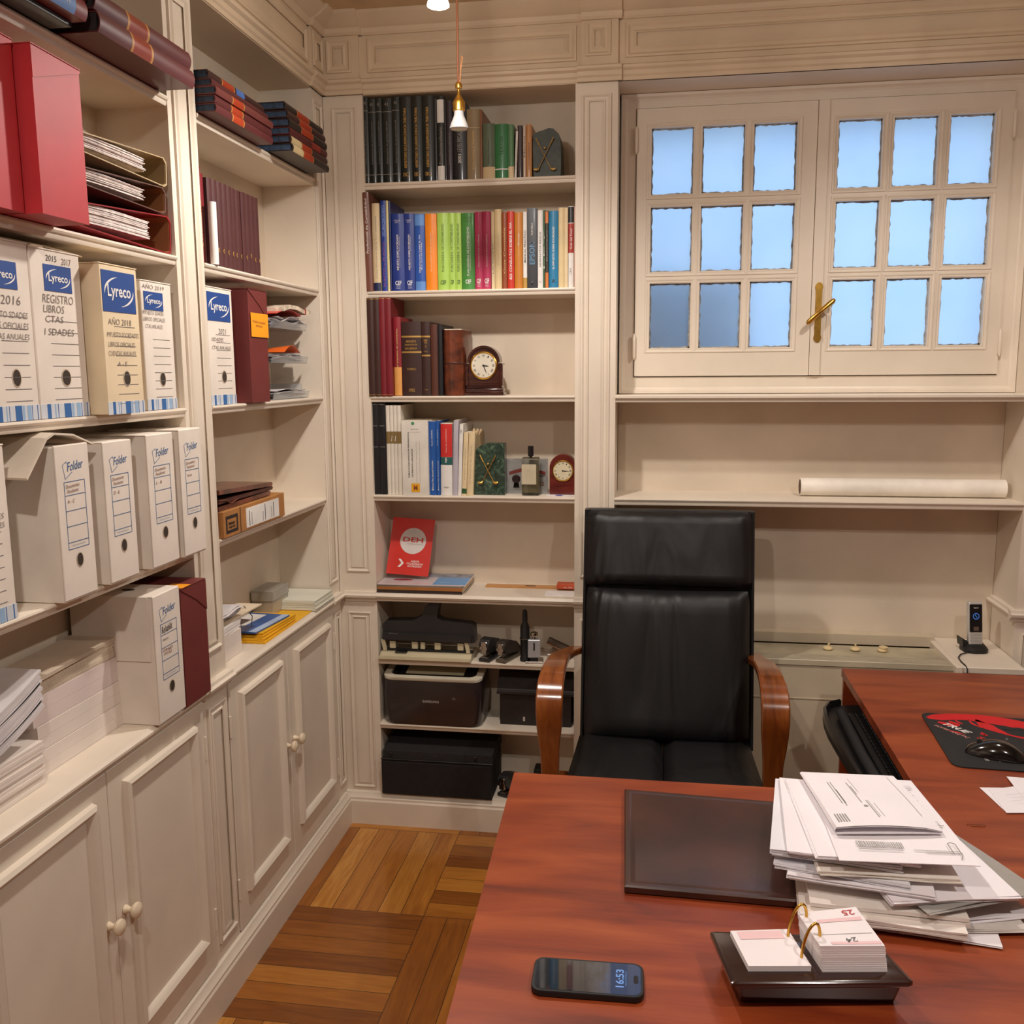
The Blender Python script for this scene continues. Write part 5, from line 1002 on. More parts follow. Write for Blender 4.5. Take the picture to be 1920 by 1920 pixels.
# staplers etc.
def stapler(lab, x, y, z, s, m1, m2, rz=0, arch_=True):
    t_ = thing('stapler', lab, 'stapler', (x,y,z+.0006), (0,0,rz), None, local=True)
    MB().box(-.017*s,.017*s,0,.105*s,0,.010*s,.003*s,2).build('base', m1, t_)
    MB().box(-.010*s,.010*s,.004*s,.03*s,.010*s,.013*s,.001,1).build('anvil', CHROME, t_)
    m = MB(); pts = [(.010,.026),(.000,.040),(.000,.052),(.010,.062),(.035,.064),(.075,.050),(.102,.026),(.102,.012)]
    m.prism([(a*s,b*s) for a,b in pts], lambda a,b,t: (t,a,b), -.015*s,.015*s); m.build('arm', m2, t_, smooth=30)
    m = MB(); m.box(-.009*s,.009*s,-.0015*s,.006*s,.022*s,.058*s,.002*s,1); m.box(-.011*s,-.004*s,-.003*s,0,.036*s,.044*s); m.box(.004*s,.011*s,-.003*s,0,.036*s,.044*s); m.build('front_plate', CHROME, t_)
    return t_
stapler('rounded black stapler with a chrome nose right of the hole punch', 0.5264, .002, ZF, 1.28, CHAR, CHAR, -.25)
stapler('low dark grey stapler between the rounded stapler and the black dater', 0.5862, .000, ZF, 1.2, GRM, mat('gunmetal', (74,68,62), .35, .5), -.35)
stapler('black stapler on the bottom shelf beside the dark case', 0.5855, .01, ZH, 1.25, CHAR, CHAR, -.4)
x_ = 0.6697
t_ = thing('hand_stamp', 'tall slim black self-inking hand stamp standing on its end', 'stamp', (x_,.04,ZF), local=True); k_ = (0.8213-ZF)
MB().lathe([(.013,.0006),(.0165,.004),(.0165,.012),(.0145,.016),(.0150,k_*.42),(.0170,k_*.43),(.0165,k_*.45),(.0150,k_*.47),(.0150,k_*.66),(.0085,k_*.75),(.0080,k_*.94),(.0065,k_*.98),(.002,k_)], seg=20, M=Matrix.Diagonal((1.12,1.12,1,1))).build('body', BLACKP, t_, smooth=40)
MB().lathe([(.0195,k_*.435),(.0195,k_*.445)], seg=20).build('trim_ring', GRM, t_)
x_ = 0.7041; t_ = thing('numbering_machine', 'silver numbering machine with round knob right of the tall black stamp', 'numbering stamp', (x_,.03,ZF), (0,0,.1), local=True)
MB().box(-.032,.032,-.020,.025,.0006,.006,.001,1).build('base_plate', CHROME, t_)
MB().box(-.022,.022,-.012,.014,.018,.084,.002,1).build('steel_block', mat('brushed_steel', (200,206,212), .35, .5), t_)
MB().box(-.0025,.0025,-.0128,-.0118,.045,.074).build('slot', BLACKP, t_)
m = MB(); m.tube([(0,0,.082),(0,0,.098)], .007, 12); m.lathe([(.009,.094),(.013,.098),(.014,.103),(.012,.109),(.005,.112)], seg=18); m.build('knob', CHROME, t_, smooth=40)
m = MB(); m.box(-.014,.014,-.014,.016,.006,.018); m.build('ink_frame', BLACKP, t_)
MB().lathe([(.018,0),(.022,.008),(.016,.022),(.004,.028)], seg=14).build('side_grip', CHAR, None, loc=(x_+.036,.07,ZF+.0006), smooth=40)
tag(C.objects[-1] if False else bpy.data.objects['side_grip'], 'small dark round grip behind the numbering machine', 'grip'); bpy.data.objects['side_grip'].name = 'stamp_grip'
m = MB(); M = Matrix.Translation((0.7932,.10,ZF+.042)) @ Matrix.Rotation(.42,4,'Y'); m.box(-.052,.052,-.014,.014,-.006,.010,.003,2,M=M)
t_ = tag(m.build('stapler', mat('taupe_plastic', (92,80,68), .4), None, loc=(0.7932,.10,ZF+.04)), 'taupe long stapler lying aslant behind the chair arm', 'stapler')
m = MB(); m.box(-.052,.03,-.010,.010,-.014,-.007,.001,1,M=M); m.box(-.05,.055,-.015,.015,-.052,-.036,.002,1,M=Matrix.Translation((0.7932,.10,ZF+.05))); m.build('staple_rail', CHROME, t_)
# printer
px0,px1 = 0.1553,0.5414; pxm = 0.5156; zp = ZG+.0008; zt_ = 0.5682
t_ = thing('printer', 'compact dark brown-black laser printer with a pale bezel, lettered SAMSUNG', 'printer', ((px0+px1)/2,.09,ZG))
m = MB(); cxp = (px0+pxm)/2; hwp = (pxm-px0)/2
loft(m, [(rrect(cxp,.085,hwp*.93,.088,.03),zp),(rrect(cxp,.085,hwp*.99,.092,.03),zp+.012),(rrect(cxp,.085,hwp*1.02,.095,.03),zp+.10),(rrect(cxp,.085,hwp*1.0,.094,.03),zt_-.012),(rrect(cxp,.085,hwp*.97,.092,.03),zt_-.004)]); m.build('body', mat('espresso_plastic', (44,34,34), .3, coat=.35, var=.08), t_, smooth=40)
sl_ = lambda y: .16*max(0,y+.01)
def rise(rows): return [[(x,y,z+sl_(y)) for x,y,z in r_] for r_ in rows]
m = MB(); o1 = rrect(cxp,.085,hwp*1.012,.096,.03); o0 = rrect(cxp,.085,hwp*.985,.093,.03); i1 = rrect(cxp,.088,hwp*.88,.082,.026)
m.grid(rise([[(x,y,zt_-.014) for x,y in o0],[(x,y,zt_-.010) for x,y in o1],[(x,y,zt_-.001) for x,y in o1],[(x,y,zt_+.001) for x,y in i1],[(x,y,zt_-.012) for x,y in i1]]), True); m.build('bezel', mat('bezel_ivory', (206,198,178), .35, coat=.2), t_, smooth=40)
m = MB(); m.mi = 0; r_ = rise([[(x,y,zt_-.010) for x,y in i1]])[0]; m.add(r_, [tuple(range(len(r_)))]); m.build('output_tray', BLACKP, t_)
m = MB(); m.prism([(.040,zt_-.004),(.040,zt_-.001),(.160,zt_+.026),(.160,zt_+.022)], lambda a,b,t: (t,a,b), cxp-hwp*.60,cxp+hwp*.60); m.build('paper_flap', BEI, t_)
text('SAMSUNG', t_, (cxp-.004,-.0118,zp+.093), (1,0,0), (0,0,1), .060, .0095, mat('print_silver', (176,170,160), .4, var=0), bold=.02)
text('ML\n1660', t_, (cxp+.082,-.0115,zp+.108), (1,0,0), (0,0,1), .014, .009, INKG)
# dark storage box
x0,x1 = 0.5754, XR-.004
t_ = thing('storage_box', 'scuffed black-brown storage box with an overhanging lid beside the printer', 'box', ((x0+x1)/2,.1,ZG)); zt2 = 0.5078
m = MB(); m.box(x0,x1-.01,.045,.19,ZG+.0006,zt2,.002,1); m.build('body', mat('scuffed_black', (36,28,27), .55, var=.15, vs=40), t_)
m = MB(); zt3 = 0.573; m.prism([(.034,zt2-.002),(.034,zt2+.006),(.045,zt2+.012),(.10,zt3),(.19,zt3),(.19,zt2)], lambda a,b,t: (t,a,b), x0-.010,x1); m.build('lid', mat('scuffed_black', (36,28,27), .55), t_)
MB().box(x0+.085,x0+.092,.0443,.0449,ZG+.016,ZG+.032).build('chip_mark', mat('chip_white', (190,180,170), .7), t_)
# soft case on the bottom shelf
x0,x1 = XL+.008, 0.5536; z_ = ZH+.0008; zm = 0.2605; ztp = 0.3084
t_ = thing('carrying_case', 'wide black padded fabric carrying case filling the bottom shelf', 'case', ((x0+x1)/2,.08,ZH)); FAB = mat('black_fabric', (24,20,21), .85, var=.15, vs=60, bump=.2, bs=300)
m = MB(); m.prism([(-.028,z_+.008),(-.020,z_),(.185,z_),(.185,zm-.002),(-.022,zm),(-.030,zm-.01)], lambda a,b,t: (t,a,b), x0,x1); m.build('lower_shell', FAB, t_, smooth=30)
m = MB(); m.prism([(-.026,zm+.002),(-.024,zm+.030),(.025,ztp-.012),(.060,ztp),(.185,ztp),(.185,zm)], lambda a,b,t: (t,a,b), x0+.006,x1+.004); m.build('padded_lid', mat('black_fabric_lid', (30,27,28), .8, var=.12, vs=60, bump=.2, bs=300), t_, smooth=25)
for f_ in (.085,.86):
    m = MB(); xx = x0+(x1-x0)*f_; m.box(xx-.007,xx+.007,-.0285,-.0255,zm+.012,zm+.026,.001,1); m.build('buckle', BLACKP, t_)
MB().box(x0-.002,x1+.006,-.0315,-.026,zm-.0015,zm+.0025,.001,1).build('piping', BLACKP, t_)
m = MB(); m.box(0.6912,0.7314,.10,.16,ZH+.0006,ZH+.075,.004,1); tag(m.build('desk_device', BLACKP, None, loc=(0.7113,.13,ZH)), 'small black upright device on the bottom shelf behind the desk corner', 'device')
m = MB(); m.lathe([(.014,0),(.018,.006),(.018,.024),(.012,.03)], seg=16); tag(m.build('tape_reel', BLACKP, None, loc=(0.609,.005,ZH+.0006), smooth=40), 'small round black gadget beside the bottom-shelf stapler', 'gadget')

# ---- alcove things
m = MB(); ra = .0305; yr = .12; zr = ZD+ra+.001; xa,xb = 1.6105, 2.2657
Mx = Matrix.Translation((xa,yr,zr)) @ Matrix.Rotation(R(90),4,'Y'); Ln = xb-xa
m.lathe([(ra*.9,.0005),(ra*.9,-.0003),(ra,-.0003),(ra,0),(ra,Ln),(ra*.9,Ln+.0003),(ra*.9,Ln-.001)], seg=32, M=Mx)
rp = tag(m.build('plan_tube', mat('tube_white', (236,228,216), .5), None, loc=((xa+xb)/2,yr,ZD+.0005), smooth=40), 'long white cardboard tube lying on the open shelf below the window', 'tube')
m = MB(); m.lathe([(ra*.80,-.0008),(ra*.82,-.0004),(ra*.5,-.0009),(ra*.2,-.0009)], seg=24, M=Mx); m.build('end_hollow', mat('tube_inside', (92,66,50), .9), rp)
# cordless phone
pp = thing('cordless_phone', 'silver and black cordless phone standing in its charging cradle on the corner ledge', 'phone', (2.187,.055,.7226), (0,0,.12), local=True)
m = MB(); loft(m, [(rrect(0,.01,.040,.042,.03),.0),(rrect(0,.01,.040,.042,.03),.010),(rrect(0,.014,.036,.036,.028),.018),(rrect(0,.018,.030,.024,.02),.026)]); m.prism([(-.040,.015),(-.028,.012),(-.020,.03),(-.044,.045)], lambda a,b,t: (a,t,b), .0,.045); m.build('cradle', BLACKP, pp, smooth=35)
M = Matrix.Translation((0,.004,.014)) @ Matrix.Rotation(R(-9),4,'X')
m = MB(); m.box(-.0235,.0235,-.010,.010,0,.152,.006,3,M=M); hs_ = m.build('handset', mat('handset_silver', (206,202,196), .3, .3, coat=.3), pp, smooth=40)
m = MB(); m.box(-.0205,.0205,-.0115,-.009,.050,.143,.002,1,M=M); m.build('face', mat('glossy_black', (16,16,20), .12, coat=.6), hs_)
m = MB(); m.box(-.017,.017,-.0119,-.0113,.080,.122,M=M); m.build('display', mat('display_dark', (14,16,26), .1, coat=.5), hs_)
m = MB(); c0 = M @ V((0,-.0122,.102)); Mr_ = M @ Matrix.Translation((0,-.0121,.103)) @ Matrix.Rotation(R(90),4,'X'); m.grid([[Mr_ @ V((r__*math.cos(2*math.pi*k/24), r__*math.sin(2*math.pi*k/24), .0002)) for k in range(24)] for r__ in (.0105,.0085)], True); m.box(-.006,.006,-.0124,-.0121,.1022,.1038,M=M @ Matrix.Translation((0,0,.103)) @ Matrix.Rotation(R(55),4,'Y') @ Matrix.Translation((0,0,-.103))); m.build('clock_face', mat('display_blue', (70,130,220), .4, emit=.35), hs_)
text('Gigaset', hs_, M @ V((0,-.0118,.131)), V((1,0,0)), M.to_3x3() @ V((0,0,1)), .016, .004, INKW, bold=.02)
for r_ in range(4):
    for c_ in range(3):
        m = MB(); m.box(-.018+c_*.0125,-.0075+c_*.0125,-.0112,-.0098,.008+r_*.0105,.0155+r_*.0105,.0008,1,M=M); m.build('key', mat('key_silver', (186,182,176), .35, .3), hs_)
m = MB(); m.box(-.008,.008,-.0124,-.0112,.055,.068,.001,1,M=M); m.build('control_key', CHROME, hs_)
m = MB(); m.tube([(2.16,.03,.7265),(2.125,.0,.7262),(2.108,-.035,.726),(2.103,-.08,.7255),(2.105,-.118,.7245),(2.108,-.128,.716),(2.110,-.130,.66)], .0021, 8); tag(m.build('phone_cord', BLACKP, None, loc=(2.11,-.03,.7226), smooth=60), 'thin black cable curving from the phone cradle over the ledge edge', 'cable')

# ================================================================ HANGING BULBS
def hanging_bulb(lab, x, y, zb, lit):
    t_ = thing('hanging_bulb', lab, 'lamp', (x,y,ZCEIL))
    gl = mat('glowing_reflector', (255,244,226), .4, emit=14) if lit else mat('ceramic_white', (118,115,112), .5)
    MB().lathe([(.019,.0),(.0255,-.001),(.0255,.003),(.0225,.012),(.0165,.026),(.0135,.034),(.0130,.048)], (x,y,zb), 28).build('reflector', gl, t_, smooth=40)
    if lit: MB().lathe([(.023,-.0012),(.020,-.0035),(.006,-.005)], (x,y,zb), 24).build('glowing_lens', mat('glowing_lens', (255,240,215), .5, emit=60), t_, smooth=40)
    else: MB().lathe([(.023,-.0012),(.020,-.0030),(.006,-.004)], (x,y,zb), 24).build('lens', mat('unlit_lens', (210,206,198), .2), t_, smooth=40)
    MB().lathe([(.0135,.044),(.0165,.046),(.0170,.066),(.0150,.070),(.0040,.088),(.0035,.100),(.0090,.103),(.0100,.110),(.0080,.116),(.0030,.120)], (x,y,zb), 24).build('brass_socket', BRASS, t_, smooth=30)
    CD = mat('brown_cord', (132,80,52), .6)
    MB().tube([(x-.001,y,zb+.118),(x-.001,y,ZCEIL)], .0032, 8).build('cord', CD, t_, smooth=60)
    m = MB(); m.tube([(x+.004,y,zb+.118),(x+.007,y,zb+.15),(x+.010,y,zb+.168),(x+.013,y,zb+.180),(x+.011,y,zb+.186),(x+.008,y,zb+.178),(x+.006,y,zb+.15),(x+.003,y,zb+.118)], .0013, 6); m.build('cord_loop', mat('tan_cord', (190,130,80), .6), t_, smooth=60)
    return t_
hanging_bulb('unlit hanging spot bulb with a brass socket in front of the top shelf', 0.582,-0.56,2.311, False)
hanging_bulb('glaring lit hanging spot bulb at the top edge of the picture', .607, -.90, 2.500, True)
for (x,y,z,l_) in ((1.95,-.80,2.548,'lit hanging bulb above the right side, out of the picture'),(.62,-2.75,2.633,'lit hanging bulb behind the viewer on the left'),(2.05,-2.55,2.633,'lit hanging bulb behind the viewer on the right')): hanging_bulb(l_, x, y, z, True)

# ================================================================ OFFICE CHAIR
LE = bpy.data.materials.new('black_leather'); LE.use_nodes = True; t = NT(LE); p = bsdf(LE)
p.inputs['Base Color'].default_value = (*lin((20,19,20)),1); p.inputs['Roughness'].default_value = .48; p.inputs['Specular IOR Level'].default_value = .45
co = t.new('ShaderNodeTexCoord').outputs['Object']; mp = t.new('ShaderNodeMapping'); mp.inputs['Scale'].default_value = (5,2,1.3); t.link(co, mp.inputs[0])
n1 = t.new('ShaderNodeTexNoise'); n1.inputs['Scale'].default_value = 1.5; n1.inputs['Detail'].default_value = 1.5; n1.inputs['Distortion'].default_value = 1.0; t.link(mp.outputs[0], n1.inputs[0])
n2 = t.new('ShaderNodeTexVoronoi'); n2.inputs['Scale'].default_value = 420; t.link(co, n2.inputs[0])
b1 = t.new('ShaderNodeBump'); b1.inputs['Strength'].default_value = .8; b1.inputs['Distance'].default_value = .03; t.link(n1.outputs['Fac'], b1.inputs['Height'])
b2 = t.new('ShaderNodeBump'); b2.inputs['Strength'].default_value = .12; b2.inputs['Distance'].default_value = .001; t.link(n2.outputs[0], b2.inputs['Height']); t.link(b1.outputs[0], b2.inputs['Normal']); t.link(b2.outputs[0], p.inputs['Normal'])
ARM = wood('chair_walnut', [(.25,(88,40,14)),(.5,(128,66,26)),(.75,(158,90,40))], scale=(14,2,2), rough=.22, coat=.7, ns=2.5)
ch = thing('office_chair', 'high-backed black leather office chair with bentwood arms behind the desk', 'chair', (1.166,-.42,0), (0,0,0))
cx = 1.166
def cushion(x0,x1, path, th, n=14, bulge=.018, m=None, edge=.03, name='cushion', sag=0):
    # path: list of (y, z) centre points; the cushion spreads in x
    mb = MB(); rows = []; K = len(path)
    for i,(y,z) in enumerate(path):
        a = V((path[min(i+1,K-1)][0]-path[max(i-1,0)][0], path[min(i+1,K-1)][1]-path[max(i-1,0)][1])).normalized(); nrm = V((-a.y, a.x))
        if nrm.x > 0 and abs(a.y) > .5: nrm = -nrm
        f = min(i,K-1-i)/(K-1)*2; e = min(1, f*6)**.5
        row = []
        for s_ in (1,-1):
            for j in range(n+1):
                u = j/n if s_ == 1 else 1-j/n; X = x0+(x1-x0)*u; g = min(u,1-u)*2; ge = min(1, g*9)**.5
                h = th/2*(.35+.65*min(ge, .25+.75*e)) + bulge*(math.sin(math.pi*u)**.8)*e*(1 if s_ == 1 else .2)
                inset = .006*(1-e)
                if s_ == -1: h = -th/2*(.35+.65*ge)
                row.append((X+(inset if u < .5 else -inset), y+nrm.x*h, z+nrm.y*h))
        rows.append(row)
    mb.grid(rows, True); mb.caps(rows[0], rows[-1])
    return mb.build(name, m or LE, ch, smooth=60)
bk = lambda z: -.275+.165*((z-.50)/.70)       # reclined back plane
def yz(z0, z1, n): return [(bk(z0+(z1-z0)*i/n), z0+(z1-z0)*i/n) for i in range(n+1)]
cushion(.900,1.430, yz(.965,1.200,12), .075, bulge=.012, name='head_cushion')
cushion(.905,1.425, yz(.485,.957,18), .085, bulge=.022, name='back_cushion')
m = MB(); rows = []
for i in range(9):
    z = .47+(1.205-.47)*i/8; y = bk(z)+.030
    rows.append([(x_, y+dy_, z) for x_,dy_ in ((.893,-.030),(.893,.012),(.91,.022),(1.425,.022),(1.440,.012),(1.440,-.030),(1.432,-.034),(1.420,-.02),(.912,-.02),(.900,-.034))])
m.grid(rows, True); m.caps(rows[0], rows[-1]); m.build('back_shell', LE, ch, smooth=40)
sp_ = [(-.235,.455),(-.27,.452),(-.36,.448),(-.48,.450),(-.58,.455),(-.66,.455),(-.72,.440),(-.745,.415)]
for nm,xa,xb in (('seat_cushion',.868,1.158),('seat_cushion',1.160,1.452)):
    mb = MB(); rows = []
    for i,(y,z) in enumerate(sp_):
        f = i/(len(sp_)-1); xa_ = xa+(.025 if xa < 1 else 0)*(1-f); xb_ = xb-(.025 if xb > 1.2 else 0)*(1-f)
        row = []
        for s_ in (1,-1):
            for j in range(9):
                u = j/8 if s_ == 1 else 1-j/8; g = min(u,1-u)*2; ge = min(1,g*4)**.5
                row.append((xa_+(xb_-xa_)*u, y, z+(.030+.026*ge*(1 if i not in (0,7) else .4) if s_ == 1 else -.04)))
        rows.append(row)
    mb.grid(rows, True); mb.caps(rows[0], rows[-1]); mb.build(nm, LE, ch, smooth=60)
MB().box(.885,1.435,-.70,-.24,.385,.418,.01,2).build('seat_pan', BLACKP, ch)
for s_,nm in ((-1,'l'),(1,'r')):
    xc = .833 if s_ < 0 else 1.459; xi = .868 if s_ < 0 else 1.452
    path = [(xi+s_*-.012,-.175,.748),(xc+(-s_)*.012,-.24,.752),(xc,-.33,.766),(xc,-.42,.778),(xc,-.50,.783),(xc,-.56,.778),(xc,-.60,.762),(xc,-.625,.735),(xc,-.632,.70),(xc,-.628,.66),(xc+.001*s_,-.618,.62),(xc,-.61,.57),(xc,-.605,.50),(xc,-.60,.44),(xc,-.58,.39),(xc,-.53,.365),(xc,-.42,.36),(xc,-.30,.365)]
    wd = [.048,.056,.062,.066,.070,.074,.076,.077,.076,.073,.066,.056,.051,.050,.05,.05,.05,.05]
    MB().sweep(path, (1,0,0), .022, wd).build('armrest', ARM, ch, smooth=40)
    MB().box(min(xc,xi),max(xc,xi),-.46,-.40,.385,.40).build('arm_bracket', BLACKP, ch)
MB().tube([(cx,-.45,.385),(cx,-.45,.16)], .03, 16).build('gas_column', BLACKP, ch, smooth=40)
for i in range(5):
    a = R(72*i+18); e = V((cx+.29*math.cos(a), -.45+.29*math.sin(a), .075))
    l_ = MB().sweep([(cx,-.45,.14),(cx+.15*math.cos(a),-.45+.15*math.sin(a),.125),tuple(e)], (-math.sin(a),math.cos(a),0), .03, [.06,.05,.04]).build('leg', ARM, ch, smooth=40)
    MB().tube([e+V((-.012*math.sin(a),.012*math.cos(a),-.047)), e+V((.012*math.sin(a),-.012*math.cos(a),-.047))], .027, 16).build('caster', BLACKP, l_, smooth=40)

# ================================================================ DESKS
CH = bpy.data.materials.new('cherry_laminate'); CH.use_nodes = True; t = NT(CH); p = bsdf(CH)
co = t.new('ShaderNodeNewGeometry').outputs['Position']
mp = t.new('ShaderNodeMapping'); mp.inputs['Scale'].default_value = (1.5,7,5); t.link(co, mp.inputs[0])
n1 = t.new('ShaderNodeTexNoise'); n1.inputs['Scale'].default_value = 1.6; n1.inputs['Detail'].default_value = 5; n1.inputs['Distortion'].default_value = .7; t.link(mp.outputs[0], n1.inputs[0])
mp2 = t.new('ShaderNodeMapping'); mp2.inputs['Scale'].default_value = (4,90,60); t.link(co, mp2.inputs[0])
n2 = t.new('ShaderNodeTexNoise'); n2.inputs['Scale'].default_value = 2; n2.inputs['Detail'].default_value = 4; t.link(mp2.outputs[0], n2.inputs[0])
f_ = t.math('ADD', t.math('MULTIPLY', n1.outputs['Fac'], .85), t.math('MULTIPLY', n2.outputs['Fac'], .15))
t.link(t.ramp(f_, [(.30,(92,36,20)),(.42,(126,50,24)),(.55,(146,64,30)),(.68,(162,78,38))]), p.inputs['Base Color'])
p.inputs['Roughness'].default_value = .36; p.inputs['Specular IOR Level'].default_value = .5; p.inputs['Coat Weight'].default_value = .15; p.inputs['Coat Roughness'].default_value = .25
d1 = thing('desk', 'large cherry-veneer office desk in the foreground carrying phone, desk pad and papers', 'desk', (1.5,-1.9,0))
m = MB(); m.prism([(.8127,-1.1602),(1.76,-1.1609),(1.76,-1.30),(2.9,-1.30),(2.9,-2.62),(.865,-2.62)], lambda a,b,t: (a,b,t), .722, .75); m.build('desktop', CH, d1)
MB().box(.90,1.66,-2.0,-1.98,.0,.721).build('modesty_panel', CH, d1)
for x in (.93,1.66): MB().box(x,x+.025,-2.5,-1.25,0,.7215).build('side_panel', CH, d1)
d2 = thing('desk', 'cherry-veneer return desk along the right, with mouse mat and keyboard drawer', 'desk', (2.2,-.75,0))
m = MB(); m.prism([(1.6964,-.279),(1.6964,-1.1606),(1.7602,-1.1606),(1.7602,-1.2998),(2.9,-1.2998),(2.9,-.279)], lambda a,b,t: (a,b,t), .726, .75); m.build('desktop', CH, d2)
MB().box(1.700,1.80,-.30,-.283,.30,.7255).build('end_panel', CH, d2)
MB().box(1.83,2.85,-.31,-.285,.0,.7255).build('rear_panel', CH, d2)
MB().box(1.815,1.83,-1.16,-.30,.0,.7255).build('side_panel', CH, d2)
# keyboard drawer with keyboard
kt = thing('keyboard_tray', 'black pull-out keyboard tray rounded at the corner, under the return desk', 'keyboard tray', (1.72,-.75,.62))
m = MB(); tray = [(1.812,-.395),(1.72,-.385),(1.665,-.395),(1.632,-.42),(1.612,-.47),(1.604,-.54),(1.602,-.62),(1.606,-.72),(1.612,-.82),(1.620,-.95),(1.625,-1.12),(1.812,-1.12)]
m.prism([(a,b) for a,b in tray], lambda a,b,t: (a,b,t), .655, .672)
ins_ = [(1.812,-.402),(1.722,-.392),(1.670,-.402),(1.640,-.426),(1.621,-.475),(1.613,-.545),(1.611,-.62),(1.615,-.72),(1.621,-.82),(1.629,-.95),(1.634,-1.115),(1.812,-1.115)]
m.build('tray', BLACKP, kt, smooth=30)
m = MB(); rows = [[(a+dx_,b,z_) for a,b in tray[2:11]] for dx_,z_ in ((0,.672),(0,.690),(.008,.693),(.012,.686),(.012,.672))]; m.grid(rows); m.build('raised_rim', mat('rim_black', (22,22,24), .3, coat=.4), kt, smooth=40)
kb = thing('keyboard', 'black computer keyboard on the pull-out tray, half under the desk edge', 'keyboard', (1.745,-.78,.673), (0,0,0))
MB().box(1.675,1.811,-1.05,-.50,.6725,.690,.003,1).build('body', BLACKP, kb)
m = MB(); m.tube([(1.656,-.50,.688),(1.653,-.80,.688),(1.659,-1.06,.688)], .0135, 10); m.build('wrist_rest', mat('soft_black', (20,19,20), .7), kb, smooth=50)
KEY = mat('key_black', (14,14,16), .4)
k0 = None
for r_ in range(3):
    for c_ in range(22):
        x_ = 1.690+r_*.019; y_ = -.520-c_*.0236
        if k0 is None: k0 = MB().box(x_,x_+.015,y_-.019,y_,.690,.698,.002,1).build('key', KEY, kb)
        else:
            q_ = k0.copy(); C.objects.link(q_); q_.parent = kb; q_.location = (x_-1.690, y_+.520, 0)
# desk pad
dp = thing('desk_pad', 'dark brown leather desk pad, closed, its right edge under the paper pile', 'desk pad', (1.24,-1.44,.7505))
LP = mat('aged_brown_leather', (58,32,24), .34, var=.30, vs=5, bump=.06, bs=60, coat=.35)
pq = [(1.067,-1.245),(1.440,-1.265),(1.436,-1.640),(1.080,-1.632)]
def inset(pts, d):
    c = V((sum(a for a,b in pts)/len(pts), sum(b for a,b in pts)/len(pts))); return [tuple(c+(V(p_)-c)*(1-d/ (V(p_)-c).length)) for p_ in pts]
m = MB(); rows = [[(a,b,z) for a,b in inset(pq,d_)] for d_,z in ((.004,.7506),(0,.753),(0,.763),(.004,.766),(.014,.7665),(.018,.7655),(.03,.7655))]; m.grid(rows, True); m.caps(rows[0], rows[-1]); m.build('cover', LP, dp, smooth=40)
# mobile phone
ph = thing('mobile_phone', 'black mobile phone lying face up, its lock screen showing 16:53', 'mobile phone', (1.0345,-1.884,.7504), (0,0,R(1.5)), local=True)
m = MB(); loft(m, [(rrect(0,0,.0815,.0385,.014),0),(rrect(0,0,.083,.040,.015),.002),(rrect(0,0,.083,.040,.015),.0095),(rrect(0,0,.0822,.0392,.0145),.0105)]); m.build('case', mat('rubber_black', (16,16,18), .5), ph, smooth=40)
SC = bpy.data.materials.new('lock_screen'); SC.use_nodes = True; t = NT(SC); p = bsdf(SC); p.inputs['Base Color'].default_value = (.01,.011,.016,1); p.inputs['Roughness'].default_value = .06; p.inputs['Coat Weight'].default_value = .8; p.inputs['Coat Roughness'].default_value = .03
co = t.new('ShaderNodeTexCoord').outputs['Object']; mp = t.new('ShaderNodeSeparateXYZ'); t.link(co, mp.inputs[0])
nz = t.new('ShaderNodeTexNoise'); nz.inputs['Scale'].default_value = 60; t.link(co, nz.inputs[0])
f_ = t.math('ADD', t.math('MULTIPLY', mp.outputs[0], 6.0), t.math('MULTIPLY', t.math('SUBTRACT', nz.outputs['Fac'], .5), .35))
t.link(t.ramp(f_, [(.0,(8,9,14)),(.12,(60,62,70)),(.22,(56,78,112)),(.5,(52,78,120))]), p.inputs['Emission Color']); p.inputs['Emission Strength'].default_value = .55
m = MB(); m.prism(rrect(0,0,.0785,.0358,.012), lambda a,b,t: (a,b,t), .0104,.0109); scn = m.build('screen', SC, ph)
text('16:53', scn, (.0475,.0005,.0112), (0,1,0), (-1,0,0), .042, .0125, mat('screen_digits', (96,136,196), .5, emit=.3, var=0), bold=.02, name='digits')
text('lunes, 24 de febrero', scn, (.0565,.0005,.0112), (0,1,0), (-1,0,0), .034, .0028, mat('screen_digits', (96,136,196), .5, emit=.3, var=0), name='digits')
m = MB(); m.prism(rrect(.0715,0,.0035,.0095,.0033), lambda a,b,t: (a,b,t), .0109,.0112); m.build('camera_cutout', mat('glossy_black', (16,16,20), .12), scn)
# desk calendar on its stand
ca = thing('desk_calendar', 'flip desk calendar on a dark lacquered wedge stand with two brass rings', 'calendar', (1.36,-1.855,.7504), (0,0,0))
TD = mat('dark_lacquer', (44,22,20), .16, var=.15, coat=.8)
top = [(1.2165,-1.8023),(1.4600,-1.7815),(1.4975,-1.885),(1.2411,-1.9254)]; bot = [(1.245,-1.800),(1.462,-1.785),(1.485,-1.868),(1.262,-1.896)]
bot = [(1.235,-1.81),(1.452,-1.79),(1.478,-1.866),(1.257,-1.897)]
m = MB(); rows = []
def rq(q,r_=.006,n=4):
    o = []
    for i in range(4):
        p0,p1,p2 = V(q[i-1]),V(q[i]),V(q[(i+1)%4]); a = p1+(p0-p1).normalized()*r_; b = p1+(p2-p1).normalized()*r_
        for k in range(n+1):
            t_ = k/n; o.append(tuple(a*(1-t_)**2+p1*2*t_*(1-t_)+b*t_**2))
    return o
zt = .800
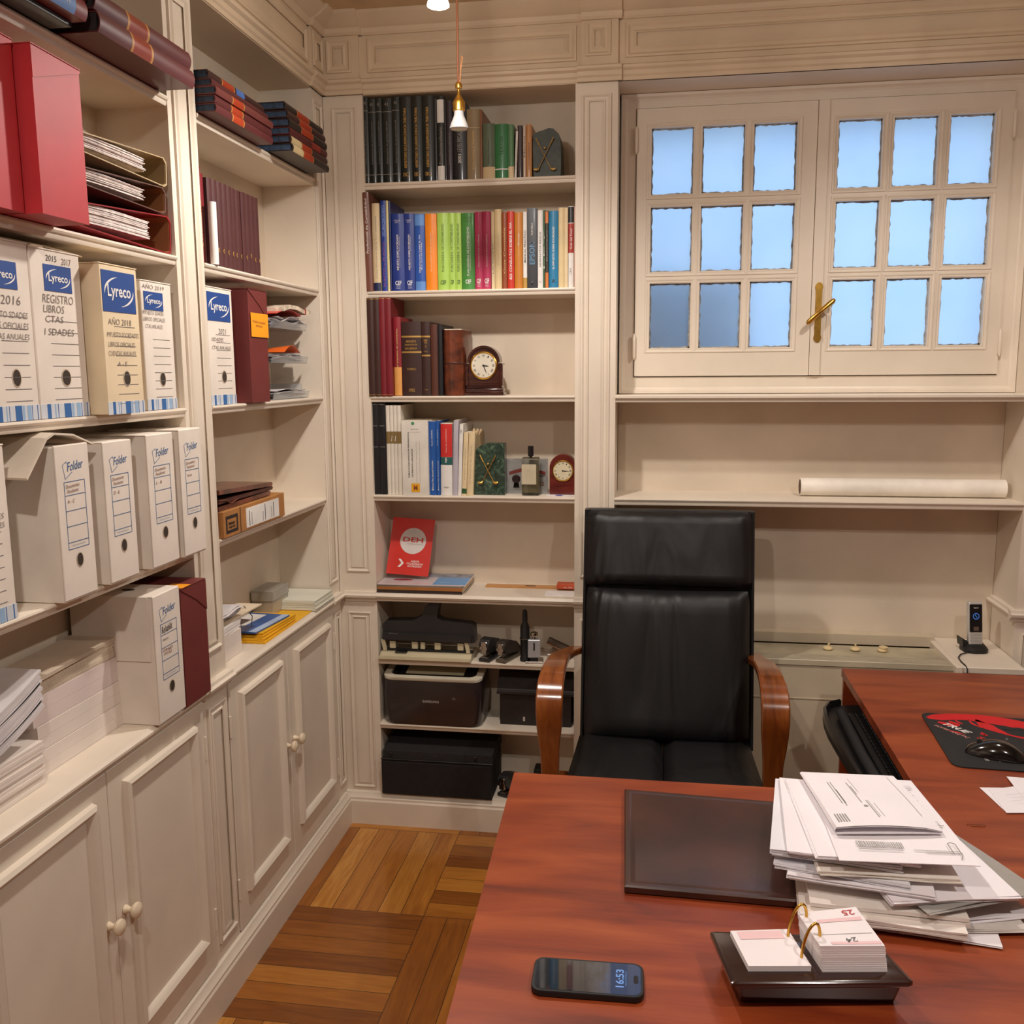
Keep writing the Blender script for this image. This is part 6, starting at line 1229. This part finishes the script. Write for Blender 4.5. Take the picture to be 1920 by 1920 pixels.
rows = [[(a,b,.7506) for a,b in rq(bot)],[(a,b,.780) for a,b in rq([tuple(V(x)*.35+V(y)*.65) for x,y in zip(top,bot)])],[(a,b,zt-.010) for a,b in rq(inset(top,.004))],[(a,b,zt-.007) for a,b in rq(top)],[(a,b,zt-.002) for a,b in rq(top)],[(a,b,zt) for a,b in rq(inset(top,.005))]]
m.grid(rows, True); m.caps(rows[0], rows[-1]); m.build('stand', TD, ca, smooth=35)
PKP = mat('calendar_paper', (238,230,232), .75, var=.01); PINK = mat('pink_print', (232,196,198), .75, var=0)
def qbox(name, q, z0, z1, mm, n=1, parent=ca, j=0, sk=(0,0)):
    m = MB(); rnd = random.Random(5)
    for i in range(n):
        a = rnd.uniform(-j,j); dz = (z1-z0)/n; s0 = V(sk)*(i/max(1,n)); m.prism([(x_+a+s0.x,y_+a*.5+s0.y) for x_,y_ in q], lambda a_,b_,t: (a_,b_,t), z0+i*dz, z0+(i+1)*dz-(.0004 if n > 1 else 0))
    return m.build(name, mm, parent)
ql = [(1.2470,-1.8120),(1.3345,-1.7950),(1.3560,-1.8830),(1.2665,-1.8960)]
a_ = qbox('left_leaves', ql, .8002, .8092, PKP, 3, j=.0004)
def lerpq(q,u,v): return tuple((V(q[0])*(1-u)+V(q[1])*u)*(1-v)+(V(q[3])*(1-u)+V(q[2])*u)*v)
def patch(name, q, u0,u1,v0,v1, z, mm, parent):
    m = MB(); m.add([(*lerpq(q,u,v),z) for u,v in ((u0,v0),(u1,v0),(u1,v1),(u0,v1))],[(0,1,2,3)]); return m.build(name, mm, parent)
patch('printed_band', ql, .10,.86,.04,.27,.8094,PINK,a_)
qr = [(1.3520,-1.8020),(1.4430,-1.7720),(1.4640,-1.8690),(1.3720,-1.8830)]
b_ = qbox('right_leaves', qr, .8002, .8385, PKP, 12, j=.0005, sk=(-.004,.005))
qt = [(x_-.004,y_+.005) for x_,y_ in qr]
rv = (V(qt[0])-V(qt[1])).normalized(); uv_ = (V(qt[2])-V(qt[1])).normalized()
text('25', b_, (*lerpq(qt,.80,.14),.8388), (rv.x,rv.y,0), (uv_.x,uv_.y,0), .019, .013, mat('print_calred', (190,70,70), .6, var=0), name='date', bold=.015)
text('24', b_, (*lerpq(qt,.55,.86),.8388), (rv.x,rv.y,0), (uv_.x,uv_.y,0), .017, .011, mat('print_calgrey', (110,110,110), .6, var=0), name='date', bold=.01)
patch('printed_band', qt, .22,.95,.27,.36,.8388,PINK,b_); patch('printed_line', qt, .05,.95,.69,.70,.8388,INKG,b_); patch('printed_band', qt, .2,.98,.90,.97,.8388,PINK,b_)
for v_ in (.16,.74):
    p0 = V((*lerpq(ql,.93,v_+.04),.806)); p1 = V((*lerpq(qt,.10,v_-.02),.8375)); mid = (p0+p1)/2
    m = MB(); pts = []
    for i in range(13):
        a = math.pi*i/12; pts.append(mid+(p0-p1)*.5*math.cos(a)+V((0,0,.034*math.sin(a))))
    m.tube(pts, .0023, 10); m.build('brass_ring', BRASS, ca, smooth=60)

# paper pile
PN = mat('office_paper', (240,234,238), .8, var=.01); PG = mat('greyish_paper', (214,206,200), .8, var=.04, vs=20)
def qsheet(q, z, amp=0, seed=0, n=8, th=.0005, tilt=(0,0)):
    rnd = random.Random(seed); f1,f2 = rnd.uniform(0,6),rnd.uniform(0,6); rows = []
    for i in range(n+1):
        r_ = []
        for j in range(n+1):
            u,v = j/n,i/n; x_,y_ = lerpq(q,u,v); e = max(abs(u-.5),abs(v-.5))*2
            r_.append((x_,y_,z+tilt[0]*(u-.5)+tilt[1]*(v-.5)+amp*(e**2)*(.5+.5*math.sin(f1+u*7+v*2))*(.6+.4*math.sin(f2+v*6))))
        rows.append(r_)
    return rows
pile = [0]
def psheet(lab, q, z, th, mm=None, amp=.002, seed=0, n=1, name='paper_sheet', dr=-.0002):
    m = MB()
    for i in range(n):
        rnd = random.Random(seed*7+i); a,b = rnd.uniform(-.0025,.0025),rnd.uniform(-.0025,.0025)
        rows = qsheet([(x_+a,y_+b) for x_,y_ in q], z+i*th/n, amp, seed+i*3); low = [[(x_,y_,z_-th/n*.8) for x_,y_,z_ in r_] for r_ in rows]
        m.grid(rows); m.grid(low); m.grid([rows[0],low[0]]); m.grid([rows[-1],low[-1]]); m.grid([[r_[0] for r_ in rows],[r_[0] for r_ in low]]); m.grid([[r_[-1] for r_ in rows],[r_[-1] for r_ in low]])
    c = V((sum(a for a,b in q)/4,sum(b for a,b in q)/4,z))
    return tag(m.build(name, mm or PN, None, loc=tuple(c), smooth=50), lab, 'papers')
def quad(cx_, cy_, w, d, rz, sk=0):
    o = []
    for a,b in ((-w/2,d/2),(w/2,d/2),(w/2,-d/2),(-w/2,-d/2)): o.append((cx_+a*math.cos(rz)-b*math.sin(rz)+sk*b, cy_+a*math.sin(rz)+b*math.cos(rz)))
    return o
# from the desk upwards
psheet('lowest white sheet of the big paper pile, its corner curling over the desk', quad(1.575,-1.535,.25,.32,-.14), .7535, .003, amp=.003, seed=1, n=3)
psheet('grey printed sheets fanning right at the foot of the big paper pile', quad(1.605,-1.535,.21,.297,.16), .757, .005, PG, amp=.003, seed=2, n=4)
psheet('white documents jutting right near the foot of the big paper pile', quad(1.612,-1.525,.20,.28,.30), .762, .005, amp=.003, seed=3, n=3)
ev = psheet('thick pale envelope in the lower part of the big paper pile', quad(1.512,-1.535,.255,.335,-.10), .7665, .012, mat('envelope_cream', (234,224,216), .75, var=.03, vs=10), amp=.004, seed=4, n=3, name='envelope')
psheet('bulging cream envelope under the plastic sleeves of the big paper pile', quad(1.518,-1.525,.245,.325,-.05), .779, .016, mat('envelope_cream', (234,224,216), .75), amp=.003, seed=5, n=2, name='envelope')
sl = psheet('punched clear plastic sleeve sticking out at the right of the paper pile', quad(1.608,-1.520,.225,.30,.42), .796, .002, mat('sleeve_grey', (206,202,196), .2, trans=.5, var=0), amp=.004, seed=6, n=2, name='plastic_sleeve')
psheet('clip-held documents sticking out right in the middle of the paper pile', quad(1.585,-1.520,.215,.30,.22), .799, .008, amp=.003, seed=7, n=5)
psheet('white sheets with lilac tabs in the middle of the big paper pile', quad(1.492,-1.515,.23,.30,-.16), .808, .008, amp=.003, seed=8, n=5)
psheet('slightly grey documents sticking out left in the middle of the pile', quad(1.470,-1.500,.215,.30,-.20), .8165, .009, mat('cool_paper', (228,226,232), .8, var=.02), amp=.003, seed=9, n=5)
psheet('documents with a buff divider in the upper part of the big pile', quad(1.512,-1.505,.225,.30,.02), .826, .008, mat('buff_divider', (238,230,220), .8), amp=.003, seed=10, n=4)
psheet('white stapled documents leaning left near the top of the pile', quad(1.455,-1.485,.21,.297,-.15), .8345, .010, mat('cool_paper', (228,226,232), .8), amp=.003, seed=11, n=6)
psheet('white sheets peeking out left just below the top sheets', quad(1.472,-1.490,.21,.297,-.08), .845, .007, amp=.003, seed=12, n=4)
psheet('white sheets with a folded corner just below the barcode letter', quad(1.500,-1.497,.215,.30,.04), .8525, .005, amp=.003, seed=13, n=3)
# letter with barcode
tq = [(1.4300,-1.335),(1.6285,-1.335),(1.6560,-1.655),(1.4330,-1.668)]
lt = psheet('barcode letter lying on top of the big pile, under the folded one', tq, .859, .0015, amp=.001, seed=14, n=1, name='letter'); zt = .8625
def tpatch(name, q, u0,u1,v0,v1, z, mm, parent):
    m = MB(); m.add([(*lerpq(q,u,v),z) for u,v in ((u0,v0),(u1,v0),(u1,v1),(u0,v1))],[(0,1,2,3)]); o = m.build(name, mm, parent); return o
rnd = random.Random(3); m = MB(); u = .17
while u < .52:
    w_ = rnd.choice((.004,.006,.009)); m.add([(*lerpq(tq,a,b),zt) for a,b in ((u,.805),(u+w_,.805),(u+w_,.86),(u,.86))],[(0,1,2,3)]); u += w_+rnd.choice((.004,.006))
m.build('barcode', INKG, lt)
for v_,a,b,mm in ((.885,.17,.50,INKG),(.61,.15,.93,INKG),(.632,.30,.90,INKG),(.55,.60,.93,INKG),(.575,.68,.93,INKG),(.592,.66,.95,INKK),(.875,.58,.92,INKG),(.890,.66,.93,INKG)): tpatch('printed_line', tq, a,b,v_,v_+.006,zt,mm,lt)
for i in range(17): tpatch('printed_line', tq, .74+.03*(i%2),.90-.02*(i%3),.16+i*.022,.166+i*.022,zt,INKG,lt)
for i in range(3): tpatch('printed_line', tq, .70,.93,.10+i*.016,.106+i*.016,zt,mat('print_lightgrey', (196,192,194), .7, var=0),lt)
m = MB(); c1 = V((*lerpq(tq,.86,.90),zt+.001)); m.tube([c1+V((0,0,0)),c1+V((-.002,.030,.001)),c1+V((.004,.034,.001)),c1+V((.010,.030,.001)),c1+V((.012,-.006,.0)),c1+V((.008,-.016,-.002))], .0007, 6); tag(m.build('paper_clip', INKG, None, loc=tuple(c1)), 'grey paper clip holding the front corner of the barcode letter', 'paper clip')
# folded letter on top
fq = [(1.4180,-1.3430),(1.5930,-1.3380),(1.6230,-1.5600),(1.4420,-1.5860)]
fo = thing('folded_letter', 'folded letter with sideways print lying uppermost on the big paper pile', 'letter', (1.52,-1.46,.864), (0,0,0))
m = MB()
def flap(q, zf, n=12):
    rows = []
    for i in range(n+1):
        v = i/n; rows.append([(*lerpq(q,j/6,v), zf(j/6,v)) for j in range(7)])
    return rows
for k,zf in enumerate((lambda u,v: .8645+.0005*v, lambda u,v: .8675+.0035*math.sin(math.pi*min(1,v*1.0))*.3+.0105*v*v*(math.sin(math.pi*min(1,u*.8+.2))**.6), lambda u,v: .8690+.0030*math.sin(math.pi*v)+.0115*v*v*(math.sin(math.pi*min(1,u*.8+.2))**.6))):
    r1 = flap(fq, zf); m.grid(r1); m.grid([[(a,b,c-.0006) for a,b,c in r_] for r_ in r1]); m.grid([r1[-1],[(a,b,c-.0006) for a,b,c in r1[-1]]]); m.grid([[r_[0] for r_ in r1],[(r_[0][0],r_[0][1],r_[0][2]-.0006) for r_ in r1]])
r0,r2 = flap(fq, lambda u,v: .8640), flap(fq, lambda u,v: .8690+.0030*math.sin(math.pi*v)+.0115*v*v*(math.sin(math.pi*min(1,u*.8+.2))**.6))
m.grid([[r_[0] for r_ in r0],[(r_[0][0]-.003,r_[0][1],(r_[0][2]+s_[0][2])/2) for r_,s_ in zip(r0,r2)],[r_[0] for r_ in r2]])
m.build('sheets', PN, fo, smooth=50)
zt = .8745
rr_ = (V(fq[3])-V(fq[0])).normalized(); uu_ = (V(fq[1])-V(fq[0])).normalized()
zfo = lambda u,v: .8690+.0030*math.sin(math.pi*v)+.0115*v*v*(math.sin(math.pi*min(1,u*.8+.2))**.6)+.0007
def fline(u, v0, v1, mm, w=.008):
    m = MB(); A = []; B = []
    for i in range(9):
        v = v0+(v1-v0)*i/8; A.append((*lerpq(fq,u,v),zfo(u,v))); B.append((*lerpq(fq,u+w,v),zfo(u+w,v)))
    m.grid([A,B]); m.build('printed_line', mm, fo)
for u,v0,v1,mm in ((.20,.20,.62,INKG),(.23,.20,.66,INKG),(.235,.35,.62,INKK),(.40,.20,.60,INKG),(.415,.28,.44,INKG),(.45,.12,.40,mat('print_lightgrey', (196,192,194), .7)),(.46,.55,.86,INKG),(.48,.55,.84,mat('print_lightgrey', (196,192,194), .7)),(.52,.60,.84,mat('print_lightgrey', (196,192,194), .7)),(.90,.05,.80,mat('print_lightgrey', (196,192,194), .7))): fline(u, v0, v1, mm)
m = MB()
for i in range(5): A = [(*lerpq(fq,.045+i*.025,v),zfo(.045+i*.025,v)) for v in (.80,.86,.93)]; B = [(*lerpq(fq,.058+i*.025,v),zfo(.058+i*.025,v)) for v in (.80,.86,.93)]; m.grid([A,B])
m.build('barcode', INKG, fo)
m = MB(); m.lathe([(.004,0),(.003,.0004)], (*lerpq(fq,.42,.66),zfo(.42,.66)), 10); m.build('crest', INKG, fo)
# mouse mat and mouse
DZ2 = .7504
mm_ = thing('mouse_mat', 'black and red gaming mouse mat with white slanted lettering', 'mouse mat', (1.98,-.82,DZ2), (0,0,R(-3)), local=True)
def rr2(x0,x1,y0,y1,r_,n=6): return rrect((x0+x1)/2,(y0+y1)/2,(x1-x0)/2,(y1-y0)/2,r_,n)
MAT = mat('mat_black', (30,29,30), .75, var=.1, vs=60)
m = MB(); m.prism(rr2(-.160,.20,-.185,.165,.025), lambda a,b,t: (a,b,t), 0, .003); m.build('pad', MAT, mm_)
MR = mat('mat_red', (200,20,28), .6, var=.04); zr_ = .0033
def blob(outer, inner=None, nm='printed_shape', mt=MR, z=zr_):
    m = MB(); m.add([(a,b,z) for a,b in outer],[tuple(range(len(outer)))]); return m.build(nm, mt, mm_)
def band(ctrl, ws, nm='printed_swirl', mt=MR, z=zr_, n=24):
    # Catmull-Rom band through control points with widths
    P_ = [V(c) for c in ctrl]; P_ = [P_[0]*2-P_[1]]+P_+[P_[-1]*2-P_[-2]]; W_ = [ws[0]]+list(ws)+[ws[-1]]; A = []; B = []; pts = []; wv = []
    for k in range(1,len(P_)-2):
        for i in range(8):
            t_ = i/8; a,b,c,d = P_[k-1:k+3]; pts.append(.5*((2*b)+(c-a)*t_+(2*a-5*b+4*c-d)*t_*t_+(3*b-a-3*c+d)*t_**3)); wv.append(W_[k]*(1-t_)+W_[k+1]*t_)
    pts.append(P_[-2]); wv.append(W_[-1])
    for i,p_ in enumerate(pts):
        d = (pts[min(i+1,len(pts)-1)]-pts[max(0,i-1)]).normalized(); n_ = V((-d.y,d.x)); A.append((*(p_+n_*wv[i]/2),z)); B.append((*(p_-n_*wv[i]/2),z))
    m = MB(); m.grid([A,B]); return m.build(nm, mt, mm_)
band([(-.150,.125),(-.12,.135),(-.06,.148),(.0,.140),(.06,.12),(.12,.07),(.15,.0),(.13,-.06)], [.014,.044,.044,.060,.062,.060,.056,.040])
band([(-.03,.135),(-.015,.09),(.01,.055),(.06,.02),(.11,.005)], [.006,.040,.020,.014,.006])
band([(-.05,.13),(-.045,.10),(-.03,.075)], [.003,.009,.002])
band([(-.085,.125),(-.078,.105),(-.070,.095)], [.003,.008,.003])
band([(-.13,.10),(-.105,.085),(-.09,.09),(-.10,.11)], [.010,.026,.022,.008])
band([(-.12,.045),(-.10,.035),(-.085,.02)], [.002,.006,.002]); band([(-.045,.035),(-.035,.025),(-.04,.045)], [.006,.010,.003])
band([(.02,.075),(.06,.085),(.09,.06),(.07,.035),(.03,.045),(.02,.075)], [.010,.016,.014,.012,.010,.010], mt=MAT, z=zr_+.0003)
rd_ = V((.62,-.78,0)).normalized(); ud_ = V((.78,.62,0)).normalized()
text('TRUE', mm_, (-.093,.060,zr_+.0006), rd_, ud_, .075, .020, PAPW, bold=.02, shear=.3); text('SOME ARE PC', mm_, (-.112,.035,zr_+.0006), rd_, ud_, .10, .010, mat('print_salmon', (216,150,140), .6, var=0), bold=.01, shear=.2)
text('S', mm_, (-.052,.002,zr_+.0006), rd_, ud_, .014, .018, MR, bold=.03)
text('m', mm_, (-.040,-.135,zr_+.0006), (1,0,0), (0,1,0), .020, .012, PAPW, bold=.03); text('a', mm_, (-.075,-.135,zr_+.0006), (1,0,0), (0,1,0), .010, .012, INKG, bold=.02)
ms = thing('computer_mouse', 'glossy black computer mouse on the black and red mat', 'mouse', (1.925,-.922,DZ2+.0036), (0,0,R(66)), local=True)
m = MB(); rows = []
for i in range(15):
    t_ = i/14; y_ = -.062+.124*t_; w_ = .037*(math.sin(math.pi*(.06+.88*t_))**.45)*(1-.10*math.sin(math.pi*t_)); h_ = .004+.036*(math.sin(math.pi*(.04+.90*t_))**.8)*(1.12-.35*t_)
    rows.append([(w_*math.cos(a)*(1 if math.sin(a) >= 0 else .96), y_, max(0,h_*math.sin(a)) if math.sin(a) > 0 else 0) for a in [2*math.pi*k/24 for k in range(24)]])
m.grid(rows, True); m.caps(rows[0], rows[-1]); m.build('shell', mat('mouse_gloss', (12,12,14), .12, coat=.8), ms, smooth=60)
m = MB(); m.tube([(-.004,.034,.0275),(.004,.034,.0275)], .0065, 14); m.build('scroll_wheel', CHAR, ms, smooth=40)
text('logi', ms, (0,-.022,.0455), (1,0,0), (0,1,.15), .012, .006, INKG)
# note slips and paper clip
for i,(q,lab) in enumerate((([(1.835,-1.103),(1.99,-1.085),(2.02,-1.235),(1.850,-1.213)],'lowest white note slip at the right picture edge on the return desk'),([(1.850,-1.110),(1.935,-1.080),(2.00,-1.200),(1.848,-1.222)],'middle white note slip with faint handwriting near the mouse mat'),([(1.912,-1.040),(2.04,-1.05),(2.05,-1.255),(1.905,-1.232)],'uppermost white note slip, cut by the right picture edge'))):
    o = psheet(lab, q, .7515+.0012*i, .0008, amp=.0006, seed=40+i, name='note_slip')
    if i == 1:
        for k in range(4): tpatch('handwriting', q, .25,.75,.3+k*.12,.306+k*.12,.7545,mat('print_lightgrey', (196,192,194), .7),o)
m = MB(); cx_,cy_ = 1.771,-1.2836
m.tube([(cx_-.010,cy_-.003,.7512),(cx_+.014,cy_-.002,.7512),(cx_+.018,cy_+.001,.7512),(cx_+.014,cy_+.0035,.7512),(cx_-.014,cy_+.0025,.7512),(cx_-.019,cy_-.001,.7512),(cx_-.014,cy_-.0045,.7512),(cx_+.016,cy_-.0045,.7512)], .0006, 6); tag(m.build('paper_clip', mat('copper_wire', (206,150,110), .25, 1), None, loc=(cx_,cy_,.7506)), 'single copper-coloured paper clip lying bare on the desk', 'paper clip')

flush_text()
# the rest of the upright row: copies of the first volume and its parts
proto, y_, yw, n_ = ANNUAL
for i in range(1, n_):
    c_ = proto.copy(); C.objects.link(c_); c_.location = (proto.location.x+(-.003 if i in (5,6) else 0), y_+yw*(i+.5), proto.location.z)
    for ch in list(proto.children):
        d_ = ch.copy(); C.objects.link(d_); d_.parent = c_
        if ch.name.startswith('gilt_mark') and i in (8,): d_.location.z += .008
